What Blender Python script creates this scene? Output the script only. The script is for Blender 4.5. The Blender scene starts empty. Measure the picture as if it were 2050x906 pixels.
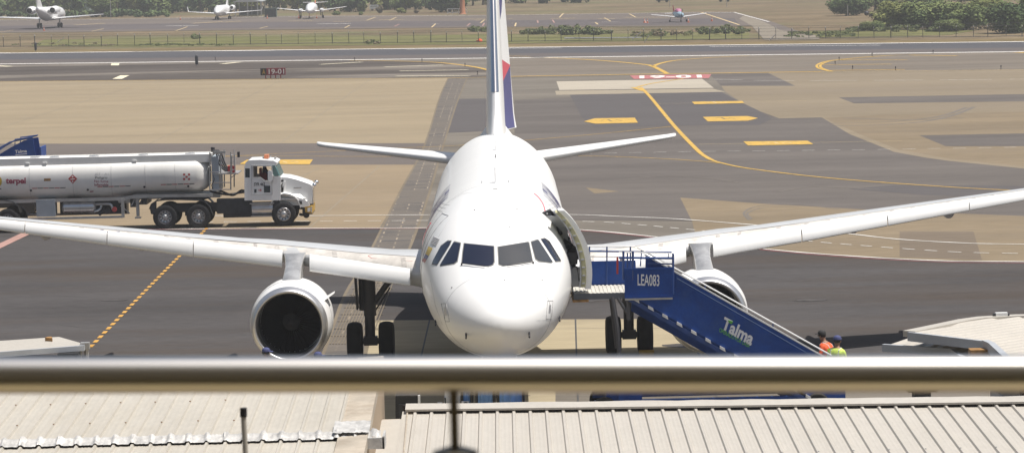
import bpy, bmesh, math, random
from mathutils import Vector, Matrix, geometry
from mathutils.bvhtree import BVHTree
random.seed(7)
R = math.radians
sc = bpy.context.scene
COL = sc.collection

# ------------------------------------------------------------------ camera
F, CX, CY, H = 6346.96, 1025.0, 453.0, 11.775
PITCH, ROLL, YAW = 0.0856, 0.0240, 0.0022
fwd0 = Vector((math.sin(YAW), math.cos(YAW), 0))
rt0 = Vector((math.cos(YAW), -math.sin(YAW), 0))
fwd = (fwd0 * math.cos(PITCH) + Vector((0, 0, -1)) * math.sin(PITCH)).normalized()
up0 = rt0.cross(fwd).normalized()
rt = rt0 * math.cos(ROLL) - up0 * math.sin(ROLL)
up = rt0 * math.sin(ROLL) + up0 * math.cos(ROLL)
EYE = Vector((0, 0, H))

def ray(u, v):
    return (fwd + rt * ((u - CX) / F) - up * ((v - CY) / F))
def G(u, v, z=0.0):                       # point of the level z seen at a photograph position
    d = ray(u, v)
    if d.z > -0.004: d = Vector((d.x, d.y, -0.004))
    return EYE + d * ((z - H) / d.z)
def PY(u, v, Y):                          # point at distance Y
    d = ray(u, v)
    return EYE + d * (Y / d.y)
def PP(u, v, z0, Y0, k):                  # point on the sloping roof z = z0 + k (Y - Y0)
    d = ray(u, v)
    t = (z0 - k * Y0 - H) / (d.z - k * d.y)
    return EYE + d * t

# ------------------------------------------------------------------ materials
def s2l(c):
    c /= 255.0
    return c / 12.92 if c <= 0.04045 else ((c + 0.055) / 1.055) ** 2.4
def C(r, g, b, k=1.88):
    return (min(.85, s2l(r) / k), min(.85, s2l(g) / k), min(.85, s2l(b) / k))

def mat(name, col, rough=.6, metal=0.0, var=0.0, scale=3.0, stretch=(1, 1, 1), fine=0.0, fscale=40.0, coat=0.0,
        bump=0.0, alpha=None, emit=None, dirt=None, detail=6, lo=.35, hi=.65, spec=.5):
    m = bpy.data.materials.new(name); m.use_nodes = True
    nt = m.node_tree; N = nt.nodes; L = nt.links
    b = N['Principled BSDF']
    b.inputs['Roughness'].default_value = rough
    b.inputs['Metallic'].default_value = metal
    b.inputs['Specular IOR Level'].default_value = spec
    b.inputs['Coat Weight'].default_value = coat
    b.inputs['Coat Roughness'].default_value = .06
    b.inputs['Base Color'].default_value = (*col, 1)
    if var or fine or bump or dirt:
        geo = N.new('ShaderNodeNewGeometry')
        mp = N.new('ShaderNodeMapping'); mp.inputs['Scale'].default_value = stretch
        L.new(geo.outputs['Position'], mp.inputs['Vector'])
        n1 = N.new('ShaderNodeTexNoise'); n1.inputs['Scale'].default_value = scale; n1.inputs['Detail'].default_value = detail
        n1.inputs['Roughness'].default_value = .62
        L.new(mp.outputs[0], n1.inputs['Vector'])
        mr = N.new('ShaderNodeMapRange'); mr.inputs['From Min'].default_value = lo; mr.inputs['From Max'].default_value = hi
        mr.inputs['To Min'].default_value = 1 - var; mr.inputs['To Max'].default_value = 1 + var
        L.new(n1.outputs['Fac'], mr.inputs['Value'])
        n2 = N.new('ShaderNodeTexNoise'); n2.inputs['Scale'].default_value = fscale; n2.inputs['Detail'].default_value = 3
        L.new(mp.outputs[0], n2.inputs['Vector'])
        mr2 = N.new('ShaderNodeMapRange'); mr2.inputs['From Min'].default_value = .3; mr2.inputs['From Max'].default_value = .7
        mr2.inputs['To Min'].default_value = 1 - fine; mr2.inputs['To Max'].default_value = 1 + fine
        L.new(n2.outputs['Fac'], mr2.inputs['Value'])
        mul = N.new('ShaderNodeMath'); mul.operation = 'MULTIPLY'
        L.new(mr.outputs[0], mul.inputs[0]); L.new(mr2.outputs[0], mul.inputs[1])
        vm = N.new('ShaderNodeVectorMath'); vm.operation = 'SCALE'
        vm.inputs[0].default_value = col
        L.new(mul.outputs[0], vm.inputs['Scale'])
        out = vm.outputs[0]
        if dirt:                                       # dirt = (colour, amount, scale)
            dc, da, ds = dirt
            n3 = N.new('ShaderNodeTexNoise'); n3.inputs['Scale'].default_value = ds; n3.inputs['Detail'].default_value = 8
            n3.inputs['Roughness'].default_value = .7
            L.new(mp.outputs[0], n3.inputs['Vector'])
            mr3 = N.new('ShaderNodeMapRange'); mr3.inputs['From Min'].default_value = .48; mr3.inputs['From Max'].default_value = .72
            mr3.inputs['To Max'].default_value = da
            L.new(n3.outputs['Fac'], mr3.inputs['Value'])
            mx = N.new('ShaderNodeMix'); mx.data_type = 'RGBA'
            L.new(mr3.outputs[0], mx.inputs[0]); L.new(out, mx.inputs[6]); mx.inputs[7].default_value = (*dc, 1)
            out = mx.outputs[2]
        L.new(out, b.inputs['Base Color'])
        if bump:
            bp = N.new('ShaderNodeBump'); bp.inputs['Strength'].default_value = bump; bp.inputs['Distance'].default_value = .02
            L.new(n2.outputs['Fac'], bp.inputs['Height']); L.new(bp.outputs[0], b.inputs['Normal'])
    if alpha is not None:
        b.inputs['Alpha'].default_value = alpha
    if emit:
        b.inputs['Emission Color'].default_value = (*emit, 1); b.inputs['Emission Strength'].default_value = 1
    return m

ST = (.22, 1, 1)      # streaks run across the picture (along X)
M = {}
def gm(name, rgb, **k):
    k = {**dict(rough=.9, var=.10, scale=.12, stretch=ST, fine=.08, fscale=3.0, spec=.08), **k}
    M[name] = mat(name, C(*rgb), **k)
gm('apron_asphalt', (145, 138, 128), var=.22, scale=.10, dirt=((.11, .095, .08), .45, .07))
gm('concrete_pale', (183, 167, 140), var=.09, scale=.14, dirt=((.19, .16, .12), .4, .1))
gm('concrete_pale2', (176, 158, 132), var=.07, dirt=((.18, .15, .12), .3, .08))
gm('asphalt_strip', (132, 124, 119), var=.05)
gm('asphalt_dark', (98, 95, 95), var=.17, scale=.22, fine=.15, fscale=8, dirt=((.066, .052, .042), .95, .13))
gm('asphalt_mid', (124, 118, 114), var=.12, dirt=((.17, .15, .13), .35, .06))
gm('asphalt_block', (116, 112, 112), var=.06)
gm('concrete_brown', (168, 154, 132), var=.14, dirt=((.12, .10, .085), .45, .06))
gm('concrete_brown2', (161, 145, 121), var=.12, fine=.12, dirt=((.13, .11, .09), .4, .1))
gm('concrete_bare', (215, 205, 188), var=.06)
gm('concrete_bare2', (192, 180, 160), var=.06)
gm('concrete_stand', (204, 190, 160), var=.07, scale=.3, dirt=((.14, .12, .10), .5, .12))
gm('shoulder', (147, 137, 125), var=.14, scale=.15, dirt=((.12, .11, .10), .6, .09))
gm('shoulder_dark', (106, 99, 94), var=.2, scale=.15, dirt=((.36, .32, .27), .9, .055))
gm('runway_asphalt', (123, 116, 114), var=.06, scale=.06)
gm('runway_rubber', (105, 105, 110), var=.06, scale=.06)
gm('far_asphalt', (120, 113, 113), var=.08, scale=.05)
gm('far_asphalt2', (135, 125, 118), var=.08, scale=.05)
gm('gravel_road', (165, 155, 140), var=.1)
gm('dry_grass', (143, 126, 100), var=.25, scale=.12, fine=.2, fscale=1.5, stretch=(.3, .3, .3), dirt=((.10, .13, .05), .7, .09))
gm('dry_grass2', (146, 128, 92), var=.15, scale=.2, fine=.2, fscale=1.5, stretch=(.3, .3, .3))
gm('green_grass', (132, 132, 82), var=.22, scale=.3, fine=.25, fscale=2.5, stretch=(.25, .6, .3), dirt=((.17, .14, .09), .9, .14))
gm('drain_concrete', (152, 140, 122), var=.1)
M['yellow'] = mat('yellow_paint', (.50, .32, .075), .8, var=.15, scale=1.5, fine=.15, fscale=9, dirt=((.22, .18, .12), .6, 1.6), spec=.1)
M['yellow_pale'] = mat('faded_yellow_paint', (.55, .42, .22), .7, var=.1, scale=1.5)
M['cream'] = mat('cream_paint', (.68, .62, .45), .7, var=.1, scale=.8)
M['white_paint'] = mat('white_road_paint', (.66, .64, .60), .8, var=.08, scale=1.0, dirt=((.4, .37, .33), .35, 1.2))
M['red_paint'] = mat('red_road_paint', (.36, .12, .12), .7, var=.15, scale=1.0)
M['pink_paint'] = mat('worn_red_paint', (.34, .20, .17), .8, var=.15, scale=1.0)
M['black_paint'] = mat('black_paint', (.05, .05, .05), .7)

# ------------------------------------------------------------------ mesh helpers
class MB:
    def __init__(s): s.v = []; s.f = []; s.m = []; s.mi = 0
    def add(s, vs, fs):
        o = len(s.v); s.v += [Vector(v) for v in vs]
        for f in fs: s.f.append([i + o for i in f]); s.m.append(s.mi)
        return s
    def box(s, x0, x1, y0, y1, z0, z1, M4=None):
        vs = [Vector((x, y, z)) for z in (z0, z1) for y in (y0, y1) for x in (x0, x1)]
        if M4: vs = [M4 @ v for v in vs]
        return s.add(vs, [(0, 2, 3, 1), (4, 5, 7, 6), (0, 1, 5, 4), (2, 6, 7, 3), (0, 4, 6, 2), (1, 3, 7, 5)])
    def loft(s, rings, cap=True, closed=True):
        n = len(rings[0]); vs = [v for r in rings for v in r]; fs = []
        for i in range(len(rings) - 1):
            for j in range(n if closed else n - 1):
                k = (j + 1) % n
                fs.append((i * n + j, i * n + k, (i + 1) * n + k, (i + 1) * n + j))
        if cap and closed:
            fs.append(tuple(range(n))[::-1]); fs.append(tuple(range((len(rings) - 1) * n, len(rings) * n)))
        return s.add(vs, fs)
    def tube(s, pts, r, n=10, cap=True, r2=None):
        pts = [Vector(p) for p in pts]; rings = []
        for i, p in enumerate(pts):
            a = pts[max(0, i - 1)]; b = pts[min(len(pts) - 1, i + 1)]
            t = (b - a).normalized()
            ref = Vector((0, 0, 1)) if abs(t.z) < .9 else Vector((0, 1, 0))
            e1 = t.cross(ref).normalized(); e2 = t.cross(e1)
            rr = r if r2 is None else r + (r2 - r) * i / (len(pts) - 1)
            rings.append([p + (e1 * math.cos(6.28318 * k / n) + e2 * math.sin(6.28318 * k / n)) * rr for k in range(n)])
        return s.loft(rings, cap)
    def bar(s, a, b, w, h=None):
        h = h or w; a = Vector(a); b = Vector(b); t = (b - a).normalized()
        ref = Vector((0, 0, 1)) if abs(t.z) < .9 else Vector((0, 1, 0))
        e1 = t.cross(ref).normalized() * w / 2; e2 = t.cross(e1.normalized()) * h / 2
        return s.loft([[p + e1 + e2, p - e1 + e2, p - e1 - e2, p + e1 - e2] for p in (a, b)])
    def lathe(s, prof, c, axis='Y', n=32, cap=True):      # prof = [(along, radius)]
        c = Vector(c); rings = []
        for a, r in prof:
            ring = []
            for k in range(n):
                th = 2 * math.pi * k / n; p = math.cos(th) * r; q = math.sin(th) * r
                ring.append(c + (Vector((a, p, q)) if axis == 'X' else Vector((p, a, q)) if axis == 'Y' else Vector((p, q, a))))
            rings.append(ring)
        return s.loft(rings, cap)
    def prism(s, pts, d):                                   # polygon extruded along vector d
        pts = [Vector(p) for p in pts]; d = Vector(d); n = len(pts)
        return s.add(pts + [p + d for p in pts],
                     [tuple(range(n))[::-1], tuple(range(n, 2 * n))] + [(i, (i + 1) % n, n + (i + 1) % n, n + i) for i in range(n)])
    def each(s, name, mats, parent=None, **k):            # every loose piece an object of its own
        par = list(range(len(s.v)))
        def fnd(a):
            while par[a] != a: par[a] = par[par[a]]; a = par[a]
            return a
        for f in s.f:
            for i in f[1:]: par[fnd(i)] = fnd(f[0])
        comp = {}
        for f, mi in zip(s.f, s.m): comp.setdefault(fnd(f[0]), []).append((f, mi))
        out = []
        for fs in comp.values():
            m = MB(); idx = {}
            for f, mi in fs:
                m.mi = mi; g = []
                for i in f:
                    if i not in idx: idx[i] = len(m.v); m.v.append(s.v[i])
                    g.append(idx[i])
                m.f.append(g); m.m.append(mi)
            out.append(m.build(name, mats, parent, **k))
        return out
    def sphere(s, c, r, n=12, m=8, sc3=(1, 1, 1)):
        c = Vector(c); rings = []
        for i in range(1, m):
            ph = math.pi * i / m
            rings.append([c + Vector((math.sin(ph) * math.cos(6.28318 * k / n) * r * sc3[0], math.sin(ph) * math.sin(6.28318 * k / n) * r * sc3[1], math.cos(ph) * r * sc3[2])) for k in range(n)])
        return s.loft(rings, True)
    def holed(s, outer, holes, d):                          # plate with holes, extruded along d
        bm = bmesh.new(); es = []
        for loop in [outer] + holes:
            vs = [bm.verts.new(p) for p in loop]
            for i in range(len(vs)): es.append(bm.edges.new((vs[i], vs[(i + 1) % len(vs)])))
        bmesh.ops.triangle_fill(bm, use_beauty=True, use_dissolve=False, edges=es)
        ret = bmesh.ops.extrude_face_region(bm, geom=list(bm.faces))
        bmesh.ops.translate(bm, vec=Vector(d), verts=[g for g in ret['geom'] if isinstance(g, bmesh.types.BMVert)])
        bmesh.ops.recalc_face_normals(bm, faces=bm.faces)
        bm.verts.index_update()
        s.add([v.co.copy() for v in bm.verts], [tuple(v.index for v in f.verts) for f in bm.faces]); bm.free()
        return s
    def build(s, name, mats, parent=None, smooth=True, world=True, ang=35, origin=None, recalc=True):
        if not isinstance(mats, (list, tuple)): mats = [mats]
        off = Vector((0, 0, 0))
        if parent is not None and world: off = world_loc(parent)
        elif parent is None:
            if origin is None:
                n = max(1, len(s.v)); zmin = min(v.z for v in s.v)
                off = Vector((sum(v.x for v in s.v) / n, sum(v.y for v in s.v) / n, zmin))
            else: off = Vector(origin)
        me = bpy.data.meshes.new(name)
        me.from_pydata([v - off for v in s.v], [], s.f)
        for m_ in mats: me.materials.append(m_)
        if len(mats) > 1:
            for p, i in zip(me.polygons, s.m): p.material_index = i
        if recalc:
            bm = bmesh.new(); bm.from_mesh(me); bmesh.ops.recalc_face_normals(bm, faces=bm.faces); bm.to_mesh(me); bm.free()
        if smooth:
            me.polygons.foreach_set('use_smooth', [True] * len(me.polygons)); me.set_sharp_from_angle(angle=R(ang))
        me.update()
        o = bpy.data.objects.new(name, me); COL.objects.link(o)
        if parent is not None: o.parent = parent
        else: o.location = off
        return o
def world_loc(o):
    p = Vector((0, 0, 0))
    while o is not None: p = p + o.location; o = o.parent
    return p
def tag(o, label=None, cat=None, group=None, kind=None):
    if label: o['label'] = label
    if cat: o['category'] = cat
    if group: o['group'] = group
    if kind: o['kind'] = kind
    return o
def thing(name, label, cat, loc, group=None, rz=0):
    o = bpy.data.objects.new(name, None); COL.objects.link(o); o.location = loc; o.rotation_euler = (0, 0, rz)
    return tag(o, label, cat, group)
def copy_tree(o, parent=None):
    c = o.copy(); COL.objects.link(c); c.parent = parent
    for ch in list(o.children): copy_tree(ch, c)
    return c
def text_bm(txt, size=1.0, bold=0.0, slices=6, spacing=1.0, xs=1.0):
    cu = bpy.data.curves.new('t', 'FONT'); cu.body = txt; cu.size = 1; cu.offset = bold; cu.space_character = spacing
    cu.resolution_u = 4
    ob = bpy.data.objects.new('t', cu); COL.objects.link(ob)
    dg = bpy.context.evaluated_depsgraph_get(); dg.update()
    me = bpy.data.meshes.new_from_object(ob.evaluated_get(dg))
    bm = bmesh.new(); bm.from_mesh(me)
    bpy.data.objects.remove(ob); bpy.data.curves.remove(cu)
    x0 = min(v.co.x for v in bm.verts); x1 = max(v.co.x for v in bm.verts)
    y0 = min(v.co.y for v in bm.verts); y1 = max(v.co.y for v in bm.verts)
    for v in bm.verts: v.co = Vector(((v.co.x - x0) / (x1 - x0), (v.co.y - y0) / (y1 - y0), 0))   # unit box
    for k in range(1, slices):
        bmesh.ops.bisect_plane(bm, geom=list(bm.verts) + list(bm.edges) + list(bm.faces), plane_co=(0, k / slices, 0), plane_no=(0, 1, 0))
    bpy.data.meshes.remove(me)
    return bm
def text_obj(name, txt, mapf, m, parent, bold=.02, slices=1, spacing=1.0):   # mapf(a,b) with a,b in 0..1 -> world point
    bm = text_bm(txt, bold=bold, slices=slices, spacing=spacing)
    mb = MB(); bm.verts.index_update()
    mb.add([mapf(v.co.x, v.co.y) for v in bm.verts], [tuple(v.index for v in f.verts) for f in bm.faces]); bm.free()
    return mb.build(name, m, parent, smooth=False, recalc=False)
def quad_map(p00, p10, p01, p11):
    p00, p10, p01, p11 = map(Vector, (p00, p10, p01, p11))
    return lambda a, b: (p00 * (1 - a) * (1 - b) + p10 * a * (1 - b) + p01 * (1 - a) * b + p11 * a * b)
def curve_pts(pts, n=8):                                    # Catmull-Rom through points
    out = []
    P = [Vector(p) for p in pts]; P = [P[0]] + P + [P[-1]]
    for i in range(1, len(P) - 2):
        for k in range(n):
            t = k / n
            out.append(.5 * ((2 * P[i]) + (-P[i - 1] + P[i + 1]) * t + (2 * P[i - 1] - 5 * P[i] + 4 * P[i + 1] - P[i + 2]) * t * t + (-P[i - 1] + 3 * P[i] - 3 * P[i + 1] + P[i + 2]) * t ** 3))
    out.append(P[-2]); return out

# ------------------------------------------------------------------ ground
def sheet(name, px, m, z, smooth=False):
    mb = MB(); pts = [G(u, v, z) for u, v in px]
    mb.add(pts, [tuple(range(len(pts)))])
    me_o = mb.build(name, m, None, smooth=False, origin=(0, 0, 0), recalc=False)
    bm = bmesh.new(); bm.from_mesh(me_o.data); bmesh.ops.triangulate(bm, faces=bm.faces)
    for f in bm.faces:
        if f.normal.z < 0: f.normal_flip()
    bm.to_mesh(me_o.data); bm.free()
    return tag(me_o, kind='structure')
def stripe(name, px, w, m, z, smoothn=0, dash=None, world=False, wob=0):
    P = [G(u, v, z) for u, v in px] if not world else [Vector(p) for p in px]
    if smoothn: P = curve_pts(P, smoothn)
    mb = MB()
    segs = []
    if dash:
        on, period = dash; L = [0]
        for i in range(1, len(P)): L.append(L[-1] + (P[i] - P[i - 1]).length)
        def at(d):
            for i in range(1, len(L)):
                if d <= L[i]: t = (d - L[i - 1]) / max(1e-6, L[i] - L[i - 1]); return P[i - 1].lerp(P[i], t)
            return P[-1]
        d = 0
        while d < L[-1]: segs.append([at(d), at(min(L[-1], d + on))]); d += period
    else: segs = [P]
    for S in segs:
        a, b = [], []
        for i, p in enumerate(S):
            t = (S[min(len(S) - 1, i + 1)] - S[max(0, i - 1)]).normalized(); n = Vector((-t.y, t.x, 0)) * w / 2
            k = 1 + wob * math.sin(i * 1.7)
            a.append(p + n * k); b.append(p - n * k)
        mb.loft([[x, y] for x, y in zip(b, a)], cap=False, closed=False)
    o = mb.build(name, m, None, smooth=False, origin=(0, 0, 0), recalc=False)
    for p in o.data.polygons:
        if p.normal.z < 0: p.flip()
    return tag(o, kind='structure')

mb = MB(); mb.add([(-2500, -300, -.05), (2500, -300, -.05), (2500, 4000, -.05), (-2500, 4000, -.05)], [(0, 1, 2, 3)])
tag(mb.build('ground', M['dry_grass'], None, smooth=False, origin=(0, 0, 0)), kind='structure')
sheet('apron', [(-900, 175), (-500, 140), (0, 129), (520, 122.5), (977, 116.5), (1530, 110), (2048, 103.8), (2700, 96), (9000, 2500), (-7500, 2500)], M['apron_asphalt'], 0)
z = .004
sheet('concrete_apron', [(-700, 176), (0, 163), (500, 158.6), (905, 156.5), (880, 222), (853, 287), (-700, 289)], M['concrete_pale'], z)
sheet('asphalt_strip', [(-700, 288.5), (853, 286.5), (834, 330), (-700, 331)], M['asphalt_strip'], z + .001)
sheet('concrete_apron', [(-700, 330.5), (834, 329.5), (760, 456), (160, 459), (-700, 480)], M['concrete_pale2'], z + .002)
sheet('asphalt_apron', [(-1500, 500), (-300, 466), (180, 459), (470, 457.5), (852, 456), (1160, 459.5), (1350, 478), (1515, 497), (1663, 510), (1865, 521.6), (2048, 524), (2700, 526), (4600, 1500), (-2500, 1500)], M['asphalt_dark'], z)
sheet('asphalt_apron', [(1030, 200), (1140, 195), (1440, 183), (1500, 215), (1560, 237), (1645, 235), (1700, 268), (1790, 304), (1850, 315), (1900, 322), (2048, 337), (2700, 352), (2700, 445), (2048, 432), (1730, 419), (1521, 407), (1345, 394), (1150, 388), (1030, 380)], M['asphalt_mid'], z)
sheet('asphalt_patch', [(1141, 190), (1444, 184), (1480, 203), (1520, 222), (1545, 238), (1520, 250), (1380, 251), (1190, 254), (1165, 235)], M['asphalt_block'], z + .004)
sheet('asphalt_patch', [(918, 198), (985, 197), (985, 262), (893, 266)], M['asphalt_block'], z + .004)
sheet('asphalt_patch', [(1100, 330), (1290, 345), (1360, 392), (1385, 442), (1100, 440)], M['asphalt_mid'], z + .004)
sheet('asphalt_patch', [(1700, 378), (1790, 370), (2060, 372), (2400, 380), (2400, 396), (2060, 397), (1850, 390)], M['asphalt_block'], z + .004)
sheet('worn_patch', [(1173, 375), (1240, 383), (1190, 387)], M['concrete_brown2'], z + .005)
sheet('concrete_apron', [(1537, 146), (2048, 139.5), (2700, 133), (2700, 352), (2048, 337), (1900, 322), (1850, 315), (1790, 304), (1700, 268), (1645, 235), (1560, 237), (1500, 215), (1452, 184), (1444, 172), (1592, 172)], M['concrete_brown'], z + .001)
sheet('concrete_apron', [(1650, 236), (1760, 230), (2048, 224), (2700, 215), (2700, 340), (2048, 333), (1905, 318), (1800, 300), (1720, 268)], M['concrete_brown2'], z + .002)
sheet('asphalt_patch', [(1420, 148), (1537, 146), (1592, 172), (1444, 172)], M['asphalt_mid'], z + .001)
sheet('asphalt_strip', [(1679, 195), (2048, 188.5), (2700, 178), (2700, 192), (2048, 203), (1710, 207)], M['asphalt_mid'], z + .004)
sheet('asphalt_strip', [(1841, 271), (2048, 267), (2700, 256), (2700, 280), (2048, 292.5), (1893, 292.5)], M['asphalt_mid'], z + .004)
sheet('concrete_apron', [(1345, 394), (1521, 407), (1730, 419), (2048, 432), (2700, 446), (2700, 527), (2048, 523), (1865, 520.6), (1663, 509), (1515, 496), (1395, 482), (1385, 440)], M['concrete_brown2'], z + .002)
gm('patch_soft', (141, 128, 113), var=.1)
sheet('asphalt_patch', [(1801, 463), (1949, 463), (1966, 520), (1801, 514)], M['patch_soft'], z + .004)
sheet('concrete_patch', [(1114, 163), (1406, 158), (1429, 176), (1120, 180.5)], M['concrete_bare'], z + .003)
sheet('concrete_patch', [(1111, 182), (1427, 177.5), (1452, 184), (1114, 190)], M['concrete_bare2'], z + .003)
sheet('taxiway_shoulder', [(1015, 116), (1530, 110), (2048, 103.8), (2700, 96), (2700, 133), (2048, 139.5), (1530, 145.5), (1275, 149), (1015, 153)], M['shoulder'], z)
sheet('taxiway_shoulder', [(-700, 137), (0, 129), (520, 122.5), (740, 120.5), (880, 124), (930, 130.5), (976, 139), (985, 145), (985, 154), (500, 158.6), (0, 163), (-700, 176)], M['shoulder_dark'], z + .001)
sheet('asphalt_apron', [(1000, 772), (3000, 760), (3400, 1500), (1000, 1500)], M['apron_asphalt'], z + .002)
sheet('concrete_stand', [(690, 641), (1400, 637), (1420, 722), (1440, 765), (1112, 775), (1112, 1500), (-700, 1500), (-300, 735), (690, 722)], M['concrete_stand'], z + .004)
for a, b in (((1152, 637), (1160, 900)), ((860, 640), (800, 900)), ((1370, 640), (1480, 900)), ((700, 660), (1410, 655))):
    stripe('slab_joint', [a, b], .05, M['black_paint'], z + .006)
# runway
def rw(u, which):      # near and far edge rows
    return {'n': 128.3 - u * .0121, 'f': 106.6 - u * .0113}[which]
sheet('runway', [(-700, rw(-700, 'n')), (2700, rw(2700, 'n')), (2700, rw(2700, 'f')), (-700, rw(-700, 'f'))], M['runway_asphalt'], .002)
sheet('runway_wheel_track', [(-700, rw(-700, 'n') - 9), (2700, rw(2700, 'n') - 8), (2700, rw(2700, 'f')), (-700, rw(-700, 'f'))], M['runway_rubber'], .004)
stripe('runway_edge_line', [(-700, rw(-700, 'n')), (2700, rw(2700, 'n'))], 1.6, M['white_paint'], .02)
stripe('runway_edge_line', [(-700, rw(-700, 'f')), (2700, rw(2700, 'f'))], 1.7, M['white_paint'], .02)
stripe('runway_centre_line', [(-700, 112), (2700, 82.5)], .6, M['white_paint'], .02, dash=(22, 42))
# far side
sheet('grass_verge', [(-700, 108), (0, 100.5), (1025, 89.5), (2048, 77.5), (2700, 70), (2700, 74), (2048, 83), (1025, 95), (0, 106), (-700, 113)], M['dry_grass2'], -.02)
sheet('grass', [(90, 79), (500, 73), (975, 69), (1500, 64), (1500, 78), (975, 88.5), (400, 94), (60, 93)], M['green_grass'], -.02)
sheet('grass', [(1650, 62), (1900, 58), (1960, 60), (1900, 70), (1680, 74), (1560, 76), (1560, 64)], M['green_grass'], -.02)
sheet('far_apron', [(-500, 72), (0, 66), (520, 59.7), (977, 54.6), (1504, 51.7), (1548, 72), (1620, 70), (1535, 40), (1470, 24.5), (1414, 24.5), (977, 31), (576, 32.5), (200, 38.5), (-500, 45)], M['far_asphalt2'], 0)
sheet('far_apron_lane', [(-500, 68), (0, 62), (520, 56), (977, 52), (1480, 49), (1470, 37), (977, 41.5), (520, 45), (0, 52), (-500, 58)], M['far_asphalt'], .012)
sheet('gravel_track', [(1505, 52), (1530, 80), (1640, 79), (1640, 72), (1560, 60), (1530, 44), (1490, 30), (1480, 38)], M['gravel_road'], .008)
stripe('apron_edge_line', [(-500, 45), (200, 38.8), (576, 33), (977, 31), (1414, 24.8), (1470, 25)], .8, M['white_paint'], .03)
stripe('apron_edge_line', [(1470, 25), (1500, 33), (1540, 44)], .3, M['white_paint'], .03)
stripe('apron_edge_line', [(1404, 25), (1480, 50)], .35, M['yellow_pale'], .03)
Y_, W_, K_ = 'yellow', 'white_paint', 'pink_paint'
for (u0, v0, u1, v1, w, c) in [(150, 50.5, 210, 46.8, 1.2, Y_), (183, 63, 208, 57.5, .24, Y_), (0, 64.5, 28, 60.5, .24, Y_), (332, 52, 398, 51.5, 1.2, W_), (352, 62, 376, 53.5, .24, Y_),
        (385, 47, 445, 43.5, 1.5, Y_), (450, 44.5, 483, 42.5, 1.0, Y_), (520, 57, 536, 53, .24, Y_), (576, 42.2, 625, 41.7, 1.2, Y_), (635, 48, 700, 47.5, 1.2, W_), (667, 43.5, 703, 43, 1.2, Y_),
        (720, 41, 752, 40.5, .24, Y_), (734, 41, 752, 34.5, .24, Y_), (758, 40, 808, 39.5, 1.0, Y_), (780, 41, 794, 34.5, .24, Y_), (690, 56, 700, 51, .24, Y_), (864, 55, 872, 48, .24, Y_), (864, 48, 880, 48, .24, W_),
        (928, 38.5, 976, 38.2, 1.2, Y_), (950, 40.6, 976, 40.4, 1.0, Y_), (962, 46, 970, 40, .24, Y_), (772, 53.5, 796, 53, .24, K_), (790, 53, 799, 48.5, .24, K_), (815, 46, 850, 45.5, .24, K_), (935, 52, 941, 47, .24, K_), (966, 52, 970, 46, .24, K_),
        (1104, 37, 1152, 36.7, 1.2, Y_), (1120, 35, 1128, 27, .24, Y_), (1024, 47, 1040, 46, .24, Y_), (1031, 53, 1033, 46, .24, Y_), (1196, 38, 1232, 37.8, 1.0, Y_), (1210, 36, 1223, 43, .24, Y_), (1205, 44, 1242, 44, .24, W_), (1184, 45.7, 1202, 45.5, .24, Y_), (1192, 45, 1197, 49, .24, Y_),
        (1248, 35, 1345, 34.5, 1.0, Y_), (1260, 28, 1272, 34.5, .24, Y_), (1024, 37.5, 1020, 37.5, 1, Y_), (1106, 40, 1110, 46, .24, K_), (1290, 40, 1294, 46.5, .24, K_), (1076, 41, 1077, 46, .24, K_)]:
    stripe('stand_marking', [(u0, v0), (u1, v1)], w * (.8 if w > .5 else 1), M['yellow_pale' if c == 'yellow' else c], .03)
# taxiway and apron markings
zz = .020
stripe('taxiway_edge_line', [(-700, 176), (0, 163.3), (500, 158.8), (930, 155.8), (1000, 153.5)], .35, M['yellow'], zz)
stripe('taxiway_edge_line', [(1000, 153.5), (1275, 148.7), (1400, 147), (1530, 145), (1645, 143.2)], .9, M['yellow'], zz)
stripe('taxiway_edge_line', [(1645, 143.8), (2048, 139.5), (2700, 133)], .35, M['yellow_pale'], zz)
stripe('taxiway_curve', [(700, 121), (760, 121.5), (830, 123.3), (880, 125.5), (930, 131), (960, 136), (980, 141)], .5, M['yellow'], zz, 5)
stripe('taxiway_curve', [(1060, 114.9), (1120, 116.5), (1207, 121.5), (1284, 128.5), (1307.6, 133), (1336, 147.5)], .5, M['yellow'], zz, 6)
stripe('taxiway_curve', [(1307.6, 133), (1323, 126.7), (1362, 120), (1452, 113.8), (1500, 112)], .5, M['yellow'], zz, 6)
for off in (0, 7):
    stripe('island_outline', [(1860, 108.5), (1809, 109.9), (1746 + off, 113.2), (1682 + off, 119), (1655 + off, 122.5), (1640 + off, 127.5), (1635 + off, 132), (1640 + off, 137.3), (1662 + off * .6, 143)], .26, M['yellow'], zz, 6)
for a, b, w, c in (((1685, 120), (1816, 120), .6, Y_), ((1644, 130), (1784, 128.5), .6, Y_), ((1652, 141.2), (1811, 139.3), .7, Y_), ((1822, 110.5), (1916, 111.7), .7, Y_), ((2036, 104.8), (2100, 106), 1.5, Y_),
                   ((641, 129), (725, 124.3), .8, 'cream'), ((769, 134), (887, 130), .7, 'cream'), ((800, 142), (938, 139.7), .7, 'cream'), ((793, 152.4), (940, 152), .7, 'cream'),
                   ((445, 128), (480, 124.4), .9, 'cream'), ((-10, 131.5), (20, 133), .9, 'cream'), ((1060, 113), (1000, 112), .4, Y_)):
    stripe('hatching_stripe', [a, b], w, M[c], zz)
sheet('painted_block', [(225, 158), (241, 151), (259, 151), (244, 158)], M['cream'], zz)
sheet('painted_block', [(222, 131), (223, 127), (239, 126.6), (238, 131)], M['cream'], zz)
stripe('lead_in_line', [(1283, 175), (1300, 192), (1325, 222), (1350, 252), (1380, 284), (1405, 308), (1425, 320)], .28, M['yellow'], zz, 5)
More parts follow.
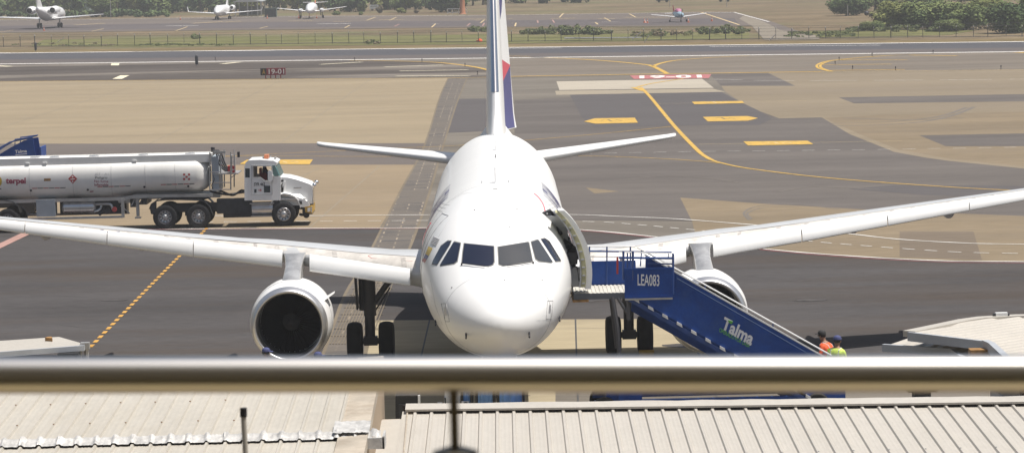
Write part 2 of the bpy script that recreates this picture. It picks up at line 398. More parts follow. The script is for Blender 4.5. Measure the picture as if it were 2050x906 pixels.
stripe('lead_in_line', [(1425, 320), (1445, 326), (1500, 337), (1650, 355), (1850, 370.5), (2050, 381.5), (2400, 392)], .20, M['yellow'], zz, 5)
stripe('lead_in_line', [(1274, 175), (1300, 168), (1350, 160), (1385, 155), (1400, 152)], .3, M['yellow'], zz, 4)
stripe('lead_in_line', [(1268, 175), (1290, 182)], .5, M['yellow'], zz + .001)
stripe('guide_line', [(440, 314), (520, 309), (670, 302), (834, 294.6), (920, 290.8), (1060, 280), (1185, 269), (1302, 257.5), (1345, 252.5)], .13, M['yellow'], zz, 3)
stripe('guide_line', [(440, 312), (600, 312.5), (777, 313), (900, 311), (1158, 311.5), (1300, 316), (1400, 322), (1440, 326)], .13, M['yellow'], zz, 3)
stripe('guide_line', [(1400, 288.6), (1600, 285.5), (1807, 282)], .10, M['yellow_pale'], zz)
stripe('guide_line', [(1310, 207.4), (1390, 206.3)], .08, M['yellow_pale'], zz)
stripe('guide_line', [(1489, 203), (1614, 201.8)], .10, M['yellow_pale'], zz)
stripe('road_dash_line', [(1160, 307.5), (1300, 304.7), (1420, 303), (1700, 299.8), (2029, 294.7), (2500, 287)], .10, M['white_paint'], zz, dash=(.75, 1.45))
stripe('taxiway_dash_line', [(1420, 158.5), (1540, 161.5), (1800, 160.8), (2050, 158.5), (2400, 155)], .18, M['white_paint'], zz, dash=(4.5, 6))
for nm, px in (('arrow_marking', [(1169, 243), (1190, 236.8), (1271, 235.6), (1277, 245.5), (1192, 247.6)]),
               ('painted_block', [(1385, 203.5), (1486, 202.2), (1490, 206.3), (1390, 208.6)]),
               ('arrow_marking', [(1407, 234), (1496, 232.2), (1518, 236.4), (1497.5, 241.5), (1417, 243)]),
               ('painted_block', [(1488, 283), (1617, 281.6), (1628, 288.4), (1497.5, 291)]),
               ('painted_block', [(480, 328), (494, 319.7), (626.6, 319), (619.6, 328.8)])):
    sheet(nm, px, M['yellow'], zz + .003)
for cx, cy, s_ in ((1225, 241, 20), (1452, 237, 20), (1560, 286, 25), (575, 324, 22), (1435, 205, 20)):
    stripe('painted_symbol', [(cx - s_, cy), (cx - s_ * .4, cy - 1.4), (cx, cy + 1.5), (cx + s_ * .5, cy - 1.2), (cx + s_, cy + .5)], .16, M['black_paint'] if cy in (241, 237) else M['yellow_pale'], zz + .006)
# painted red holding sign on the ground
sheet('ground_sign_red', [(1261, 151.2), (1424, 148.6), (1419, 156.6), (1269, 158.3)], M['red_paint'], zz + .004)
q = quad_map(G(1280, 157, zz + .01), G(1406, 155.5, zz + .01), G(1280, 151.5, zz + .01), G(1404, 149.6, zz + .01))
tag(text_obj('ground_sign_number', '19-01', q, M['white_paint'], None, bold=.03), kind='structure')
# service road lines
stripe('road_edge_line', [(600, 431.5), (750, 430), (860, 429.5), (1000, 429), (1145, 429), (1250, 433), (1360, 438), (1532, 451.5), (1697, 467), (1797, 478), (1932, 485.8), (2048, 488), (2500, 492)], .14, M['white_paint'], zz, 5, wob=.25)
stripe('road_centre_dashes', [(400, 444), (613, 442.3), (840, 441), (1000, 440.5), (1183, 443), (1262, 448), (1369, 457.6), (1500, 470), (1629, 483), (1794, 496), (1885, 502), (1974, 505.5), (2400, 512)], .10, M['white_paint'], zz, 4, dash=(.62, 1.12))
stripe('road_border_line', [(160, 460), (300, 458), (470, 457), (850, 455.5), (1000, 455.5), (1167, 459.5), (1350, 477.5), (1515, 496), (1663, 509), (1865, 520.5), (2048, 523), (2500, 526)], .16, M['white_paint'], zz, 5, wob=.3)
stripe('road_border_line', [(100, 463), (300, 459), (470, 458.2), (850, 456.8), (1000, 456.8), (1167, 461.3), (1350, 479.5), (1515, 498), (1663, 511.5), (1865, 523), (2048, 525.5), (2500, 528.5)], .09, M['red_paint'], zz + .001, 5)
stripe('worn_red_line', [(-60, 520), (60, 463), (180, 459)], .5, M['pink_paint'], zz)
stripe('road_edge_line', [(380, 431.5), (480, 431.2), (600, 431.5)], .14, M['white_paint'], zz)
# yellow dashed diagonal line
a, b = G(180.5, 694, zz), G(418, 452, zz)
L_ = (b - a).length; per = L_ / 37.5
M['orange_dash'] = mat('orange_dash_paint', (.48, .27, .07), .8, var=.2, scale=3, spec=.1)
stripe('dashed_guide_line', [a, b], .14, M['orange_dash'], zz, world=True, dash=(per * .58, per))
M['tyre_mark'] = mat('tyre_marks', (.15, .135, .12), .9, var=.15, scale=1.5, spec=.08)
M['joint'] = mat('concrete_joint', (.23, .20, .155), .9, var=.15, scale=.5, spec=.08)
for px, w in (([(1500, 440), (1490, 425), (1520, 412), (1600, 410), (1680, 418)], .12), ([(1505, 438), (1497, 426), (1530, 415), (1600, 413)], .1), ([(1640, 252), (1760, 250), (1850, 243), (1910, 230), (1950, 214)], .35), ([(1660, 247), (1790, 243), (1880, 233), (1935, 215)], .3), ([(1690, 236), (1820, 240), (1930, 236)], .3), ([(1560, 383), (1620, 374), (1700, 376), (1760, 379)], .2), ([(1240, 360), (1330, 352), (1420, 357), (1480, 365)], .15)):
    stripe('tyre_mark', px, w, M['tyre_mark'], .012, 5)
for px in ([(0, 255), (260, 175)], [(300, 287), (560, 163)], [(560, 287), (740, 160)], [(40, 305), (380, 304)], [(470, 420), (640, 335)], [(620, 455), (760, 332)], [(0, 214), (880, 206)], [(0, 388), (810, 384)]):
    stripe('concrete_joint', px, .07, M['joint'], .012)
M['crack'] = mat('crack_sealant', (.035, .033, .033), .7, spec=.15); rgc = random.Random(21)
for (u, v, du, dv_) in ((60, 590, 9, .4), (120, 650, 10, .8), (1560, 560, 9, .5), (1860, 590, 8, -.6), (1200, 330, 9, .4), (1500, 395, 8, .5), (1300, 280, 8, -.5), (1660, 330, 9, .8)):
    px = [(u, v)]
    for k in range(14): px.append((px[-1][0] + du * rgc.uniform(.5, 1.4), px[-1][1] + dv_ * rgc.uniform(-.2, 1.3) + rgc.uniform(-1, 1) * (.8 if v > 450 else .25)))
    stripe('crack_sealant', px, .02, M['crack'] if v > 450 else M['tyre_mark'], .013)
M['oil'] = mat('oil_stain', (.05, .043, .038), .6, var=.2, scale=3)
for (u, v, r_) in ((1000, 790, .5), (560, 745, .8), (1405, 690, .7), (230, 600, .3), (1620, 600, .35), (1180, 600, .5), (1120, 610, .25), (330, 456, .35), (500, 456, .25)):
    c_ = G(u, v, .014); pts_ = [c_ + Vector((math.cos(a * .3927) * r_ * rgc.uniform(.6, 1.3) * 1.6, math.sin(a * .3927) * r_ * rgc.uniform(.6, 1.3), 0)) for a in range(16)]
    mb = MB(); mb.add(pts_ + [c_], [(i, (i + 1) % 16, 16) for i in range(16)]); tag(mb.build('oil_stain', M['oil'], None, smooth=False, origin=(0, 0, 0), recalc=False), kind='structure')
# drainage strip with grates
dm = mat('drain_grating', (.13, .11, .095), .8); nt = dm.node_tree; N = nt.nodes; L = nt.links
geo = N.new('ShaderNodeNewGeometry'); mp = N.new('ShaderNodeMapping'); mp.inputs['Rotation'].default_value = (0, 0, 0); mp.inputs['Scale'].default_value = (1, 1, 1)
L.new(geo.outputs['Position'], mp.inputs[0])
br = N.new('ShaderNodeTexBrick'); L.new(mp.outputs[0], br.inputs['Vector'])
br.inputs['Color1'].default_value = (.16, .14, .12, 1); br.inputs['Color2'].default_value = (.085, .08, .078, 1); br.inputs['Mortar'].default_value = (.30, .25, .19, 1)
br.inputs['Scale'].default_value = 1; br.inputs['Mortar Size'].default_value = .035; br.inputs['Brick Width'].default_value = 1.3; br.inputs['Row Height'].default_value = 1.0; br.inputs['Bias'].default_value = .2
ns = N.new('ShaderNodeTexNoise'); ns.inputs['Scale'].default_value = .35; ns.inputs['Detail'].default_value = 5; L.new(geo.outputs['Position'], ns.inputs['Vector'])
mr = N.new('ShaderNodeMapRange'); mr.inputs['From Min'].default_value = .45; mr.inputs['From Max'].default_value = .6; L.new(ns.outputs['Fac'], mr.inputs['Value'])
mx = N.new('ShaderNodeMix'); mx.data_type = 'RGBA'; L.new(mr.outputs[0], mx.inputs[0]); mx.inputs[6].default_value = (.13, .115, .10, 1); L.new(br.outputs['Color'], mx.inputs[7])
L.new(mx.outputs[2], N['Principled BSDF'].inputs['Base Color']); N['Principled BSDF'].inputs['Specular IOR Level'].default_value = .08
Lp = [(897, 157), (880, 195), (850, 290), (800, 385), (735, 515), (690, 590), (650, 700), (600, 800)]
Rp = [(935, 157), (915, 205), (888, 290), (855, 400), (812, 515), (765, 590), (733, 700), (715, 800)]
for i in range(len(Lp) - 1):
    sheet('drain_strip', [Lp[i], Rp[i], Rp[i + 1], Lp[i + 1]], dm, zz - .006)
stripe('drain_kerb', Lp, .11, M['drain_concrete'], zz - .003, 4)
stripe('drain_kerb', Rp, .12, M['drain_concrete'], zz - .003, 4)
gb = MB()
A0, A1 = G(735, 515), G(655, 690); B0, B1 = G(812, 515), G(745, 690)
for i in range(1, 15):
    t = i / 15; a = A0.lerp(B0, t); b = A1.lerp(B1, t); a.z = b.z = zz + .012
    gb.bar(a, b, .03, .012)
for i in range(0, 14):
    t = i / 14; a = A0.lerp(A1, t); b = B0.lerp(B1, t); a.z = b.z = zz + .01
    gb.bar(a, b, .05, .01)
tag(gb.build('drain_grate', M['drain_concrete'], None, origin=(0, 0, 0)), kind='structure')
# ------------------------------------------------------------------ the airliner
XN, YN = -.2265, 74.80
def A(l, s, z): return Vector((XN + l, YN + s, z))
M['ac_white'] = mat('aircraft_white', (.82, .82, .81), .33, var=.02, scale=.8, coat=.12)
M['ac_grey'] = mat('wing_grey', (.50, .51, .52), .35, var=.06, scale=.7, coat=.2)
M['ac_slat'] = mat('slat_white', (.74, .74, .73), .33, var=.03, scale=.8, coat=.3)
M['ac_grime'] = mat('slat_track_grime', (.40, .375, .35), .6, var=.3, scale=6)
M['ac_stain'] = mat('soiled_wing_skin', (.56, .53, .49), .45, var=.15, scale=2.5)
M['chrome'] = mat('polished_metal', (.75, .75, .76), .16, 1.0)
M['lip'] = mat('satin_lip', (.62, .62, .63), .36, .85)
M['pylon'] = mat('pylon_metal', (.60, .59, .57), .3, .65, var=.22, scale=2.2, stretch=(1, 1, .4))
M['dark_metal'] = mat('dark_metal', (.035, .035, .04), .45, .3)
M['gear'] = mat('gear_metal', (.10, .10, .11), .5, .3)
M['tyre'] = mat('tyre_rubber', (.018, .018, .02), .8, var=.15, scale=5)
M['fan'] = mat('fan_blade', (.05, .05, .055), .35, .8)
M['fan_hub'] = mat('spinner_grey', (.035, .035, .037), .5)
M['duct'] = mat('engine_duct', (.10, .10, .11), .5, .3)
M['glass'] = mat('cockpit_glass', (.012, .016, .035), .04, 0, coat=.6)
M['glass2'] = mat('reflection_grey_glass', (.10, .105, .11), .07, .5, coat=.6)  # paler grey base paints in the reflection on the right cockpit panes
M['seal'] = mat('window_seal', (.22, .22, .21), .6)
M['line'] = mat('panel_gap', (.30, .30, .30), .6)
M['indigo'] = mat('indigo_livery', (.075, .075, .22), .35, coat=.3)
M['coral'] = mat('coral_livery', (.62, .08, .12), .35, coat=.3)
M['flag_y'] = mat('flag_yellow', (.62, .45, .10), .4); M['flag_b'] = mat('flag_blue', (.10, .12, .28), .4); M['flag_r'] = mat('flag_red', (.45, .14, .12), .4)
M['pale_text'] = mat('pale_lettering', (.45, .45, .46), .5)
M['black'] = mat('matt_black', (.012, .012, .013), .6)
M['lining'] = mat('door_lining', (.42, .40, .24), .8, var=.25, scale=4)
M['cabin'] = mat('cabin_panel', (.42, .43, .45), .5, .2, var=.1, scale=3)
M['red'] = mat('signal_red', (.50, .05, .04), .5)

plane = thing('airliner', 'large white twin engine airliner parked nose towards the viewer with its front door open', 'airplane', (XN, YN, 0))
def interp(tab, s):
    if s <= tab[0][0]: return tab[0][1]
    for i in range(len(tab) - 1):
        s0, v0 = tab[i]; s1, v1 = tab[i + 1]
        if s <= s1:
            vp = tab[i - 1][1] if i else None
            m0 = (v1 - tab[i - 1][1]) / (s1 - tab[i - 1][0]) if i else (v1 - v0) / (s1 - s0)
            m1 = (tab[i + 2][1] - v0) / (tab[i + 2][0] - s0) if i + 2 < len(tab) else (v1 - v0) / (s1 - s0)
            h = s1 - s0; t = (s - s0) / h
            if i == 0 and s0 == 0: pass
            return (2 * t**3 - 3 * t**2 + 1) * v0 + (t**3 - 2 * t**2 + t) * h * m0 + (-2 * t**3 + 3 * t**2) * v1 + (t**3 - t**2) * h * m1
    return tab[-1][1]
def nose(tab, s, z0, s_b):            # blunt start: square-root blend for the first metre
    return interp(tab, s)
TOP = [(0, 2.95), (.06, 3.18), (.2, 3.36), (.5, 3.62), (1, 3.92), (1.7, 4.24), (2.45, 4.72), (3.0, 5.03), (3.7, 5.37), (4.5, 5.64), (5.5, 5.83), (6.5, 5.90), (24, 5.90), (29, 5.90), (32, 5.80), (35, 5.52), (37.4, 5.15), (37.57, 5.08)]
BOT = [(0, 2.95), (.06, 2.74), (.2, 2.58), (.5, 2.38), (1, 2.19), (2, 1.98), (3, 1.87), (4.5, 1.79), (6, 1.76), (23, 1.76), (25, 1.86), (28, 2.42), (31, 3.2), (34, 3.98), (37.4, 4.75), (37.57, 4.85)]
HW = [(0, .0), (.06, .27), (.2, .50), (.5, .79), (1, 1.10), (1.75, 1.41), (2.5, 1.61), (3.5, 1.79), (4.5, 1.90), (5.5, 1.955), (6.5, 1.975), (24, 1.975), (28, 1.87), (31, 1.55), (34, 1.0), (37.4, .22), (37.57, .12)]
ZC = [(0, 2.95), (.5, 2.98), (1, 3.05), (2, 3.28), (3, 3.5), (4.5, 3.76), (6, 3.83), (24, 3.83), (28, 4.1), (31, 4.4), (34, 4.8), (37.57, 4.97)]
SS = [0.004, .02, .06, .12, .2, .32, .5, .7, .9, 1.1, 1.35, 1.6, 1.85, 2.1, 2.4, 2.7, 3.0, 3.35, 3.7, 4.1, 4.4, 4.66, 4.9, 5.2, 5.46, 5.8, 6.2, 6.6, 7.2] + [8 + i for i in range(16)] + [24, 25, 26, 27, 28, 29, 30, 31, 32, 33, 34, 35, 36, 36.8, 37.3, 37.57]
NA = 144
def ring(s, off=0.0):
    if s < .06: k = math.sqrt(s / .06); t = .06; top = 2.95 + k * (3.18 - 2.95); bot = 2.95 - k * .21; hw = .27 * k; zc = 2.95
    else: top, bot, hw, zc = interp(TOP, s), interp(BOT, s), interp(HW, s), interp(ZC, s)
    return [A(math.sin(2 * math.pi * k / NA) * (hw + off), s, zc + math.cos(2 * math.pi * k / NA) * ((top - zc if math.cos(2 * math.pi * k / NA) > 0 else zc - bot) + off)) for k in range(NA)]
rings = [ring(s) for s in SS]
full = MB(); full.loft(rings)
BV = BVHTree.FromPolygons([tuple(v) for v in full.v], [tuple(f) for f in full.f])
D0, D1, DZ0, DZ1 = 4.66, 5.46, 3.42, 5.27
fus = MB(); fus.v = full.v
for f in full.f:
    if len(f) == 4:
        c = sum((full.v[i] for i in f), Vector()) / 4
        if c.x > XN and D0 < c.y - YN < D1 and DZ0 < c.z < DZ1: continue
    fus.f.append(f); fus.m.append(0)
fus.build('fuselage', M['ac_white'], plane, ang=50)
def decal(name, px, m, parent, off=.008, bv=None, grid=6, direct=None, ray_fn=None):
    """outline seen at photograph positions, laid on the real surface behind it"""
    bv = bv or BV
    P = []
    n = len(px)
    for i in range(n):
        a = Vector(px[i]); b = Vector(px[(i + 1) % n]); k = max(1, int((b - a).length / grid))
        for j in range(k): P.append(a.lerp(b, j / k))
    nb = len(P); edges = [(i, (i + 1) % nb) for i in range(nb)]
    x0 = min(p.x for p in P); x1 = max(p.x for p in P); y0 = min(p.y for p in P); y1 = max(p.y for p in P)
    def inside(q):
        c = False
        for i in range(nb):
            a, b = P[i], P[(i + 1) % nb]
            if (a.y > q.y) != (b.y > q.y) and q.x < (b.x - a.x) * (q.y - a.y) / (b.y - a.y) + a.x: c = not c
        return c
    g = grid; yy = y0 + g / 2
    while yy < y1:
        xx = x0 + g / 2
        while xx < x1:
            q = Vector((xx, yy))
            if inside(q) and min((q - p).length for p in P[:nb]) > g * .4: P.append(q)
            xx += g
        yy += g
    vs, es, fs, *_ = geometry.delaunay_2d_cdt([Vector((p.x, p.y)) for p in P], edges, [list(range(nb))], 1, 1e-6)
    V = []
    for p in vs:
        d = ray(p.x, p.y).normalized()
        hit, nrm, idx, dist = bv.ray_cast(EYE, d)
        if hit is None: hit, nrm, idx, dist = bv.find_nearest(EYE + d * 78)
        if nrm.dot(d) > 0: nrm = -nrm
        V.append(hit + nrm * off)
    mb = MB(); mb.add(V, [tuple(f) for f in fs])
    return mb.build(name, m, parent, ang=60, recalc=False)
def hit(u, v, off=.01, bv=None):
    d = ray(u, v).normalized(); h, n, i, dd = (bv or BV).ray_cast(EYE, d)
    if h is None: return PY(u, v, YN + 5)
    if n.dot(d) > 0: n = -n
    return h + n * off
def surf_line(name, px, r, m, parent, off=.004, bv=None, step=6):
    P = []
    for i in range(len(px) - 1):
        a = Vector(px[i]); b = Vector(px[i + 1]); k = max(1, int((b - a).length / step))
        for j in range(k): P.append(hit(*a.lerp(b, j / k), off, bv))
    P.append(hit(*px[-1], off, bv))
    mb = MB(); mb.tube(P, r, 6); return mb.build(name, m, parent)
WIN = {'side_rear_l': [(895.7, 482.6), (903.4, 482.6), (900, 491), (875.8, 529), (865.3, 527.3), (868, 520), (883, 493)],
 'side_l': [(909.5, 484.5), (921.8, 487), (921.6, 490), (915.5, 521.8), (909.5, 526.8), (883, 531.2), (882.4, 528.4), (907.3, 487)],
 'main_l': [(929.9, 487.4), (988.4, 493.1), (989, 524), (986, 530), (976.8, 532.6), (925.5, 526.2), (927.7, 504)],
 'main_r': [(997.3, 494.2), (1056.2, 484.6), (1058.5, 486.8), (1065.6, 522.2), (1007.9, 532), (999, 528.8)],
 'side_r': [(1063, 484.4), (1075.9, 480.3), (1079, 482.3), (1105.4, 523), (1102.4, 525.2), (1078.2, 522.2), (1072, 517.6)],
 'side_rear_r': [(1082.7, 479), (1091, 477.3), (1100, 483.6), (1122, 520), (1120.5, 522.2), (1111.4, 522.6)]}
for k, px in WIN.items():
    c = sum((Vector(p) for p in px), Vector((0, 0))) / len(px)
    ex = [tuple(c + (Vector(p) - c) * (1 + 2.2 / max(6, (Vector(p) - c).length))) for p in px]
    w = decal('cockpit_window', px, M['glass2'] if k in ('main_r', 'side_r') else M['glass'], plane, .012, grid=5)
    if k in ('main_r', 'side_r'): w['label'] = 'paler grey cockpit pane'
    decal('frame', ex, M['seal'], w, .005, grid=5).parent = w
decal('flag_emblem', [(858, 492.7), (866.5, 496.5), (858.5, 512), (852, 508)], M['flag_y'], plane, .006)
decal('flag_emblem', [(852, 508), (858.5, 512), (854.6, 519), (848.5, 516)], M['flag_b'], plane, .006)
decal('flag_emblem', [(848.5, 516), (854.6, 519), (850.6, 526), (845.3, 522)], M['flag_r'], plane, .006)
for i in range(5):
    t = i / 5
    surf_line('small_lettering', [(868.5 + 0 * t + (-7) * t, 474 + 14 * t), (880 - 7 * t, 479.5 + 14 * t)], .02, M['pale_text'], plane, .001)
for (o, inn) in (([(883.5, 607), (893.4, 607), (900, 643), (891.5, 643)], [(888, 615), (893, 615), (895.5, 631), (891, 631)]),
                 ([(1096, 601.7), (1106.8, 601.7), (1104, 638), (1093, 637.4)], [(1099, 609.6), (1103, 609.6), (1101.5, 625.5), (1098, 625.5)])):
    p = surf_line('static_port_outline', o + [o[0]], .007, M['line'], plane, .002)
    decal('static_port', inn, M['pylon'], plane, .006)
for px in ([(925.5, 528.5), (950, 532), (972, 535)], [(1066, 525.5), (1040, 530.5), (1015, 534)]):
    mb = MB(); P = [hit(u, v, .04) for u, v in px]; mb.tube(P, .012, 6); mb.tube([P[0], P[0] - Vector((0, 0, .05))], .02, 6)
    mb.build('windscreen_wiper', M['dark_metal'], plane)
for (u, v) in ((933, 666), (1059.5, 664), (872, 640), (1120, 632)):
    h_ = hit(u, v, 0); mb = MB(); mb.tube([h_, h_ + Vector((0, -.05, -.08)), h_ + Vector((0, -.22, -.1))], .022, 6); mb.build('pitot_probe', M['dark_metal'], plane)
def seam(s, r=.006, k0=0, k1=NA, m='line'):
    P = ring(s, .001); P = P + P[:1]; mb = MB(); mb.tube(P[k0:k1 + 1], r, 5, cap=False); return mb.build('panel_seam', M[m], plane)
seam(1.42, .004)
for s in (6.6,): seam(s, .002)
# closed right-hand door outline and its window
P = []
def fsurf(side, s, zz, off=.004):
    top, bot, hw, zc = interp(TOP, s), interp(BOT, s), interp(HW, s), interp(ZC, s)
    hgt = (top - zc) if zz > zc else (zc - bot)
    q = max(0, 1 - ((zz - zc) / hgt) ** 2)
    return A(side * (hw * math.sqrt(q) + off), s, zz)
for s, zz in [(4.66, 3.42 + .185 * i) for i in range(11)] + [(4.8 + .11 * i, 5.27) for i in range(7)] + [(5.46, 5.27 - .185 * i) for i in range(11)]: P.append(fsurf(-1, s, zz))
mb = MB(); mb.tube(P, .007, 6); mb.build('closed_door_outline', M['line'], plane)
def side_patch(name, side, s0, s1, z0, z1, m, off=.006, n=5, parent=plane):
    mb = MB(); mb.loft([[fsurf(side, s, z0 + (z1 - z0) * i / n, off) for i in range(n + 1)] for s in (s0, (s0 + s1) / 2, s1)], cap=False, closed=False)
    return mb.build(name, m, parent)
cw = None
for side in (-1, 1):
    for i in range(34):
        s = 6.9 + i * .533 + (0 if i < 16 else .0)
        if s > 25.5: break
        side_patch('cabin_window', side, s, s + .23, 4.28, 4.61, M['glass'], .006, 3)
    for i in range(9):                                     # rear door and title stripes
        pass
    def ttl(a, b, side=side):
        s = 8.6 + (a if side < 0 else (1 - a)) * 4.6
        if side < 0: s = 8.6 + a * 4.6
        return fsurf(side, (8.6 + 4.6 * (1 - a)) if side > 0 else (8.6 + 4.6 * (1 - (1 - a))), 4.72 + b * .72, .008)
    # the airline's name reads nose to tail on the left side, tail to nose on the right
    text_obj('title_lettering', 'LATAM', (lambda a, b: fsurf(1, 8.6 + 4.6 * a, 4.72 + b * .72, .009)) if side > 0 else (lambda a, b: fsurf(-1, 13.2 - 4.6 * a, 4.72 + b * .72, .009)), M['indigo'], plane, bold=.015, slices=8)
    mb = MB(); mb.tube([fsurf(side, 6.6 + .4 * i, 4.92 - .12 * i, .006) for i in range(9)], .025, 6); mb.build('livery_stripe', M['coral'], plane)
    for k in range(3):
        mb = MB(); mb.tube([fsurf(side, 5.7 + .5 * i, 5.45 - .03 * i - .08 * k, .002) for i in range(12)], .004, 5); mb.build('panel_seam', M['line'], plane)
# interior seen through the open door
mb = MB()
mb.box(XN + .5, XN + .56, YN + D0 - .2, YN + D1 + .2, 3.3, 5.4)
mb.box(XN + .5, XN + 1.7, YN + D1 + .02, YN + D1 + .08, 3.3, 5.25); mb.box(XN + .5, XN + 1.80, YN + D0 - .08, YN + D0 - .02, 3.3, 5.2)
mb.box(XN + .5, XN + 1.9, YN + D0 - .1, YN + D1 + .1, 3.34, 3.40)
mb.build('entrance_lining', M['cabin'], plane)
mb = MB()
fr = [fsurf(1, D0 - .02, DZ0 + (DZ1 - DZ0) * i / 10, .015) for i in range(11)]; fr2 = [fsurf(1, D1 + .02, DZ1 - (DZ1 - DZ0) * i / 10, .015) for i in range(11)]
mb.tube(fr + fr2 + [fr[0]], .04, 8); mb.build('door_frame', M['dark_metal'], plane)
# the opened door: a curved panel swung out and forward
DS = 3.98
def dpt(s, zz, out): 
    top, bot, hw, zc = 5.9, 1.76, 1.975, 3.83
    q = math.sqrt(max(0, 1 - ((zz - zc) / (2.07)) ** 2))
    return A(1.975 * q + out, s, zz)
dz = [3.40 + 1.98 * i / 16 for i in range(17)]
door = MB(); rr = []
for i, zz in enumerate(dz):
    rr.append([dpt(DS, zz, .40), dpt(DS + .82, zz, .38), dpt(DS + .82, zz, .25), dpt(DS, zz, .25)])
door.loft(rr); dr = door.build('passenger_door', M['ac_white'], plane, ang=40)
mb = MB(); rr = []
for zz in [3.45 + 1.88 * i / 16 for i in range(17)]:
    rr.append([dpt(DS - .03, zz, .25), dpt(DS - .03, zz, .13), dpt(DS + .78, zz, .13), dpt(DS + .78, zz, .25)])
mb.loft(rr); mb.build('door_lining', M['lining'], dr)
mb = MB()
for i in range(9):
    zz = 3.55 + i * .2
    a = dpt(DS - .045, zz, .15); b = dpt(DS - .045, zz, .23); mb.bar(a, b, .03, .035)
rr = []
for zz in [3.45 + 1.9 * i / 16 for i in range(17)]:
    rr.append([dpt(DS - .05, zz, .13), dpt(DS - .05, zz, .095), dpt(DS + .1, zz, .095), dpt(DS + .1, zz, .13)])
mb.loft(rr); mb.build('door_edge', M['cabin'], dr)
mb = MB()
mb.bar(A(1.75, 4.5, 4.35), A(2.02, 4.3, 4.25), .22, .30); mb.bar(A(1.35, 4.75, 4.75), A(1.85, 4.25, 4.45), .16, .12); mb.tube([A(1.5, 4.6, 4.9), A(1.62, 4.3, 4.78)], .05, 8)
mb.box(XN + 1.76, XN + 2.02, YN + 4.05, YN + 4.5, 4.02, 4.32); mb.tube([A(1.8, 4.2, 4.0), A(2.0, 4.1, 3.95), A(2.05, 4.05, 3.6)], .02, 6)
mb.build('door_hinge_arm', M['black'], dr)
mb = MB(); mb.box(XN + 1.86, XN + 2.12, YN + 4.2, YN + 4.62, 3.44, 3.9); mb.box(XN + 1.9, XN + 2.08, YN + 4.18, YN + 4.2, 3.9, 3.93)
mb.build('slide_cover', M['cabin'], dr)
# painted grey shading of the reflecting skin just ahead of the door
decal('skin_shade_decal', [(1111, 442), (1126, 458), (1143, 500), (1148, 520), (1138, 500), (1124, 475), (1103, 447)], M['pylon'], plane, .006, grid=5)
mb = MB(); mb.tube([fsurf(1, 6.6 - .25 * i, 5.62 - .05 * i, .006) for i in range(8)], .018, 6); mb.build('livery_stripe', M['coral'], plane)
for px in ([(1074, 641), (1100, 640.5), (1124, 640), (1134, 618), (1140, 600)], [(862, 560), (872, 612), (886, 650)], [(900, 440), (880, 470), (862, 500)], [(1060, 440), (1095, 452)], [(905, 400), (925, 388), (992, 379), (1060, 388), (1080, 400)]):
    surf_line('panel_seam', px, .003, M['line'], plane, .001)
for (u, v) in ((950, 420), (1035, 418), (1010, 560), (905, 575), (1085, 560), (1020, 455)):
    h_ = hit(u, v, .003); mb = MB(); mb.sphere(h_, .02, 8, 5); mb.build('small_fitting', M['line'], plane)
# antennas
for (s, hgt, ln) in ((6.9, .40, .30), (16.9, .10, .5), (20.5, .3, .35)):
    mb = MB(); mb.prism([A(-.012, s, 5.88), A(-.012, s + ln, 5.88), A(-.012, s + ln * .95, 5.88 + hgt), A(-.012, s + ln * .55, 5.88 + hgt)], (.024, 0, 0)); mb.build('antenna', M['dark_metal'] if hgt < .2 else M['ac_grey'], plane)
for l in (-.35, .35):
    for s in (7.3,):
        mb = MB(); mb.box(XN + l - .01, XN + l + .01, YN + s, YN + s + .15, 5.8, 5.93); mb.build('vortex_strake', M['ac_grey'], plane)
mb = MB(); mb.box(XN - .06, XN + .06, YN + 5.6, YN + 5.75, 5.84, 5.852); mb.build('roof_marking', M['line'], plane)
# belly fairing
mb = MB(); rr = []
for i in range(25):
    t = i / 24; s = 10.6 + 11.6 * t; k = math.sin(math.pi * t) ** .5
    rr.append([A(math.cos(6.28318 * j / 40) * (1.0 + 1.22 * k), s, 2.35 + math.sin(6.28318 * j / 40) * (.3 + (.62 if math.sin(6.28318 * j / 40) < 0 else .55) * k)) for j in range(40)])
mb.loft(rr); mb.build('belly_fairing', M['ac_white'], plane, ang=60)

# ---- wings
def LEs(l): return 13.0 + (l - 2) * .512
def TEs(l): return 19.1 - (l - 2) * .02 if l < 6.4 else 19.0 + (l - 6.4) * .288
def LEz(l): return 2.78 + (l - 2) * .118 if l < 6 else 3.252 + (l - 6) * .088
AF = [(0, 0), (.012, .022), (.04, .043), (.1, .065), (.2, .081), (.35, .087), (.5, .078), (.7, .05), (.88, .018), (1, -.004), (.9, -.016), (.7, -.032), (.5, -.05), (.3, -.058), (.12, -.05), (.04, -.032), (.01, -.015)]
def wsec(side, l, tk=1.0, inc=None):
    c = TEs(l) - LEs(l); th = 1.25 if l < 3 else 1.1 if l < 7 else .95
    inc = (.045 if l < 6.4 else .03)
    return [A(side * l, LEs(l) + x * c, LEz(l) + zz * c * th - x * c * inc + .12) for x, zz in AF]
def section_pt(side, l, x, up_=.0):
    c = TEs(l) - LEs(l); th = 1.25 if l < 3 else 1.1 if l < 7 else .95
    zz = 0
    up_tab = AF[:10]
    for i in range(9):
        if up_tab[i][0] <= x <= up_tab[i + 1][0]:
            t = (x - up_tab[i][0]) / (up_tab[i + 1][0] - up_tab[i][0]); zz = up_tab[i][1] + t * (up_tab[i + 1][1] - up_tab[i][1])
    return A(side * l, LEs(l) + x * c, LEz(l) + zz * c * th - x * c * (.045 if l < 6.4 else .03) + .12 + up_)
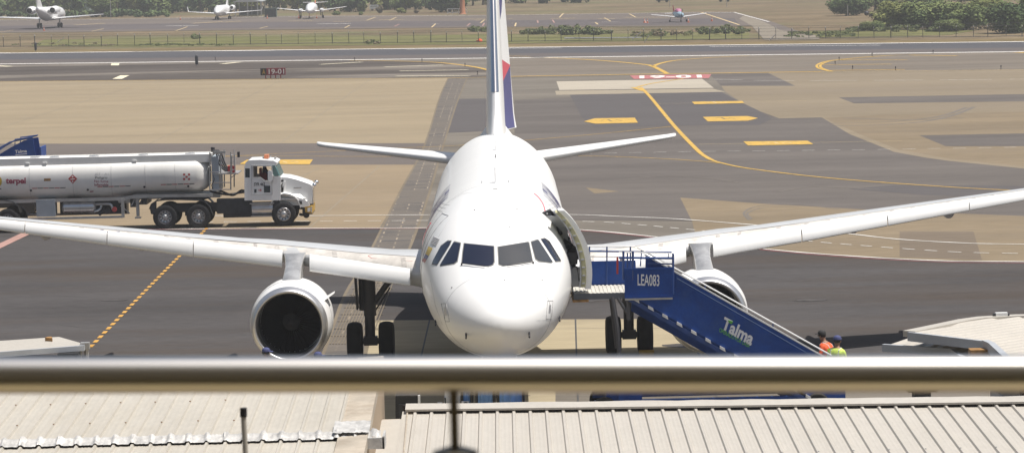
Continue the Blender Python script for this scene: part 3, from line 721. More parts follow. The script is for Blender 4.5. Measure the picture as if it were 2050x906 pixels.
def nacelle(parent_side):
    s_ = parent_side; ex, es, ez = s_ * 5.75, 11.36, 1.80
    e = thing('engine', None, None, (s_ * 5.75, 0, 0)); e.parent = plane
    c = A(ex, es, ez)
    prof_out = [(.02, .925), (-.01, .945), (-.0, .97), (.05, 1.0), (.16, 1.035)]
    lip = MB(); lip.lathe([(.45, .86), (.2, .865), (.08, .88), (.02, .905), (-.005, .93), (.0, .955), (.04, .985), (.12, 1.015), (.28, 1.055)], c, 'Y', 72, cap=False)
    lip.build('inlet_lip', M['lip'], e, ang=60)
    cw_ = MB(); cw_.lathe([(.28, 1.056), (.5, 1.09), (1.0, 1.13), (1.6, 1.14), (2.4, 1.10), (3.1, 1.0), (3.45, .93), (3.45, .90)], c, 'Y', 72, cap=False)
    cw_.lathe([(3.2, .62), (3.6, .55), (4.3, .40), (4.3, .37)], c, 'Y', 40, cap=False)
    cw_.build('cowling', M['ac_white'], e, ang=60)
    for a_, r_ in ((1.02, 1.132), (2.38, 1.103)):
        sm = MB(); sm.tube([c + Vector((math.cos(6.28318 * k / 60) * r_, a_, math.sin(6.28318 * k / 60) * r_)) for k in range(61)], .006, 5); sm.build('cowling_seam', M['line'], e)
    dk = MB(); dk.lathe([(.45, .86), (.75, .87), (1.25, .87)], c, 'Y', 72, cap=False); dk.build('inlet_duct', M['duct'], e, ang=60)
    bk = MB(); bk.lathe([(1.3, .86), (1.3, .05)], c, 'Y', 40, cap=True); bk.build('fan_back', M['black'], e)
    fb = MB()
    for i in range(36):
        a = 2 * math.pi * i / 36; rr = []
        for r_, tw, w in ((.22, .2, .10), (.5, .7, .13), (.85, 1.1, .15)):
            ca, sa = math.cos(a), math.sin(a); d = w / 2
            t = Vector((-sa, 0, ca)); rr.append([c + Vector((ca * r_, 1.05, sa * r_)) + t * d * math.sin(tw) + Vector((0, -d * math.cos(tw), 0)), c + Vector((ca * r_, 1.05, sa * r_)) - t * d * math.sin(tw) + Vector((0, d * math.cos(tw), 0))])
        fb.loft(rr, cap=False, closed=False)
    fb.build('fan_blades', M['fan'], e)
    sp = MB(); sp.lathe([(.62, .01), (.66, .06), (.8, .15), (1.0, .24)], c, 'Y', 32); sp.build('spinner', M['fan_hub'], e)
    # strake on the inboard side
    st = MB(); a = R(32); cx = c + Vector((-s_ * math.cos(a) * 1.12, .75, math.sin(a) * 1.12)); n_ = Vector((-s_ * math.cos(a), 0, math.sin(a)))
    tt = Vector((s_ * math.sin(a), 0, math.cos(a))) * .02
    st.prism([cx - n_ * .05, cx + n_ * .30 + Vector((0, .35, 0)), cx + n_ * .30 + Vector((0, .8, 0)), cx - n_ * .05 + Vector((0, 1.0, 0))], tt); st.build('nacelle_strake', M['ac_white'], e)
    # pylon
    py = MB(); rr = []
    for zt, s0, s1, w in ((2.86, 12.35, 16.5, .26), (3.0, 12.9, 16.8, .24), (3.18, 13.6, 17.0, .23), (3.34, 14.2, 17.2, .27), (3.48, 14.55, 17.2, .33)):
        sec = []
        for j in range(24):
            th = 2 * math.pi * j / 24; sec.append(A(ex + math.sin(th) * w * (1 if math.cos(th) > -.9 else .8), (s0 + s1) / 2 - math.cos(th) * (s1 - s0) / 2, zt))
        # blunt nose
        sec = [A(ex + w * x_, s0 + y_, zt) for x_, y_ in [(math.sin(R(a_)), .42 * (1 - math.cos(R(a_)))) for a_ in range(0, 91, 10)] + [(1, 1.5), (.6, s1 - s0 - .3), (.1, s1 - s0), (-.1, s1 - s0), (-.6, s1 - s0 - .3), (-1, 1.5)] + [(-math.sin(R(a_)), .42 * (1 - math.cos(R(a_)))) for a_ in range(90, 0, -10)]]
        rr.append(sec)
    py.loft(rr); py.build('pylon', M['pylon'], e, ang=60)
    return e
for side in (-1, 1):
    w = MB(); ls = [1.2, 2, 3, 4, 5, 5.8, 6.4, 7.5, 9, 10.5, 12, 13.5, 15, 16.2, 16.7, 16.95]
    rr = [wsec(side, l) for l in ls]
    if side < 0: pass
    w.loft(rr); WB = BVHTree.FromPolygons([tuple(v) for v in w.v], [tuple(f) for f in w.f]); wo = w.build('wing', M['ac_grey'], plane, ang=60)
    # slats: one inboard of the pylon, four outboard
    for (l0, l1) in ((2.45, 5.32), (6.12, 8.75), (8.78, 11.4), (11.43, 14.0), (14.03, 16.4)):
        sl = MB(); rr = []
        for l in (l0, (l0 + l1) / 2, l1):
            c = min(.60, .155 * (TEs(l) - LEs(l)) + .10); k = c / .6
            pr = [(-.02, .165), (-.12, .13), (-.25, .04), (-.34, -.09), (-.39, -.21), (-.385, -.27), (-.33, -.30), (-.26, -.27), (-.22, -.17), (-.17, -.07), (-.10, .04), (-.05, .10), (-.02, .145)]
            rr.append([A(side * l, LEs(l) + x * k, LEz(l) + .12 + z_ * k) for x, z_ in pr])
        sl.loft(rr); so = sl.build('slat', M['ac_slat'], plane, ang=50)
        for t in (.03, .28, .72):
            l = l0 + (l1 - l0) * t
            tk = MB(); tk.loft([[section_pt(side, l + dl + x * .6, x, .006) for x in (.01, .025, .045, .065, .085)] for dl in (0, .07, .14)], cap=False, closed=False); tk.build('slat_track', M['ac_grime'], so, recalc=False)
    # skin joint behind the leading edge, and spoiler / aileron lines
    for x0_, rad in ((.10, .013), (.62, .008), (.74, .008)):
        mb = MB(); mb.tube([section_pt(side, l, x0_, .002) for l in (2.3, 4, 5.5, 6.4, 9, 12, 16.4)], rad, 5); mb.build('panel_seam', M['line'], wo)
    mb = MB(); rr = []
    for l in (2.3, 4, 5.3, 6.4, 8, 10, 12, 14, 16.2):
        rr.append([section_pt(side, l, x, .003) for x in (.008, .02, .04, .07, .098)])
    mb.loft(rr, cap=False, closed=False); mb.build('leading_edge_skin', M['ac_stain'], wo, recalc=False)
    if side < 0:
        for px in ([(829, 514.5), (790, 511.5), (752, 509.5), (737, 512.5), (744, 517), (770, 519.5), (826, 523)], [(812, 514), (785, 512.5), (773, 514), (780, 516.5)]):
            surf_line('danger_outline', px, .012, M['red'], wo, .006, WB)
        for px in ([(127, 456.5), (138, 458), (150, 457.3)], [(178, 459.8), (190, 462), (207, 460.6)], [(209, 463), (222, 465.6), (240, 463.4)]):
            surf_line('wing_lettering', px, .014, M['indigo'], wo, .006, WB)
    # flap track fairings
    for l, sz in ((6.9, 1.15), (10.6, .95), (13.6, .8)):
        fm = MB(); rr = []
        for i in range(13):
            t = i / 12; s = TEs(l) - 2.1 * sz + 2.9 * sz * t; r_ = .02 + .19 * sz * math.sin(math.pi * min(1, t * 1.02)) ** .6
            rr.append([A(side * l + math.cos(6.28 * j / 14) * r_ * .75, s, LEz(l) - .13 - t * .12 + math.sin(6.28 * j / 14) * r_ * 1.25) for j in range(14)])
        fm.loft(rr); fm.build('flap_track_fairing', M['ac_grey'], plane, ang=60)
    # wing root fillet
    mb = MB(); rr = []
    for i in range(12):
        t = i / 11; s = 11.9 + 2.4 * t; r_ = .08 + .55 * t
        rr.append([A(side * (1.72 + math.cos(6.28 * j / 16) * r_ * .55), s, 2.66 + .12 * t + math.sin(6.28 * j / 16) * r_ * .62) for j in range(16)])
    mb.loft(rr); mb.build('wing_root_fillet', M['ac_white'], plane, ang=60)
    # wingtip fence
    mb = MB(); mb.prism([A(side * 16.93, 20.9, 4.05), A(side * 16.93, 22.0, 3.75), A(side * 16.93, 22.5, 4.3), A(side * 16.93, 22.6, 5.0), A(side * 16.93, 22.2, 5.0)], (side * .05, 0, 0)); mb.build('wingtip_fence', M['ac_grey'], plane)
    nacelle(side)
    # tailplane
    t_ = MB(); rr = []
    for l in (.6, 1.2, 3, 5, 5.9, 6.15, 6.22):
        f_ = (l - .6) / 5.62; s0 = 31.1 + 3.3 * f_ + (.15 if l > 6 else 0) + (.2 if l > 6.2 else 0); c = 3.6 - 2.3 * f_ - (.3 if l > 6.2 else 0); z0 = 4.83 + .56 * f_
        rr.append([A(side * l, s0 + x * c, z0 + zz * c * 1.1) for x, zz in [(0, 0), (.02, .028), (.08, .045), (.3, .058), (.6, .04), (1, 0), (.6, -.04), (.3, -.058), (.08, -.045), (.02, -.028)]])
    t_.loft(rr); t_.build('tailplane', M['ac_white'], plane, ang=60)
    # main gear
    g = thing('main_gear', None, None, (side * 3.795, 0, 0)); g.parent = plane
    gm_ = MB(); c = Vector((XN + side * 3.795, YN + 17.71, .57))
    gm_.tube([c + Vector((0, 0, -.12)), c + Vector((0, 0, 1.1))], .135, 14); gm_.tube([c + Vector((0, 0, .75)), c + Vector((side * .02, 0, 2.7))], .185, 14); gm_.tube([c + Vector((side * .22, .1, .9)), c + Vector((side * .22, .1, 2.5))], .10, 10); gm_.box(c.x - .2, c.x + .2, c.y - .15, c.y + .15, c.z - .12, c.z + .14)
    gm_.tube([c + Vector((-.62, 0, 0)), c + Vector((.62, 0, 0))], .09, 12)
    gm_.tube([c + Vector((-side * .1, 0, 1.1)), c + Vector((-side * 1.15, .1, 2.5))], .09, 10); gm_.tube([c + Vector((-side * .75, .08, 2.0)), c + Vector((-side * 1.05, .1, 2.35))], .13, 10)
    gm_.tube([c + Vector((0, .3, .2)), c + Vector((0, .42, .65)), c + Vector((0, .12, 1.0))], .05, 8)
    gm_.tube([c + Vector((.12, -.1, -.1)), c + Vector((.13, -.12, 1.9))], .018, 6); gm_.tube([c + Vector((-.14, -.1, .1)), c + Vector((-.13, -.1, 2.2))], .02, 6)
    gm_.tube([c + Vector((-side*.1, .1, .8)), c + Vector((-side * .6, .05, 1.55))], .025, 6)
    gm_.build('strut', M['gear'], g)
    pd = MB(); o_ = side * .34
    pd.prism([c + Vector((o_, -.25, .95)), c + Vector((o_, .45, .95)), c + Vector((o_ * 1.2, .5, 2.6)), c + Vector((o_ * 1.2, -.3, 2.6))], (side * .05, 0, 0)); pd.build('gear_door', M['gear'], g)
    for dx in (-.465, .465):
        wm = MB(); wc = c + Vector((dx, 0, 0)); hw_ = .225
        wm.lathe([(-hw_ * .8, .27), (-hw_, .34), (-hw_, .45), (-hw_ * .85, .53), (-hw_ * .4, .565), (0, .57), (hw_ * .4, .565), (hw_ * .85, .53), (hw_, .45), (hw_, .34), (hw_ * .8, .27)], wc, 'X', 36)
        wh = wm.build('wheel', M['tyre'], g)
        rm = MB(); rm.lathe([(-hw_ * .85, .10), (-hw_ * .6, .26), (hw_ * .6, .26), (hw_ * .85, .10)], wc, 'X', 24); rm.build('rim', M['gear'], wh)
# fin and rudder
def finsec(z_, s0, c, th, cut=1.0):
    up_ = [(0, 0), (.012, .28), (.04, .5), (.1, .74), (.2, .93), (.32, 1), (.5, .9), (.7, .6)]
    pts = [(x, t * th / 2) for x, t in up_] + [(x, -t * th / 2) for x, t in up_[::-1]][:-1]
    return [A(t, s0 + x * c, z_) for x, t in pts]
fz = [(5.72, 28.2, 7.0, .60), (5.95, 28.7, 6.6, .66), (6.25, 29.15, 6.2, .62), (6.8, 29.65, 5.85, .60), (7.6, 30.25, 5.35, .56), (8.6, 30.95, 4.8, .50), (10, 31.95, 4.0, .43), (11.5, 33.0, 3.2, .34), (11.76, 33.35, 2.8, .2)]
def fz_at(z_, tab=fz):
    for i in range(len(tab) - 1):
        if tab[i][0] <= z_ <= tab[i + 1][0]:
            t = (z_ - tab[i][0]) / (tab[i + 1][0] - tab[i][0]); return [tab[i][k] + t * (tab[i + 1][k] - tab[i][k]) for k in range(4)]
mb = MB(); mb.loft([finsec(*f) for f in fz]); fin = mb.build('fin', M['ac_white'], plane, ang=60)
FB = BVHTree.FromPolygons([tuple(v) for v in mb.v], [tuple(f) for f in mb.f])
mb = MB(); rr = []
for f in (fz_at(7.25), fz_at(8), fz_at(9), fz_at(10), fz_at(11), fz_at(11.7)):
    z_, s0, c, th = f; k = 1.03
    rr.append([A(t, s0 + x * c - .012, z_) for x, t in [(.030, .44 * th / 2 * k), (.012, .29 * th / 2 * k), (.005, .16 * th / 2 * k), (0, 0), (.005, -.16 * th / 2 * k), (.012, -.29 * th / 2 * k), (.030, -.44 * th / 2 * k)]])
mb.loft(rr, cap=False, closed=False); mb.build('leading_edge', M['chrome'], fin, ang=60)
# dorsal fillet
mb = MB(); rr = []
for i in range(14):
    t = i / 13; s = 26.3 + 6.5 * t; w_ = .04 + .62 * t ** .8; hgt = .02 + .55 * t
    rr.append([A(w_ * x, s, 5.74 + hgt * y) for x, y in ((-1.25, -1.3), (-.85, -.15), (-.5, .4), (-.24, .92), (0, 1.1), (.24, .92), (.5, .4), (.85, -.15), (1.25, -1.3))])
mb.loft(rr, cap=False, closed=False); mb.build('dorsal_fillet', M['ac_white'], fin, ang=60)
# rudder, turned so that its trailing edge stands to the right
an = R(19); rud = MB(); RS = []
def rud_pt(z_, d, t):
    f = fz_at(z_); hinge = f[1] + f[2] * .70; w_ = f[3] * .3
    dd = d * f[2] * .31
    x = math.sin(an) * dd + math.cos(an) * t * w_ * (1 - d * .93); y = math.cos(an) * dd - math.sin(an) * t * w_ * (1 - d * .93)
    return A(x, hinge + y, z_)
zs = [5.78 + i * (11.7 - 5.78) / 24 for i in range(25)]
rings_ = [[rud_pt(z_, 0, 1), rud_pt(z_, .33, 1), rud_pt(z_, .66, 1), rud_pt(z_, 1, 1), rud_pt(z_, 1, -1), rud_pt(z_, .66, -1), rud_pt(z_, .33, -1), rud_pt(z_, 0, -1)] for z_ in zs]
rud.loft(rings_); ru = rud.build('rudder', M['ac_white'], plane, ang=60)
def rud_decal(name, pts, m):     # pts in (height, chordwise fraction) on the side that faces right/forward... both sides
    for t in (1, -1):
        mb = MB(); vs = [Vector((a, b)) for a, b in pts]
        P = []
        for i in range(len(vs)):
            a, b = vs[i], vs[(i + 1) % len(vs)]
            for j in range(4): P.append(a.lerp(b, j / 4))
        vv, ee, ff, *_ = geometry.delaunay_2d_cdt(P, [(i, (i + 1) % len(P)) for i in range(len(P))], [list(range(len(P)))], 1, 1e-6)
        mb.add([rud_pt(p.x, p.y, t) + Vector((math.cos(an), -math.sin(an), 0)) * .01 * t for p in vv], [tuple(f) for f in ff])
        mb.build(name, m, ru, smooth=False)
rud_decal('indigo_livery', [(5.82, 0), (5.80, .88), (7.9, .97), (7.25, 0)], M['indigo'])
rud_decal('coral_livery', [(7.25, 0), (7.9, .97), (7.93, 1), (8.25, 0)], M['coral'])
rud_decal('indigo_livery', [(9.3, .12), (9.8, .5), (10.4, .75), (11.6, .9), (11.6, 0), (9.1, 0)], M['indigo'])
def fin_decal(name, pts, m):
    for t in (1, -1):
        mb = MB(); P = []
        for zz_, x in pts:
            f = fz_at(zz_)
            prof = [(0, 0), (.012, .28), (.04, .5), (.1, .74), (.2, .93), (.32, 1), (.5, .9), (.7, .6)]
            for i in range(7):
                if prof[i][0] <= x <= prof[i + 1][0]: th = prof[i][1] + (x - prof[i][0]) / (prof[i + 1][0] - prof[i][0]) * (prof[i + 1][1] - prof[i][1])
            P.append(A(t * (th * f[3] / 2 + .012), f[1] + x * f[2], zz_))
        mb.add(P, [tuple(range(len(P)))]); mb.build(name, m, fin, smooth=False)
for z0_, z1_ in ((6.3, 7.6), (7.6, 9)): 
    fin_decal('indigo_livery', [(z0_, .5), (z0_, .69), (z1_, .69), (z1_, .5)], M['indigo'])
fin_decal('coral_livery', [(11.2, .2), (11.2, .5), (11.65, .5), (11.65, .2)], M['coral'])
# nose gear
g = thing('nose_gear', None, None, (0, 5.07, 0)); g.parent = plane
mb = MB(); c = Vector((XN, YN + 5.07, .38)); mb.tube([c, c + Vector((0, .15, 1.7))], .08, 12); mb.tube([c + Vector((-.3, 0, 0)), c + Vector((.3, 0, 0))], .05, 10)
mb.tube([c + Vector((0, -.05, .6)), c + Vector((0, -.9, 1.5))], .04, 8); mb.build('strut', M['gear'], g)
for dx in (-.25, .25):
    wm = MB(); wm.lathe([(-.1, .2), (-.11, .3), (-.06, .375), (.06, .375), (.11, .3), (.1, .2)], c + Vector((dx, 0, 0)), 'X', 28); wm.build('wheel', M['tyre'], g)
for sd in (-1, 1):
    mb = MB(); mb.box(XN + sd * .42, XN + sd * .45, YN + 4.6, YN + 5.9, 1.15, 1.85); mb.build('gear_door', M['ac_white'], g)
# navigation items
for o, l_ in ((1, 'red'),): pass

ck = Vector((XN + 3.795 + .46, YN + 16.75, 0)); mb = MB(); mb.prism([ck + Vector((-.22, 0, 0)), ck + Vector((.22, 0, 0)), ck + Vector((.22, .1, .2)), ck + Vector((-.22, .1, .2))], (0, .16, 0)); tag(mb.build('wheel_chock', M['yellow'], None), 'yellow chock in front of the outer right main wheel', 'wheel chock')
# ------------------------------------------------------------------ passenger stairs at the door
M['blue'] = mat('stairs_blue', (.010, .058, .27), .5, var=.16, scale=1.6, fine=.08, fscale=22, dirt=((.035, .085, .24), .45, 2.2), spec=.3)
M['blue_rail'] = mat('rail_blue', (.02, .06, .22), .4)
M['white'] = mat('white_metal', (.78, .78, .77), .35)
M['steel'] = mat('worn_steel', (.48, .47, .46), .4, .6, var=.12, scale=3)
M['tread'] = mat('step_plate', (.50, .49, .46), .5, .3, var=.25, scale=9, stretch=(1, .1, 1))
M['logo_white'] = mat('logo_white', (.70, .71, .74), .5); M['green'] = mat('logo_green', (.10, .38, .06), .5)
M['deck'] = mat('deck_plate', (.60, .58, .52), .5, .2, var=.15, scale=4)
M['frame_dark'] = mat('frame_dark', (.10, .11, .13), .5)
M['rust'] = mat('dirty_orange_metal', (.30, .16, .05), .7, var=.3, scale=6)
M['panel_seam_blue'] = mat('seam_blue', (.12, .2, .35), .5)
YS0, YS1 = 78.9, 80.8
S0 = lambda u, v: PY(u, v, YS0)
S1 = lambda u, v: PY(u, v, YS1)
st = thing('passenger_stairs', 'blue passenger stairs with white handrails leading up to the open front door of the airliner', 'boarding stairs', (S0(1420, 700).x, 79.8, 0))
ZD = 3.27
xl, xm, xr = S0(1150, 580).x, S0(1250, 580).x, S0(1347, 580).x
mb = MB(); mb.box(xl, xr, YS0, YS1, ZD - .05, ZD)
x = xl + .05
while x < xr - .05: mb.box(x, x + .05, YS0 + .02, YS1 - .02, ZD + .0, ZD + .018); x += .10
mb.build('platform_deck', M['deck'], st)
mb = MB(); mb.box(xl - .02, xr, YS0 - .03, YS0, ZD - .14, ZD + .01); mb.box(xl - .02, xr, YS1, YS1 + .03, ZD - .14, ZD + .01); mb.box(xl - .02, xl, YS0, YS1, ZD - .14, ZD - .01)
mb.box(xl, xr, YS0 + .1, YS1 - .1, ZD - .14, ZD - .06)
mb.build('platform_frame', M['frame_dark'], st)
mb = MB(); mb.box(xl - .05, xl + .35, YS0 - .05, YS1, ZD - .2, ZD - .145); mb.build('bumper', M['rust'], st)
zt = S0(1300, 534).z
mb = MB(); mb.box(xm, xr, YS0 - .16, YS0 - .12, ZD - .08, zt); mb.box(xm, xr, YS0 - .175, YS0 - .16, zt - .05, zt); mb.box(xr - .04, xr, YS0 - .17, YS0 - .16, ZD - .08, zt - .05); mb.box(xm, xm + .04, YS0 - .17, YS0 - .16, ZD - .08, zt - .05); mb.box(xm, xr, YS0 - .175, YS0 - .16, ZD - .12, ZD - .06)
mb.build('side_panel', M['blue'], st)
p = lambda u, v: PY(u, v, YS0 - .14)
mb = MB(); mb.box(xm, xr - .02, YS0 - .185, YS0 - .16, ZD - .17, ZD - .125); mb.build('panel_sill', M['steel'], st)
text_obj('panel_lettering', 'LEA083', quad_map(PY(1276.5, 571, YS0 - .18), PY(1320, 572.5, YS0 - .18), PY(1276.5, 548, YS0 - .18), PY(1320, 549.5, YS0 - .18)), M['logo_white'], st, bold=.012)
fx0, fx1 = S1(1150, 560).x, S1(1250, 560).x
mb = MB(); mb.box(S1(1162, 560).x, fx1 + .3, YS1 + .035, YS1 + .06, ZD, S1(1215, 522).z); mb.build('far_side_panel', M['blue'], st)
rl = MB(); wr = MB()
wr.tube([S1(1150, 492.6), S1(1271, 493)], .018, 8); rl.tube([S1(1150, 502), S1(1345, 504.5)], .022, 8); wr.tube([S1(1150, 513), S1(1245, 514)], .014, 8)
for u in (1180, 1215, 1262): rl.tube([S1(u, 493), S1(u, 571)], .02, 8)
rl.tube([p(1239, 515.7), p(1347.7, 516.5)], .03, 8); wr.tube([p(1239, 504), p(1347, 506.7)], .014, 8)
rl.tube([p(1297, 527), p(1347.7, 528)], .018, 8)
for u, r_ in ((1248, .03), (1256, .02), (1267, .03)): rl.tube([p(u, 502 if u != 1256 else 506), p(u, 560)], r_, 8)
rl.tube([p(1347.5, 507), p(1347.5, 588)], .028, 8); rl.tube([p(1338, 506), p(1338, 516)], .012, 6)
wr.box(p(1241, 520).x, p(1246, 520).x, YS0 - .07, YS0 - .06, p(1243, 523).z, p(1243, 518).z)
rl.each('platform_rail', M['blue_rail'], st); wr.each('platform_rail', M['white'], st)
mb = MB(); mb.bar(p(1236, 514), p(1236, 548), .05, .03); mb.build('warning_post', M['red'], st)
# sloping flight
Q = lambda u, v: PY(u, v, YS0)
mb = MB(); mb.prism([Q(1292, 510), Q(1350, 544), Q(1692, 738.5), Q(1692, 803), Q(1641, 803), Q(1262, 590), Q(1292, 590)], (0, -.05, 0))
sp = mb.build('stair_side_panel', M['blue'], st)
mb = MB(); mb.bar(Q(1290, 508.5) + Vector((0, -.025, 0)), Q(1693, 738) + Vector((0, -.025, 0)), .07, .035); mb.build('panel_cap', M['white'], sp)
mb = MB(); mb.bar(Q(1258, 597) + Vector((0, -.04, 0)), Q(1625, 806) + Vector((0, -.04, 0)), .06, .10); mb.build('lower_beam', M['blue_rail'], sp)
mb = MB(); mb.tube([Q(1355, 556) + Vector((0, -.055, 0)), Q(1690, 748) + Vector((0, -.055, 0))], .005, 5); mb.build('panel_seam', M['panel_seam_blue'], sp)
F1 = lambda u, v, dz=0: PY(u, v, YS1) + Vector((0, 0, dz))
mb = MB(); mb.prism([F1(1270, 512, -.5), F1(1692, 744, -.5), F1(1692, 790, -.6), F1(1641, 790, -.6), F1(1262, 575, -.6)], (0, .05, 0)); sp = mb.build('stair_side_panel', M['blue'], st)
mb = MB(); mb.tube([F1(1276, 495), F1(1400, 563), F1(1631, 692), F1(1700, 731), F1(1702, 742)], .02, 8); mb.build('handrail', M['white'], sp)
for t in (.02, .32, .64, .93):
    a = F1(1276, 495).lerp(F1(1700, 731), t); mb = MB(); mb.tube([a, a + Vector((-.04, 0, -.42))], .016, 6); mb.build('handrail_bracket', M['blue_rail'], sp)
sa, sb = S0(1350, 588), S0(1690, 790)
n = 14
for i in range(n):
    t = i / n; x = sa.x + (sb.x - sa.x) * t; z_ = ZD - (ZD - .5) * (i + 1) / (n + .5)
    mb = MB(); mb.box(x, x + (sb.x - sa.x) / n + .03, YS0 + .02, YS1 - .02, z_ - .03, z_); mb.build('step', M['tread'], st)
mb = MB()
for i in range(13):
    t = i / 12 * .98; a = S0(1268, 597.5) + (S0(1619, 795) - S0(1268, 597.5)) * t
    dx = Vector((1, 0, 0)); dn = (S0(1619, 795) - S0(1268, 597.5)).normalized()
    mb.prism([a + Vector((0, -.12, -.02)), a + dn * .17 + Vector((0, -.12, -.02)), a + dn * .15 + Vector((0, -.12, .055)), a + dn * .01 + Vector((0, -.12, .055))], (0, .06, 0))
mb.each('step_end', M['white'], st)
# undercarriage
mb = MB()
mb.tube([S0(1226, 593), S0(1236, 656), S0(1240, 712)], .055, 8); mb.tube([S0(1237, 596), S0(1256, 626)], .045, 8); mb.tube([S0(1256, 598), S0(1258, 640)], .05, 8)
mb.tube([S0(1226, 593) + Vector((0, 1.6, 0)), S0(1240, 712) + Vector((0, 1.6, 0))], .055, 8)
mb.each('support_leg', M['gear'], st)
x0, x1 = S0(1190, 790).x, S0(1692, 790).x
mb = MB(); mb.box(x0, x1, YS0 + .05, YS0 + .2, .40, .56); mb.box(x0, x1, YS1 - .2, YS1 - .05, .40, .56); mb.box(x0 + .3, x0 + 1.2, YS0 + .1, YS1 - .1, .36, .9); mb.bar(S0(1240, 712), (S0(1240, 712).x + .03, YS0 + .1, .5), .14); mb.box(x1 - .9, x1, YS0 + .1, YS1 - .1, .35, .7)
mb.build('chassis', M['blue'], st)
for x in (x0 + .25, x1 - .7):
    for y in (YS0 + .02, YS1 - .02):
        mb = MB(); mb.lathe([(-.09, .1), (-.1, .28), (-.06, .33), (.06, .33), (.1, .28), (.09, .1)], (x, y, .33), 'Y', 24); mb.build('wheel', M['tyre'], st)
# company mark on the slope
def slope(u, v): return PY(u, v, YS0 - .062)
L0 = lambda a, b: slope(1444 + 62 * a + 9 * (b) * .55, 667 + 29 * a - 24 * b + 0 * a)
q = quad_map(slope(1443, 657), slope(1503, 692), slope(1451, 633), slope(1513, 667))
text_obj('company_mark', 'Talma', q, M['logo_white'], st, bold=.035)
q = quad_map(slope(1439, 663), slope(1500, 696), slope(1441, 655), slope(1502, 688))
text_obj('company_mark', 'OPERADO POR LASA', q, M['green'], st, bold=.012)
mb = MB(); mb.prism([slope(1457, 640), slope(1468, 643), slope(1464, 648), slope(1459, 645)], (0, -.008, 0)); mb.build('company_mark', M['green'], st)
# ------------------------------------------------------------------ second stairs beyond the tanker
Y2 = 150.0
s2 = thing('passenger_stairs', 'small blue passenger stairs partly hidden behind the white tank of the fuel truck', 'boarding stairs', (PY(20, 300, Y2).x, Y2 + .9, 0))
q2 = lambda u, v, d=0: PY(u, v, Y2) + Vector((0, d, 0))
for d in (0, 1.7):
    mb = MB(); mb.prism([q2(-120, 385, d), q2(0, 308, d), q2(22, 295, d), q2(48, 281, d), q2(66, 279, d), q2(72, 318, d), q2(68, 330, d), q2(-30, 400, d), q2(-120, 405, d)], (0, .08, 0)); mb.build('stair_side_panel', M['blue'], s2)
    mb = MB(); mb.tube([q2(-120, 375, d), q2(0, 296, d), q2(21, 284, d)], .04, 6); mb.tube([q2(21, 284, d), q2(64, 276, d)], .03, 6); mb.tube([q2(30, 291, d), q2(30, 279, d), q2(66, 274.5, d)], .03, 6); mb.build('handrail', M['blue_rail'], s2)
mb = MB(); mb.box(q2(40, 0).x, q2(70, 0).x, Y2, Y2 + 1.7, 2.3, 2.4); mb.box(q2(68, 0).x, q2(71, 0).x, Y2, Y2 + 1.7, 2.3, 3.2); mb.build('platform_deck', M['blue'], s2)
mb = MB()
for i in range(12):
    a = q2(-110, 398).lerp(q2(40, 320), i / 12); mb.box(a.x, a.x + .3, Y2 + .05, Y2 + 1.65, a.z - .03, a.z)
mb.build('steps', M['tread'], s2)
mb = MB(); mb.box(q2(-120, 0).x, q2(70, 0).x, Y2 + .2, Y2 + 1.6, .35, .7)
for u in (-90, 40):
    for y in (Y2 + .1, Y2 + 1.7): mb.lathe([(-.1, .1), (-.1, .35), (.1, .35), (.1, .1)], (q2(u, 0).x, y, .36), 'Y', 20)
mb.tube([q2(60, 330), (q2(60, 0).x, Y2, .5)], .08, 8); mb.tube([q2(20, 330), (q2(20, 0).x, Y2, .5)], .08, 8)
mb.build('chassis', M['dark_metal'], s2)
text_obj('company_mark', 'Talma', quad_map(q2(30, 307, -.02), q2(54, 305, -.02), q2(30, 300.5, -.02), q2(54, 298.5, -.02)), M['logo_white'], s2, bold=.03)
mb = MB(); mb.bar(q2(31, 310, -.02), q2(54, 308, -.02), .03, .03); mb.build('company_mark', M['logo_white'], s2)

# ------------------------------------------------------------------ fuel truck
M['tank'] = mat('tank_white', (.82, .81, .78), .5, var=.04, scale=.5, dirt=((.55, .52, .47), .3, .8), stretch=(1, 1, .4))
M['cab'] = mat('cab_white', (.84, .84, .83), .35, coat=.2)
M['chassis'] = mat('truck_chassis', (.02, .022, .028), .6, var=.3, scale=4)
M['grey_box'] = mat('grey_metal_box', (.32, .36, .40), .5, var=.08, scale=2)
M['alu'] = mat('aluminium', (.62, .62, .63), .3, .8, var=.08, scale=3)
M['rim'] = mat('wheel_rim', (.55, .55, .56), .3, .8)
M['crimson'] = mat('crimson_lettering', (.33, .03, .08), .5); M['dark_red'] = mat('red_diamond', (.45, .06, .06), .5); M['gold'] = mat('gold_disc', (.60, .42, .04), .5)
M['black_text'] = mat('black_lettering', (.03, .03, .03), .5)
M['seat_red'] = mat('red_seat', (.35, .03, .03), .8); M['amber'] = mat('amber_lens', (.65, .22, .10), .3)
M['tint'] = mat('tinted_glass', (.02, .04, .05), .06, coat=.5); M['screen'] = mat('green_glass', (.12, .22, .22), .08, coat=.5)
YT = 140.1; WT = 2.45
ft = thing('fuel_truck', 'long white aviation fuel tanker truck with a conventional cab driving along the apron road', 'fuel truck', (PY(300, 440, YT).x, YT + 1.2, 0))
T = lambda u, v, d=0.0: PY(u, v, YT) + Vector((0, d, 0))
yc = YT + WT / 2
def tsec(u, k=1.0, zb=None):
    x = T(u, 350).x; zt_ = 3.22; zb = zb if zb is not None else (1.40 if u < 215 else 1.40 + .14 * min(1, (u - 215) / 50))
    zc = (zt_ + zb) / 2; hh = (zt_ - zb) / 2 * k; hw_ = 1.17 * k; pts = []
    for j in range(48):
        th = 2 * math.pi * j / 48; c, s = math.cos(th), math.sin(th); e = .78
        pts.append(Vector((x, yc + math.copysign(abs(c) ** e, c) * hw_, zc + math.copysign(abs(s) ** e, s) * hh)))
    return pts
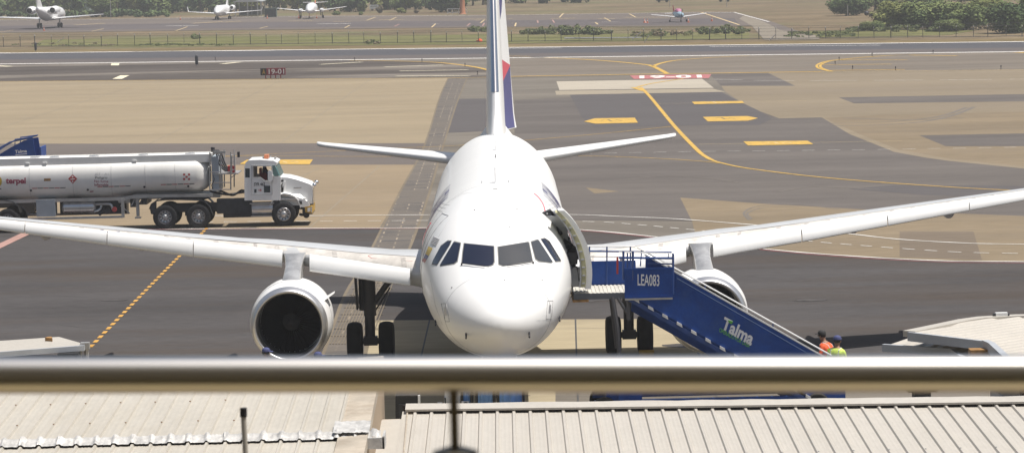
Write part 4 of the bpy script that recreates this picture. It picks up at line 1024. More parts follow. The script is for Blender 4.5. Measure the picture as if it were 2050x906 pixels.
mb = MB(); mb.loft([tsec(u, k) for u, k in ((-330, .8), (-320, 1), (-200, 1), (-60, 1), (60, 1), (140, 1), (214, 1), (232, 1), (265, 1), (330, 1), (392, 1), (400, .93), (408, .82), (415, .66))])
tank = mb.build('tank', M['tank'], ft, ang=50)
TB = BVHTree.FromPolygons([tuple(v) for v in mb.v], [tuple(f) for f in mb.f])
mb = MB(); mb.box(T(-320, 0).x, T(412, 0).x, yc - .95, yc - .90, 2.92, 3.27); mb.box(T(-320, 0).x, T(412, 0).x, yc + .90, yc + .95, 2.92, 3.27); mb.box(T(-320, 0).x, T(412, 0).x, yc - .90, yc + .90, 3.2, 3.235)
mb.build('tank_coaming', M['tank'], tank)
mb = MB()
for u in (-200, -60, 50, 90, 170, 270, 365): mb.lathe([(0, .24), (.03, .24), (.05, .2), (.06, .05)], (T(u, 0).x, yc, 3.23), 'Z', 20)
mb.each('manhole', M['alu'], tank)
mb = MB()
for u in (-160, -60, 58, 145, 222, 290, 350):
    mb.tube([v + (v - Vector((v.x, yc, 2.3))).normalized() * .004 for v in tsec(u)] + [tsec(u)[0]], .006, 5)
mb.each('weld_seam', M['pale_text'], tank)
mb = MB(); mb.box(T(-320, 0).x, T(235, 0).x, YT + .08, YT + .2, 1.32, 1.46); mb.prism([T(232, 398, .1), T(268, 390, .1), T(425, 388, .1), T(425, 394, .1), T(300, 396, .1), T(262, 398, .1), T(240, 405, .1)], (0, .15, 0)); mb.prism([T(232, 398, 2.1), T(268, 390, 2.1), T(425, 388, 2.1), T(425, 394, 2.1), T(300, 396, 2.1), T(262, 398, 2.1), T(240, 405, 2.1)], (0, .15, 0))
mb.box(T(-320, 0).x, T(425, 0).x, yc - .5, yc + .5, 1.3, 1.5)
mb.build('trailer_frame', M['steel'], ft)
def tt(name, txt, u0, v0, u1, v1, m, bold=.02, slices=4):        # lettering laid on the tank; v0 baseline, v1 top
    def f(a, b):
        u = u0 + (u1 - u0) * a; v = v0 + (v1 - v0) * b
        return hit(u, v, .012, TB)
    return text_obj(name, txt, f, m, tank, bold=bold, slices=slices)
tt('company_lettering', 'terpel', 11.5, 371, 51.5, 355.5, M['crimson'], .035)
tt('warning_lettering', 'JET - A1', 190, 351.5, 217, 346, M['pale_text'], .0)
tt('warning_lettering', 'Peligro', 191, 359, 215, 353.2, M['black_text'], .0)
tt('warning_lettering', 'No fume', 189, 365.2, 217, 360, M['crimson'], .0)
tt('warning_lettering', 'Inflamable', 189, 372, 217, 367, M['crimson'], .01)
def tank_patch(name, px, m, off=.01, g=5): return decal(name, px, m, tank, off, TB, g)
tank_patch('emblem', [(6 * math.cos(t * .52) - 2, 363 + 9.5 * math.sin(t * .52)) for t in range(12)], M['gold'])
tank_patch('hazard_diamond', [(136.5, 357.5), (145.5, 349), (154.8, 357.5), (145.8, 367.5)], M['dark_red'], .01)
tank_patch('hazard_symbol', [(143.5, 353.8), (145.5, 351), (147.5, 353.8), (145.5, 355.5)], M['white'], .018, 3); tank_patch('hazard_symbol', [(141, 358), (150, 357), (150, 358.6), (141, 359.4)], M['white'], .018, 3); tank_patch('hazard_symbol', [(144.6, 361.5), (146.6, 361.5), (146.6, 364.5), (144.6, 364.5)], M['white'], .018, 3)
tank_patch('placard', [(88, 357.3), (101.5, 356.8), (101.5, 361.8), (88, 362.3)], M['rust'])
for i in range(3):
    for j in range(3):
        if (i + j) % 2 == 0: u, v = 366.5 + i * 4.9, 347.2 + j * 4.5; tank_patch('checker_emblem', [(u, v), (u + 4.3, v), (u + 4.3, v + 4), (u, v + 4)], M['dark_red'], .01, 3)
for u0, u1, v0, v1 in ((64, 132, 376, 374.8), (195, 262, 373, 371.2), (322, 390, 368.6, 366.6), (-60, 3, 378, 377)):
    n = 6
    for i in range(n):
        a, b = i / n, (i + .93) / n
        tank_patch('reflective_tape', [(u0 + (u1 - u0) * a, v0 + (v1 - v0) * a), (u0 + (u1 - u0) * b, v0 + (v1 - v0) * b), (u0 + (u1 - u0) * b, v0 + (v1 - v0) * b + 1.4), (u0 + (u1 - u0) * a, v0 + (v1 - v0) * a + 1.4)], M['dark_red'] if i % 2 == 0 else M['black_text'], .012, 4)
tank_patch('white_tape', [(220, 361), (280, 359.5), (280, 361), (220, 362.5)], M['white'], .01)
for u, v in ((62, 381), (176, 379.5), (289, 374), (377, 372.5)):
    h_ = hit(u, v, 0, TB); mb = MB(); mb.lathe([(-.06, .045), (.03, .05)], h_, 'Y', 14); mb.build('sampling_port', M['dark_metal'], tank)
tank_patch('small_red_lettering', [(180, 382), (187, 381.6), (187, 383.6), (180, 384)], M['crimson'])
for u in (53, 88, 268):
    h_ = T(u, 322.5, .12); mb = MB(); mb.box(h_.x - .09, h_.x + .09, yc - 1.0, yc - .94, 3.02, 3.07); mb.build('marker_lamp', M['white'], tank)
# front end of the trailer: pump cabinet, hoses, ladder
mb = MB(); mb.box(T(412, 0).x, T(426, 0).x, YT + .25, YT + 2.2, T(0, 0).z * 0 + 1.62, 3.15); mb.build('front_cabinet', M['grey_box'], ft)
mb = MB()
for u in (419, 441, 461): mb.tube([T(u, 305, .25), T(u, 381, .25)], .03, 6); mb.tube([T(u, 305, 2.1), T(u, 381, 2.1)], .03, 6)
for v in (308, 345, 366, 380): mb.tube([T(419, v, .25), T(461 if v != 308 else 441, v, .25)], .025, 6)
mb.tube([T(461, 312, .25), T(469, 310, .25), T(470, 350, .25), T(462, 356, .25)], .022, 6); mb.tube([T(463, 312, .25), T(463, 350, .25)], .022, 6)
for v in (316, 324, 332, 340): mb.tube([T(461, v, .25), T(470, v, .25)], .016, 6)
mb.box(T(419, 0).x, T(465, 0).x, YT + .2, YT + 2.1, T(440, 350).z, T(440, 350).z + .05)
mb.box(T(415, 0).x, T(441, 0).x, YT + .2, YT + .3, T(430, 308).z, T(430, 308).z + .1)
mb.build('hose_platform', M['steel'], ft)
mb = MB()
for k in range(4):
    mb.tube(curve_pts([T(424 + 2 * k, 301 + k, .4 + .3 * k), T(432 + 2 * k, 310, .35 + .3 * k), T(438 + 2 * k, 330 - k, .3 + .3 * k), T(450 + k, 343, .3 + .3 * k), T(460, 346 - k, .3 + .3 * k)], 6), .035, 6)
mb.tube([T(423, 296, .5), T(423, 306, .5)], .06, 8); mb.tube([T(420, 298.5, .5), T(428, 298.5, .5)], .05, 8); mb.box(T(464, 0).x, T(469, 0).x, YT + .3, YT + .45, T(466, 316).z, T(466, 305).z)
mb.tube(curve_pts([T(425, 350, .2), T(428, 360, .15), T(423, 372, .2), T(428, 382, .3)], 6), .02, 6)
mb.tube(curve_pts([T(418, 384, .6), T(435, 388, .5), T(455, 391, .5), T(475, 388, .6), T(490, 386, .6)], 6), .05, 6); mb.tube(curve_pts([T(420, 380, 1), T(440, 386, 1), T(462, 394, 1), T(480, 384, 1), T(490, 389, 1)], 6), .05, 6)
mb.build('hoses', M['dark_metal'], ft)
mb = MB(); mb.box(T(443, 0).x, T(457, 0).x, YT + .5, YT + 1.0, T(450, 347).z, T(450, 334).z); mb.build('red_box', M['seat_red'], ft)
# trailer underside
mb = MB(); mb.box(T(57, 0).x, T(95, 0).x, YT + .05, YT + .7, T(76, 434).z, T(76, 400).z); mb.build('side_cabinet', M['grey_box'], ft)
mb = MB(); mb.box(T(-60, 0).x, T(231, 0).x, YT + .02, YT + .12, T(140, 438.5).z, T(140, 434).z); mb.box(T(228, 0).x, T(234, 0).x, YT + .05, YT + .15, T(231, 436).z, T(231, 398).z); mb.box(T(-60, 0).x, T(231, 0).x, YT + 2.2, YT + 2.3, T(140, 438.5).z, T(140, 434).z); mb.build('side_guard', M['steel'], ft)
mb = MB(); mb.lathe([(T(107, 0).x, .12), (T(108.5, 0).x, .2), (T(111, 0).x, .25), (T(171, 0).x, .25), (T(174, 0).x, .2), (T(176, 0).x, .1)], (0, YT + .4, T(140, 416).z), 'X', 24)
mb.tube(curve_pts([T(175, 412, .4), T(190, 410, .35), T(215, 409, .3), T(222, 413, .3), T(224, 420, .3)], 6), .06, 8); mb.tube(curve_pts([T(170, 424, .4), T(185, 425, .35), T(198, 420, .3), T(202, 412, .3)], 6), .055, 8)
for u in (112, 124, 146, 168): mb.lathe([(T(u, 0).x, .27), (T(u + 1.2, 0).x, .27)], (0, YT + .4, T(140, 416).z), 'X', 24)
mb.build('filter_vessel', M['alu'], ft)
mb = MB(); mb.box(T(118, 0).x, T(145, 0).x, YT + .3, YT + .9, T(130, 404).z, T(130, 398).z); mb.box(T(100, 0).x, T(235, 0).x, YT + .8, YT + 1.6, T(130, 432).z, T(130, 396).z); mb.tube([T(196, 430, .3), T(208, 420, .3)], .09, 8); mb.lathe([(-.05, .14), (.05, .14)], T(213, 423, .25), 'Y', 16)
mb.prism([T(285, 394, .2), T(293, 394, .2), T(293, 410, .2), T(276, 410, .2)], (0, 2, 0)); mb.box(T(245, 0).x, T(256, 0).x, YT + .3, YT + 1, T(250, 416).z, T(250, 396).z)
mb.build('pump_gear', M['dark_metal'], ft)
mb = MB(); mb.lathe([(-.03, .11), (.02, .11)], T(229, 419, .02), 'Y', 18); mb.build('red_valve', M['dark_red'], ft)
mb = MB(); mb.box(T(257, 0).x, T(263, 0).x, YT + .25, YT + .4, T(260, 434).z, T(260, 396).z); mb.box(T(254, 0).x, T(266, 0).x, YT + .15, YT + .45, T(260, 438).z, T(260, 435.5).z); mb.bar(T(240, 412, .3), T(258, 428, .3), .05); mb.bar(T(268, 399, .3), T(262, 412, .3), .05); mb.prism([T(232, 397, .3), T(285, 393, .3), T(274, 407, .3), T(236, 407, .3)], (0, .06, 0)); mb.build('landing_gear', M['steel'], ft)
def wheel(u, d=0.0, steer=False, Rr=.54, v=425.5, bright=True):
    x = T(u, v).x; y = YT + d; wm = MB()
    wm.lathe([(0, Rr * .56), (-.01, Rr * .64), (-.02, Rr * .85), (0, Rr * .96), (.05, Rr), (.26, Rr), (.31, Rr * .96), (.33, Rr * .85), (.3, Rr * .5), (.2, .1)], (x, y, Rr), 'Y', 40, cap=False)
    w_ = wm.build('wheel', M['tyre'], ft, ang=40)
    rm = MB()
    if steer: rm.lathe([(.0, Rr * .57), (-.02, Rr * .53), (.03, Rr * .48), (.05, Rr * .33), (.0, Rr * .28), (-.08, .10), (-.1, .01)], (x, y, Rr), 'Y', 32, cap=False)
    else: rm.lathe([(.0, Rr * .57), (.02, Rr * .53), (.13, Rr * .46), (.15, Rr * .28), (.03, Rr * .26), (-.02, .10), (-.03, .01)], (x, y, Rr), 'Y', 32, cap=False)
    rr_ = rm.build('rim', M['rim'] if bright else M['alu'], w_, ang=40)
    hb = MB()
    for k in range(10):
        a = k * .628; hb.lathe([(-.0, .03), (.06, .03)], (x + math.cos(a) * Rr * .4, y + (.02 if steer else .12), Rr + math.sin(a) * Rr * .4), 'Y', 6)
    hb.each('hand_hole', M['black'], rr_)
for u, st_ in ((568, True), (397, False), (330, False), (15, False), (-52, False), (-119, False)):
    wheel(u, 0, st_, bright=(u != 330)); 
    far = MB(); far.lathe([(-.3, .3), (-.32, .45), (-.25, .54), (-.02, .54), (.02, .45), (0, .1)], (T(u, 425).x, YT + 2.4, .54), 'Y', 24); far.build('wheel', M['tyre'], ft)
    ax = MB(); ax.tube([(T(u, 425).x, YT + .3, .54), (T(u, 425).x, YT + 2.1, .54)], .09, 8); ax.build('axle', M['chassis'], ft)
# tractor frame, mudguards
mb = MB(); mb.box(T(306, 0).x, T(612, 0).x, YT + .75, YT + .85, .68, .98); mb.box(T(306, 0).x, T(612, 0).x, YT + 1.6, YT + 1.7, .68, .98); mb.box(T(420, 0).x, T(490, 0).x, YT + .2, YT + .75, T(450, 428).z, T(450, 399).z); mb.box(T(432, 0).x, T(530, 0).x, YT + .35, YT + .75, .42, .8); mb.box(T(355, 0).x, T(372, 0).x, YT + .3, YT + .8, .55, 1.05)
mb.prism([T(318, 401, .6), T(342, 391, .6), T(405, 391, .6), T(418, 398, .6), T(400, 404, .6)], (0, 1.2, 0)); mb.box(T(534, 0).x, T(545, 0).x, YT + .1, YT + 2.3, .6, 1.15); mb.box(T(592, 0).x, T(612, 0).x, YT + .25, YT + 2.2, T(600, 430).z, T(600, 415).z)
mb.box(T(310, 0).x, T(420, 0).x, YT + .35, YT + .75, .75, 1.1)
mb.lathe([(-.1, .1), (0, .14), (.1, .1)], T(612, 432, .5), 'Y', 16); mb.tube([T(598, 430, .4), T(612, 432, .4)], .06, 8)
mb.build('tractor_frame', M['chassis'], ft)
mb = MB()
arc = [(298, 418), (302, 408), (311, 402), (330, 399.5), (363, 399), (397, 399.5), (410, 403), (419, 412), (424, 425), (426, 430)]
rr = [[T(u, v, .0), T(u, v, .62), T(u, v, .62) + Vector((0, 0, -.03)), T(u, v, .0) + Vector((0, 0, -.03))] for u, v in arc]
mb.loft(rr); rr = [[p_ + Vector((0, 1.8, 0)) for p_ in r_] for r_ in rr]; mb.loft(rr); mb.prism([T(300, 417, .01), T(304, 408, .01), T(311, 403, .01), T(311, 430, .01), T(302, 428, .01)], (0, .5, 0))
mb.build('mudguard', M['chassis'], ft)
mb = MB(); arc = [(-80, 408), (-60, 401), (-30, 399), (10, 400), (27, 404), (36, 412), (40, 425)]
rr = [[T(u, v, .0), T(u, v, .62), T(u, v, .62) + Vector((0, 0, -.03)), T(u, v, .0) + Vector((0, 0, -.03))] for u, v in arc]; mb.loft(rr); mb.build('mudguard', M['chassis'], ft)
# cab
def cabprof(): return [T(489.5, 401), T(489, 335), T(491.5, 325.5), T(497, 321), T(520, 320), T(548, 322), T(553.5, 325), T(551, 331), T(556, 352), T(562, 354), T(562, 401)]
doorwin = [T(507.5, 333), T(543, 333), T(544.5, 361), T(530.5, 361), T(522, 354.5), T(507.5, 354.5)]
slp = [T(490.8, 337), T(500, 337), T(500, 355.5), T(490.8, 355.5)]
cb = MB(); cb.holed(cabprof(), [doorwin, slp], (0, .06, 0)); cb.holed([p_ + Vector((0, WT - .25, 0)) for p_ in cabprof()], [[p_ + Vector((0, WT - .25, 0)) for p_ in doorwin]], (0, .06, 0))
top = [(489.5, 401), (489, 335), (491.5, 325.5), (497, 321), (520, 320), (548, 322), (553.5, 325), (551, 331)]
rr = [[T(u, v, .03), T(u, v, WT - .22), T(u + .9, v + .7, WT - .22), T(u + .9, v + .7, .03)] for u, v in top]; cb.loft(rr)
cb.box(T(490, 0).x, T(600, 0).x, YT + .1, YT + 2.3, T(520, 401).z, T(520, 399).z)
cb.prism([T(556, 352, .03), T(562, 354, .03), T(562, 400, .03), T(558, 400, .03)], (0, WT - .3, 0))
cab = cb.build('cab', M['cab'], ft, ang=30)
mb = MB(); mb.prism([T(551, 331, .06), T(556, 352, .06), T(561, 352, .12), T(551.5, 330, .12)], (0, WT - .35, 0)); mb.build('windscreen', M['screen'], cab)
mb = MB(); mb.prism([T(545, 331, -.01), T(550.5, 331, -.01), T(559, 352, -.01), T(547.5, 353, -.01)], (0, .02, 0)); mb.build('quarter_window', M['screen'], cab)
mb = MB(); mb.prism([p_ + Vector((0, .02, 0)) for p_ in slp], (0, .02, 0)); mb.build('rear_side_window', M['tint'], cab)
mb = MB(); dl = [T(504, 331, -.008), T(544, 331, -.008), T(545, 389, -.008), T(504.5, 389, -.008), T(504, 331, -.008)]; mb.tube(dl, .012, 5); mb.tube([T(507, 332.5, -.008), T(507, 355, -.008), T(522, 355.3, -.008), T(530.5, 362, -.008), T(545, 362, -.008)], .012, 5); mb.build('door_outline', M['line'], cab)
mb = MB(); mb.prism([T(528.5, 371.5, -.012), T(541, 371.5, -.012), T(541, 385, -.012), T(528.5, 385, -.012)], (0, .02, 0)); mb.build('lower_door_window', M['tint'], cab)
mb = MB(); mb.prism([T(509, 378.5, -.012), T(513.5, 378.5, -.012), T(513.5, 385.5, -.012), T(509, 385.5, -.012)], (0, .02, 0)); mb.build('door_handle', M['tint'], cab)
text_obj('door_lettering', 'SYR 462', quad_map(T(508.5, 372, -.012), T(530.5, 371.6, -.012), T(508.5, 365.4, -.012), T(530.5, 365, -.012)), M['black_text'], cab, bold=.02)
text_obj('door_lettering', '18', quad_map(T(518, 382.5, -.012), T(523.5, 382.5, -.012), T(518, 378.3, -.012), T(523.5, 378.3, -.012)), M['dark_red'], cab, bold=.03)
mb = MB(); mb.box(T(516, 0).x, T(524.5, 0).x, yc - .3, yc + .3, T(520, 320).z, T(520, 313).z); mb.build('beacon', M['amber'], cab)
mb = MB()
for u in (512, 536): mb.box(T(u, 0).x, T(u + 3, 0).x, yc - .2, yc + .2, T(u, 321).z, T(u, 317.5).z)
mb.tube([T(536, 319, .8), T(540, 314, .8)], .02, 6); mb.each('roof_lamps', M['steel'], cab)
mb = MB(); mb.loft([[T(u, v, -.22), T(u, v, -.10)] for u, v in ((537, 342), (540, 340), (544.5, 341), (546, 346), (546, 358), (544, 362.5), (539.5, 363), (537, 358))] , closed=False, cap=False)
mb = MB(); mb.prism([T(u, v, -.26) for u, v in ((537, 342), (539.5, 340), (544.5, 341), (546, 346), (546, 358), (544, 362.5), (539.5, 363), (537, 358))], (0, .14, 0)); mb.tube([T(546, 350, -.15), T(548, 352, .02)], .02, 6); mb.build('side_mirror', M['cab'], cab)
mb = MB(); mb.box(T(508, 0).x, T(521, 0).x, YT + .9, YT + 1.5, T(515, 364).z, T(515, 349).z); mb.box(T(505, 0).x, T(509, 0).x, YT + .9, YT + 1.5, T(515, 356).z, T(515, 340).z); mb.build('seat', M['seat_red'], cab)
mb = MB(); mb.box(T(540, 0).x, T(556, 0).x, YT + .2, YT + 2.1, T(545, 392).z, T(545, 361).z); mb.lathe([(0, .2), (.03, .2)], (T(537, 0).x, YT + .65, T(537, 357).z), 'X', 20); mb.build('dashboard', M['black'], cab)
# bonnet with arched wings
hd = MB(); pf = [(558, 398, .25), (556, 353, .30), (575, 354, .30), (590, 357.5, .34), (606, 362.5, .38), (620, 367.5, .42), (623.5, 371, .44), (624.5, 378, .45), (623.5, 408, .45), (600, 412, .35), (560, 412, .3)]
rr = []
cs = [[(u, v) for u, v, d in pf]]
for kk, (dd, sc_) in enumerate(((.30, 0), (.34, .5), (.42, 1), (WT - .62, 1), (WT - .54, .5), (WT - .50, 0))):
    rr.append([T(u, v + (1 - sc_) * 2.2 if 1 <= i <= 7 else v, dd) for i, (u, v, _) in enumerate(pf)])
hd.loft(rr); bon = hd.build('bonnet', M['cab'], ft, ang=35)
mb = MB(); mb.prism([T(587, 375.5, .27), T(602.5, 375, .27), T(602.5, 377.2, .27), T(587, 378, .27)], (0, .04, 0)); mb.build('air_vent', M['steel'], bon)
mb = MB(); mb.prism([T(561, 365, .20), T(571, 363.5, .20), T(567.5, 388, .20), T(556, 390, .20)], (0, .12, 0)); mb.build('air_cleaner', M['cab'], bon)
mb = MB(); mb.prism([T(622.5, 371, .42), T(626, 372, .42), T(626, 410, .42), T(622.5, 410, .42)], (0, WT - 1.05, 0)); mb.build('grille', M['chrome'], bon)
fd = MB(); arc = [(541, 408.5), (545, 402), (552, 394), (560, 388.5), (569, 386.5), (580, 388.5), (590, 393), (597, 400), (600, 409), (601, 415)]
outer = [(u, v) for u, v in arc]; 
rr = []
for i, (u, v) in enumerate(arc):
    w_ = 2.0
    rr.append([T(u, v, .02), T(u, v - 1.5, .1), T(u, v - 1.5, .55), T(u, v + 1.5, .55), T(u, v + 2.2, .02)])
fd.loft(rr); rr = [[Vector((p_.x, 2 * yc - .1 - p_.y, p_.z)) for p_ in r_] for r_ in rr]; fd.loft(rr)
fd.prism([T(590, 392, .06), T(604, 398, .06), T(616, 403, .06), T(620, 411, .06), T(617, 415, .06), T(601, 414.5, .06)], (0, .5, 0))
fd.prism([T(560, 389, .1), T(600, 389, .3), T(616, 403, .3), T(600, 400, .1)], (0, .4, 0))
fd.each('front_wing', M['cab'], ft, ang=35)
mb = MB(); mb.prism([T(597, 401.5, .04), T(604, 402, .04), T(605, 409, .04), T(600.5, 408.5, .04)], (0, .03, 0)); mb.build('headlight', M['glass2'], ft)
mb = MB(); mb.tube([T(624, 371, .3), T(629, 368, .2)], .02, 6); mb.sphere(T(628.5, 371, .2), .1); mb.sphere(T(628.5, 371, 2.0), .1); mb.build('bonnet_mirror', M['chrome'], ft)
mb = MB(); mb.prism([T(610, 414, .04), T(625, 412, .04), T(625, 427, .04), T(611, 425, .04)], (0, WT - .3, 0)); mb.build('bumper', M['yellow'], ft)
mb = MB(); mb.prism([T(615.5, 416, .03), T(621.5, 415, .03), T(621.5, 423, .03), T(615.5, 424, .03)], (0, .02, 0)); mb.prism([T(623, 413, .035), T(624.5, 413, .035), T(624.5, 425, .035), T(623, 425, .035)], (0, .02, 0)); mb.build('bumper_plate', M['white'], ft)
mb = MB(); mb.lathe([(T(489.5, 0).x, .24), (T(491, 0).x, .30), (T(533, 0).x, .30), (T(534.5, 0).x, .24)], (0, YT + .36, T(510, 418.5).z), 'X', 28)
mb.box(T(487, 0).x, T(536, 0).x, YT + .05, YT + .5, T(510, 408.5).z, T(510, 406.5).z); mb.build('fuel_tank', M['alu'], ft)
mb = MB()
for i in range(16): x = T(491.5 + i * 2.2, 0).x; mb.box(x, x + .02, YT + .045, YT + .06, T(510, 416).z, T(510, 409.5).z)
mb.box(T(489, 0).x, T(535, 0).x, YT + .04, YT + .4, T(510, 433.5).z, T(510, 431.5).z); mb.build('step', M['steel'], ft)
# ------------------------------------------------------------------ people
M['skin'] = mat('skin', (.25, .13, .08), .6); M['hair'] = mat('dark_hair', (.015, .012, .01), .8)
M['navy'] = mat('navy_cloth', (.03, .035, .08), .9); M['orange'] = mat('orange_vest', (.75, .10, .02), .7, var=.15, scale=12); M['lime'] = mat('lime_vest', (.55, .70, .12), .7, var=.15, scale=12)
M['reflect'] = mat('reflective_band', (.55, .55, .55), .4); M['cap_blue'] = mat('cap_blue', (.05, .06, .16), .8); M['cap_black'] = mat('cap_black', (.02, .02, .02), .8)
M['shoe'] = mat('black_boot', (.02, .02, .02), .6)
def skin_mesh(pts, edges, rad, sub=1):
    me = bpy.data.meshes.new('s'); bm = bmesh.new(); ly = bm.verts.layers.skin.verify(); vs = [bm.verts.new(p) for p in pts]
    for a, b in edges: bm.edges.new((vs[a], vs[b]))
    for v, r_ in zip(vs, rad): v[ly].radius = (r_, r_) if not isinstance(r_, tuple) else r_
    vs[0][ly].use_root = True
    bm.to_mesh(me); bm.free(); ob = bpy.data.objects.new('s', me); COL.objects.link(ob)
    ob.modifiers.new('k', 'SKIN'); m_ = ob.modifiers.new('u', 'SUBSURF'); m_.levels = sub; m_.render_levels = sub
    dg = bpy.context.evaluated_depsgraph_get(); dg.update(); out = bpy.data.meshes.new_from_object(ob.evaluated_get(dg))
    bpy.data.objects.remove(ob); bpy.data.meshes.remove(me); return out
def person(loc, rz, label, top, trousers, vest, cap, lean=.0, seated=False, arms=None, text=None, hgt=1.75):
    t = thing('person', label, 'person', loc, rz=rz)
    # faces +X in its own frame, left = +Y
    hz = 0.95
    hipx = 0
    if seated: hz = 0.45
    def up_(x, y, z_): return (x + lean * (z_ - hz), y, z_)
    P = [(0, 0, hz)]; Rr = [(.16, .13)]; E_ = []
    def add(p, r, par): P.append(p); Rr.append(r); E_.append((par, len(P) - 1)); return len(P) - 1
    d = hz - .95
    w = add(up_(0, 0, 1.12 + d), (.155, .115), 0); ch = add(up_(0, 0, 1.32 + d), (.18, .125), w); nb = add(up_(.0, 0, 1.46 + d), (.10, .08), ch); nk = add(up_(.02, 0, 1.53 + d), .058, nb)
    hd0 = add(up_(.035, 0, 1.61 + d), .085, nk); hd1 = add(up_(.045, 0, 1.69 + d), .088, hd0); 
    arms = arms or {}
    for s in (-1, 1):
        el, wr_ = arms.get(s, ((.02, .27, 1.13), (.14, .27, .92)))
        sh = add(up_(0, s * .185, 1.42 + d), .072, nb); e = add(up_(el[0], s * el[1], el[2] + d), .048, sh); wv = add(up_(wr_[0], s * wr_[1], wr_[2] + d), .034, e)
        dv = Vector(wr_) - Vector(el); dv.normalize(); pm = add(tuple(Vector(up_(wr_[0], s * wr_[1], wr_[2] + d)) + Vector((dv.x, s * dv.y, dv.z)) * .08), (.042, .02), wv)
        base = Vector(P[pm])
        for k in range(4):
            o = (k - 1.5) * .021; f1 = add(tuple(base + Vector((dv.x, s * dv.y, dv.z)) * .045 + Vector((o, 0, o * .1))), .0095, pm); add(tuple(Vector(P[f1]) + Vector((dv.x, s * dv.y * .5, dv.z)) * (.035 - abs(k - 1.4) * .006) + Vector((0, -s * .01, 0))), .008, f1)
        add(tuple(Vector(P[wv]) + Vector((dv.x + .5, s * dv.y, dv.z)) * .065), .011, wv)
        if seated:
            kn = add((.44, s * .14, hz + .02), .075, 0); an_ = add((.50, s * .13, .10), .045, kn); add((.64, s * .13, .04), .04, an_)
        else:
            hp = add((0, s * .10, .86), .095, 0); kn = add((.03, s * .12, .50), .065, hp); an_ = add((-.01, s * .12, .09), .045, kn); add((.13, s * .13, .035), .04, an_)
    me = skin_mesh(P, E_, Rr, 1)
    for m_ in (M['skin'], top, trousers, M['shoe']): me.materials.append(m_)
    for p_ in me.polygons:
        c = p_.center; z_ = c.z - d; p_.use_smooth = True
        handy = abs(c.y) > .21 and (c - Vector(P[0])).length > 0 and any((c - Vector(P[i])).length < .13 for i in range(len(P)) if Rr[i] in (.034,) or Rr[i] == (.042, .02))
        p_.material_index = 0 if (z_ > 1.5 or handy) else 1 if z_ > .96 else 3 if c.z < .09 else 2
    b = bpy.data.objects.new('body', me); COL.objects.link(b); b.parent = t
    hc = Vector(up_(.045, 0, 1.67 + d))
    # face: nose, brow and ears belong to the head
    fm = MB(); fm.sphere(hc + Vector((.098, 0, -.005)), .016, 8, 6, (1, .8, 1.5)); fm.sphere(hc + Vector((0, .09, -.01)), .022, 8, 6, (.7, .5, 1.2)); fm.sphere(hc + Vector((0, -.09, -.01)), .022, 8, 6, (.7, .5, 1.2)); fm.build('face', M['skin'], t, world=False)
    fm = MB(); fm.sphere(hc + Vector((.084, .032, .02)), .009, 6, 5); fm.sphere(hc + Vector((.084, -.032, .02)), .009, 6, 5); fm.sphere(hc + Vector((.086, 0, -.045)), .014, 6, 5, (.5, 1.5, .4)); fm.build('eyes', M['black'], t, world=False)
    hm = MB(); hm.sphere(hc + Vector((-.02, 0, .03)), .101, 14, 10, (1, .9, .95)); hm.build('hair', M['hair'], t, world=False)
    if cap:
        cm = MB(); cm.lathe([(0, .108), (.05, .106), (.085, .085), (.105, .05), (.112, .01)], hc + Vector((-.01, 0, .045)), 'Z', 18); cm.prism([hc + Vector(q_) for q_ in ((.07, -.075, .052), (.17, -.055, .045), (.19, 0, .043), (.17, .055, .045), (.07, .075, .052))], (0, 0, .012)); cm.build('cap', cap, t, world=False)
    if vest:
        vm = MB(); rr = []
        for z_, a, b_ in ((.88, .185, .235), (1.0, .175, .225), (1.12, .17, .215), (1.25, .175, .225), (1.36, .172, .235), (1.44, .15, .22), (1.50, .105, .13)):
            rr.append([Vector(up_(math.cos(6.28318 * j / 22) * a, math.sin(6.28318 * j / 22) * b_, z_ + d)) for j in range(22)])
        vm.loft(rr); vb = vm.build('vest', vest, t, world=False)
        bm_ = MB(); 
        for z_ in (1.02, 1.27):
            rr = [[Vector(up_(math.cos(6.28318 * j / 22) * (.182), math.sin(6.28318 * j / 22) * .232, zz_ + d)) for j in range(22)] for zz_ in (z_ - .022, z_ + .022)]; bm_.loft(rr, cap=False)
        for s in (-1, 1): bm_.tube([up_(.165, s * .1, 1.05 + d), up_(.172, s * .11, 1.3 + d), up_(.12, s * .11, 1.45 + d), up_(0, s * .12, 1.51 + d), up_(-.12, s * .11, 1.45 + d), up_(-.172, s * .11, 1.3 + d)], .015, 5)
        bm_.build('reflective_band', M['reflect'], vb, world=False)
        if text:
            q_ = quad_map(up_(-.195, .12, 1.12 + d), up_(-.195, -.12, 1.12 + d), up_(-.195, .12, 1.20 + d), up_(-.195, -.12, 1.20 + d))
            bm2 = text_bm(text, bold=.03, slices=1); mbb = MB(); bm2.verts.index_update(); mbb.add([q_(v.co.x, v.co.y) for v in bm2.verts], [tuple(v.index for v in f.verts) for f in bm2.faces]); bm2.free(); mbb.build('vest_lettering', M['white'], vb, world=False, smooth=False, recalc=False)
    return t
def gp(u, v, ztop, Y=None):        # ground point of a person whose crown is seen at (u, v)
    d = ray(u, v); p_ = EYE + d * ((ztop - H) / d.z); return (p_.x, p_.y, 0)
person(gp(1663, 667, 1.74), R(150), 'person in an orange vest and black cap at the foot of the stairs', M['orange'], M['navy'], M['orange'], M['cap_black'], lean=.30, arms={1: ((.12, .30, 1.18), (.33, .28, 1.22)), -1: ((.02, .28, 1.14), (.1, .27, .92))}, text='Talma')
person(gp(1674, 676, 1.76), R(60), 'person in a lime yellow vest and dark cap beside the orange vested one', M['lime'], M['navy'], M['lime'], M['cap_blue'], lean=.04)
person(gp(526, 698, 1.78), R(-20), 'person in a navy cap and lime vest at the left rim of the left engine', M['lime'], M['navy'], M['lime'], M['cap_blue'], lean=.08)
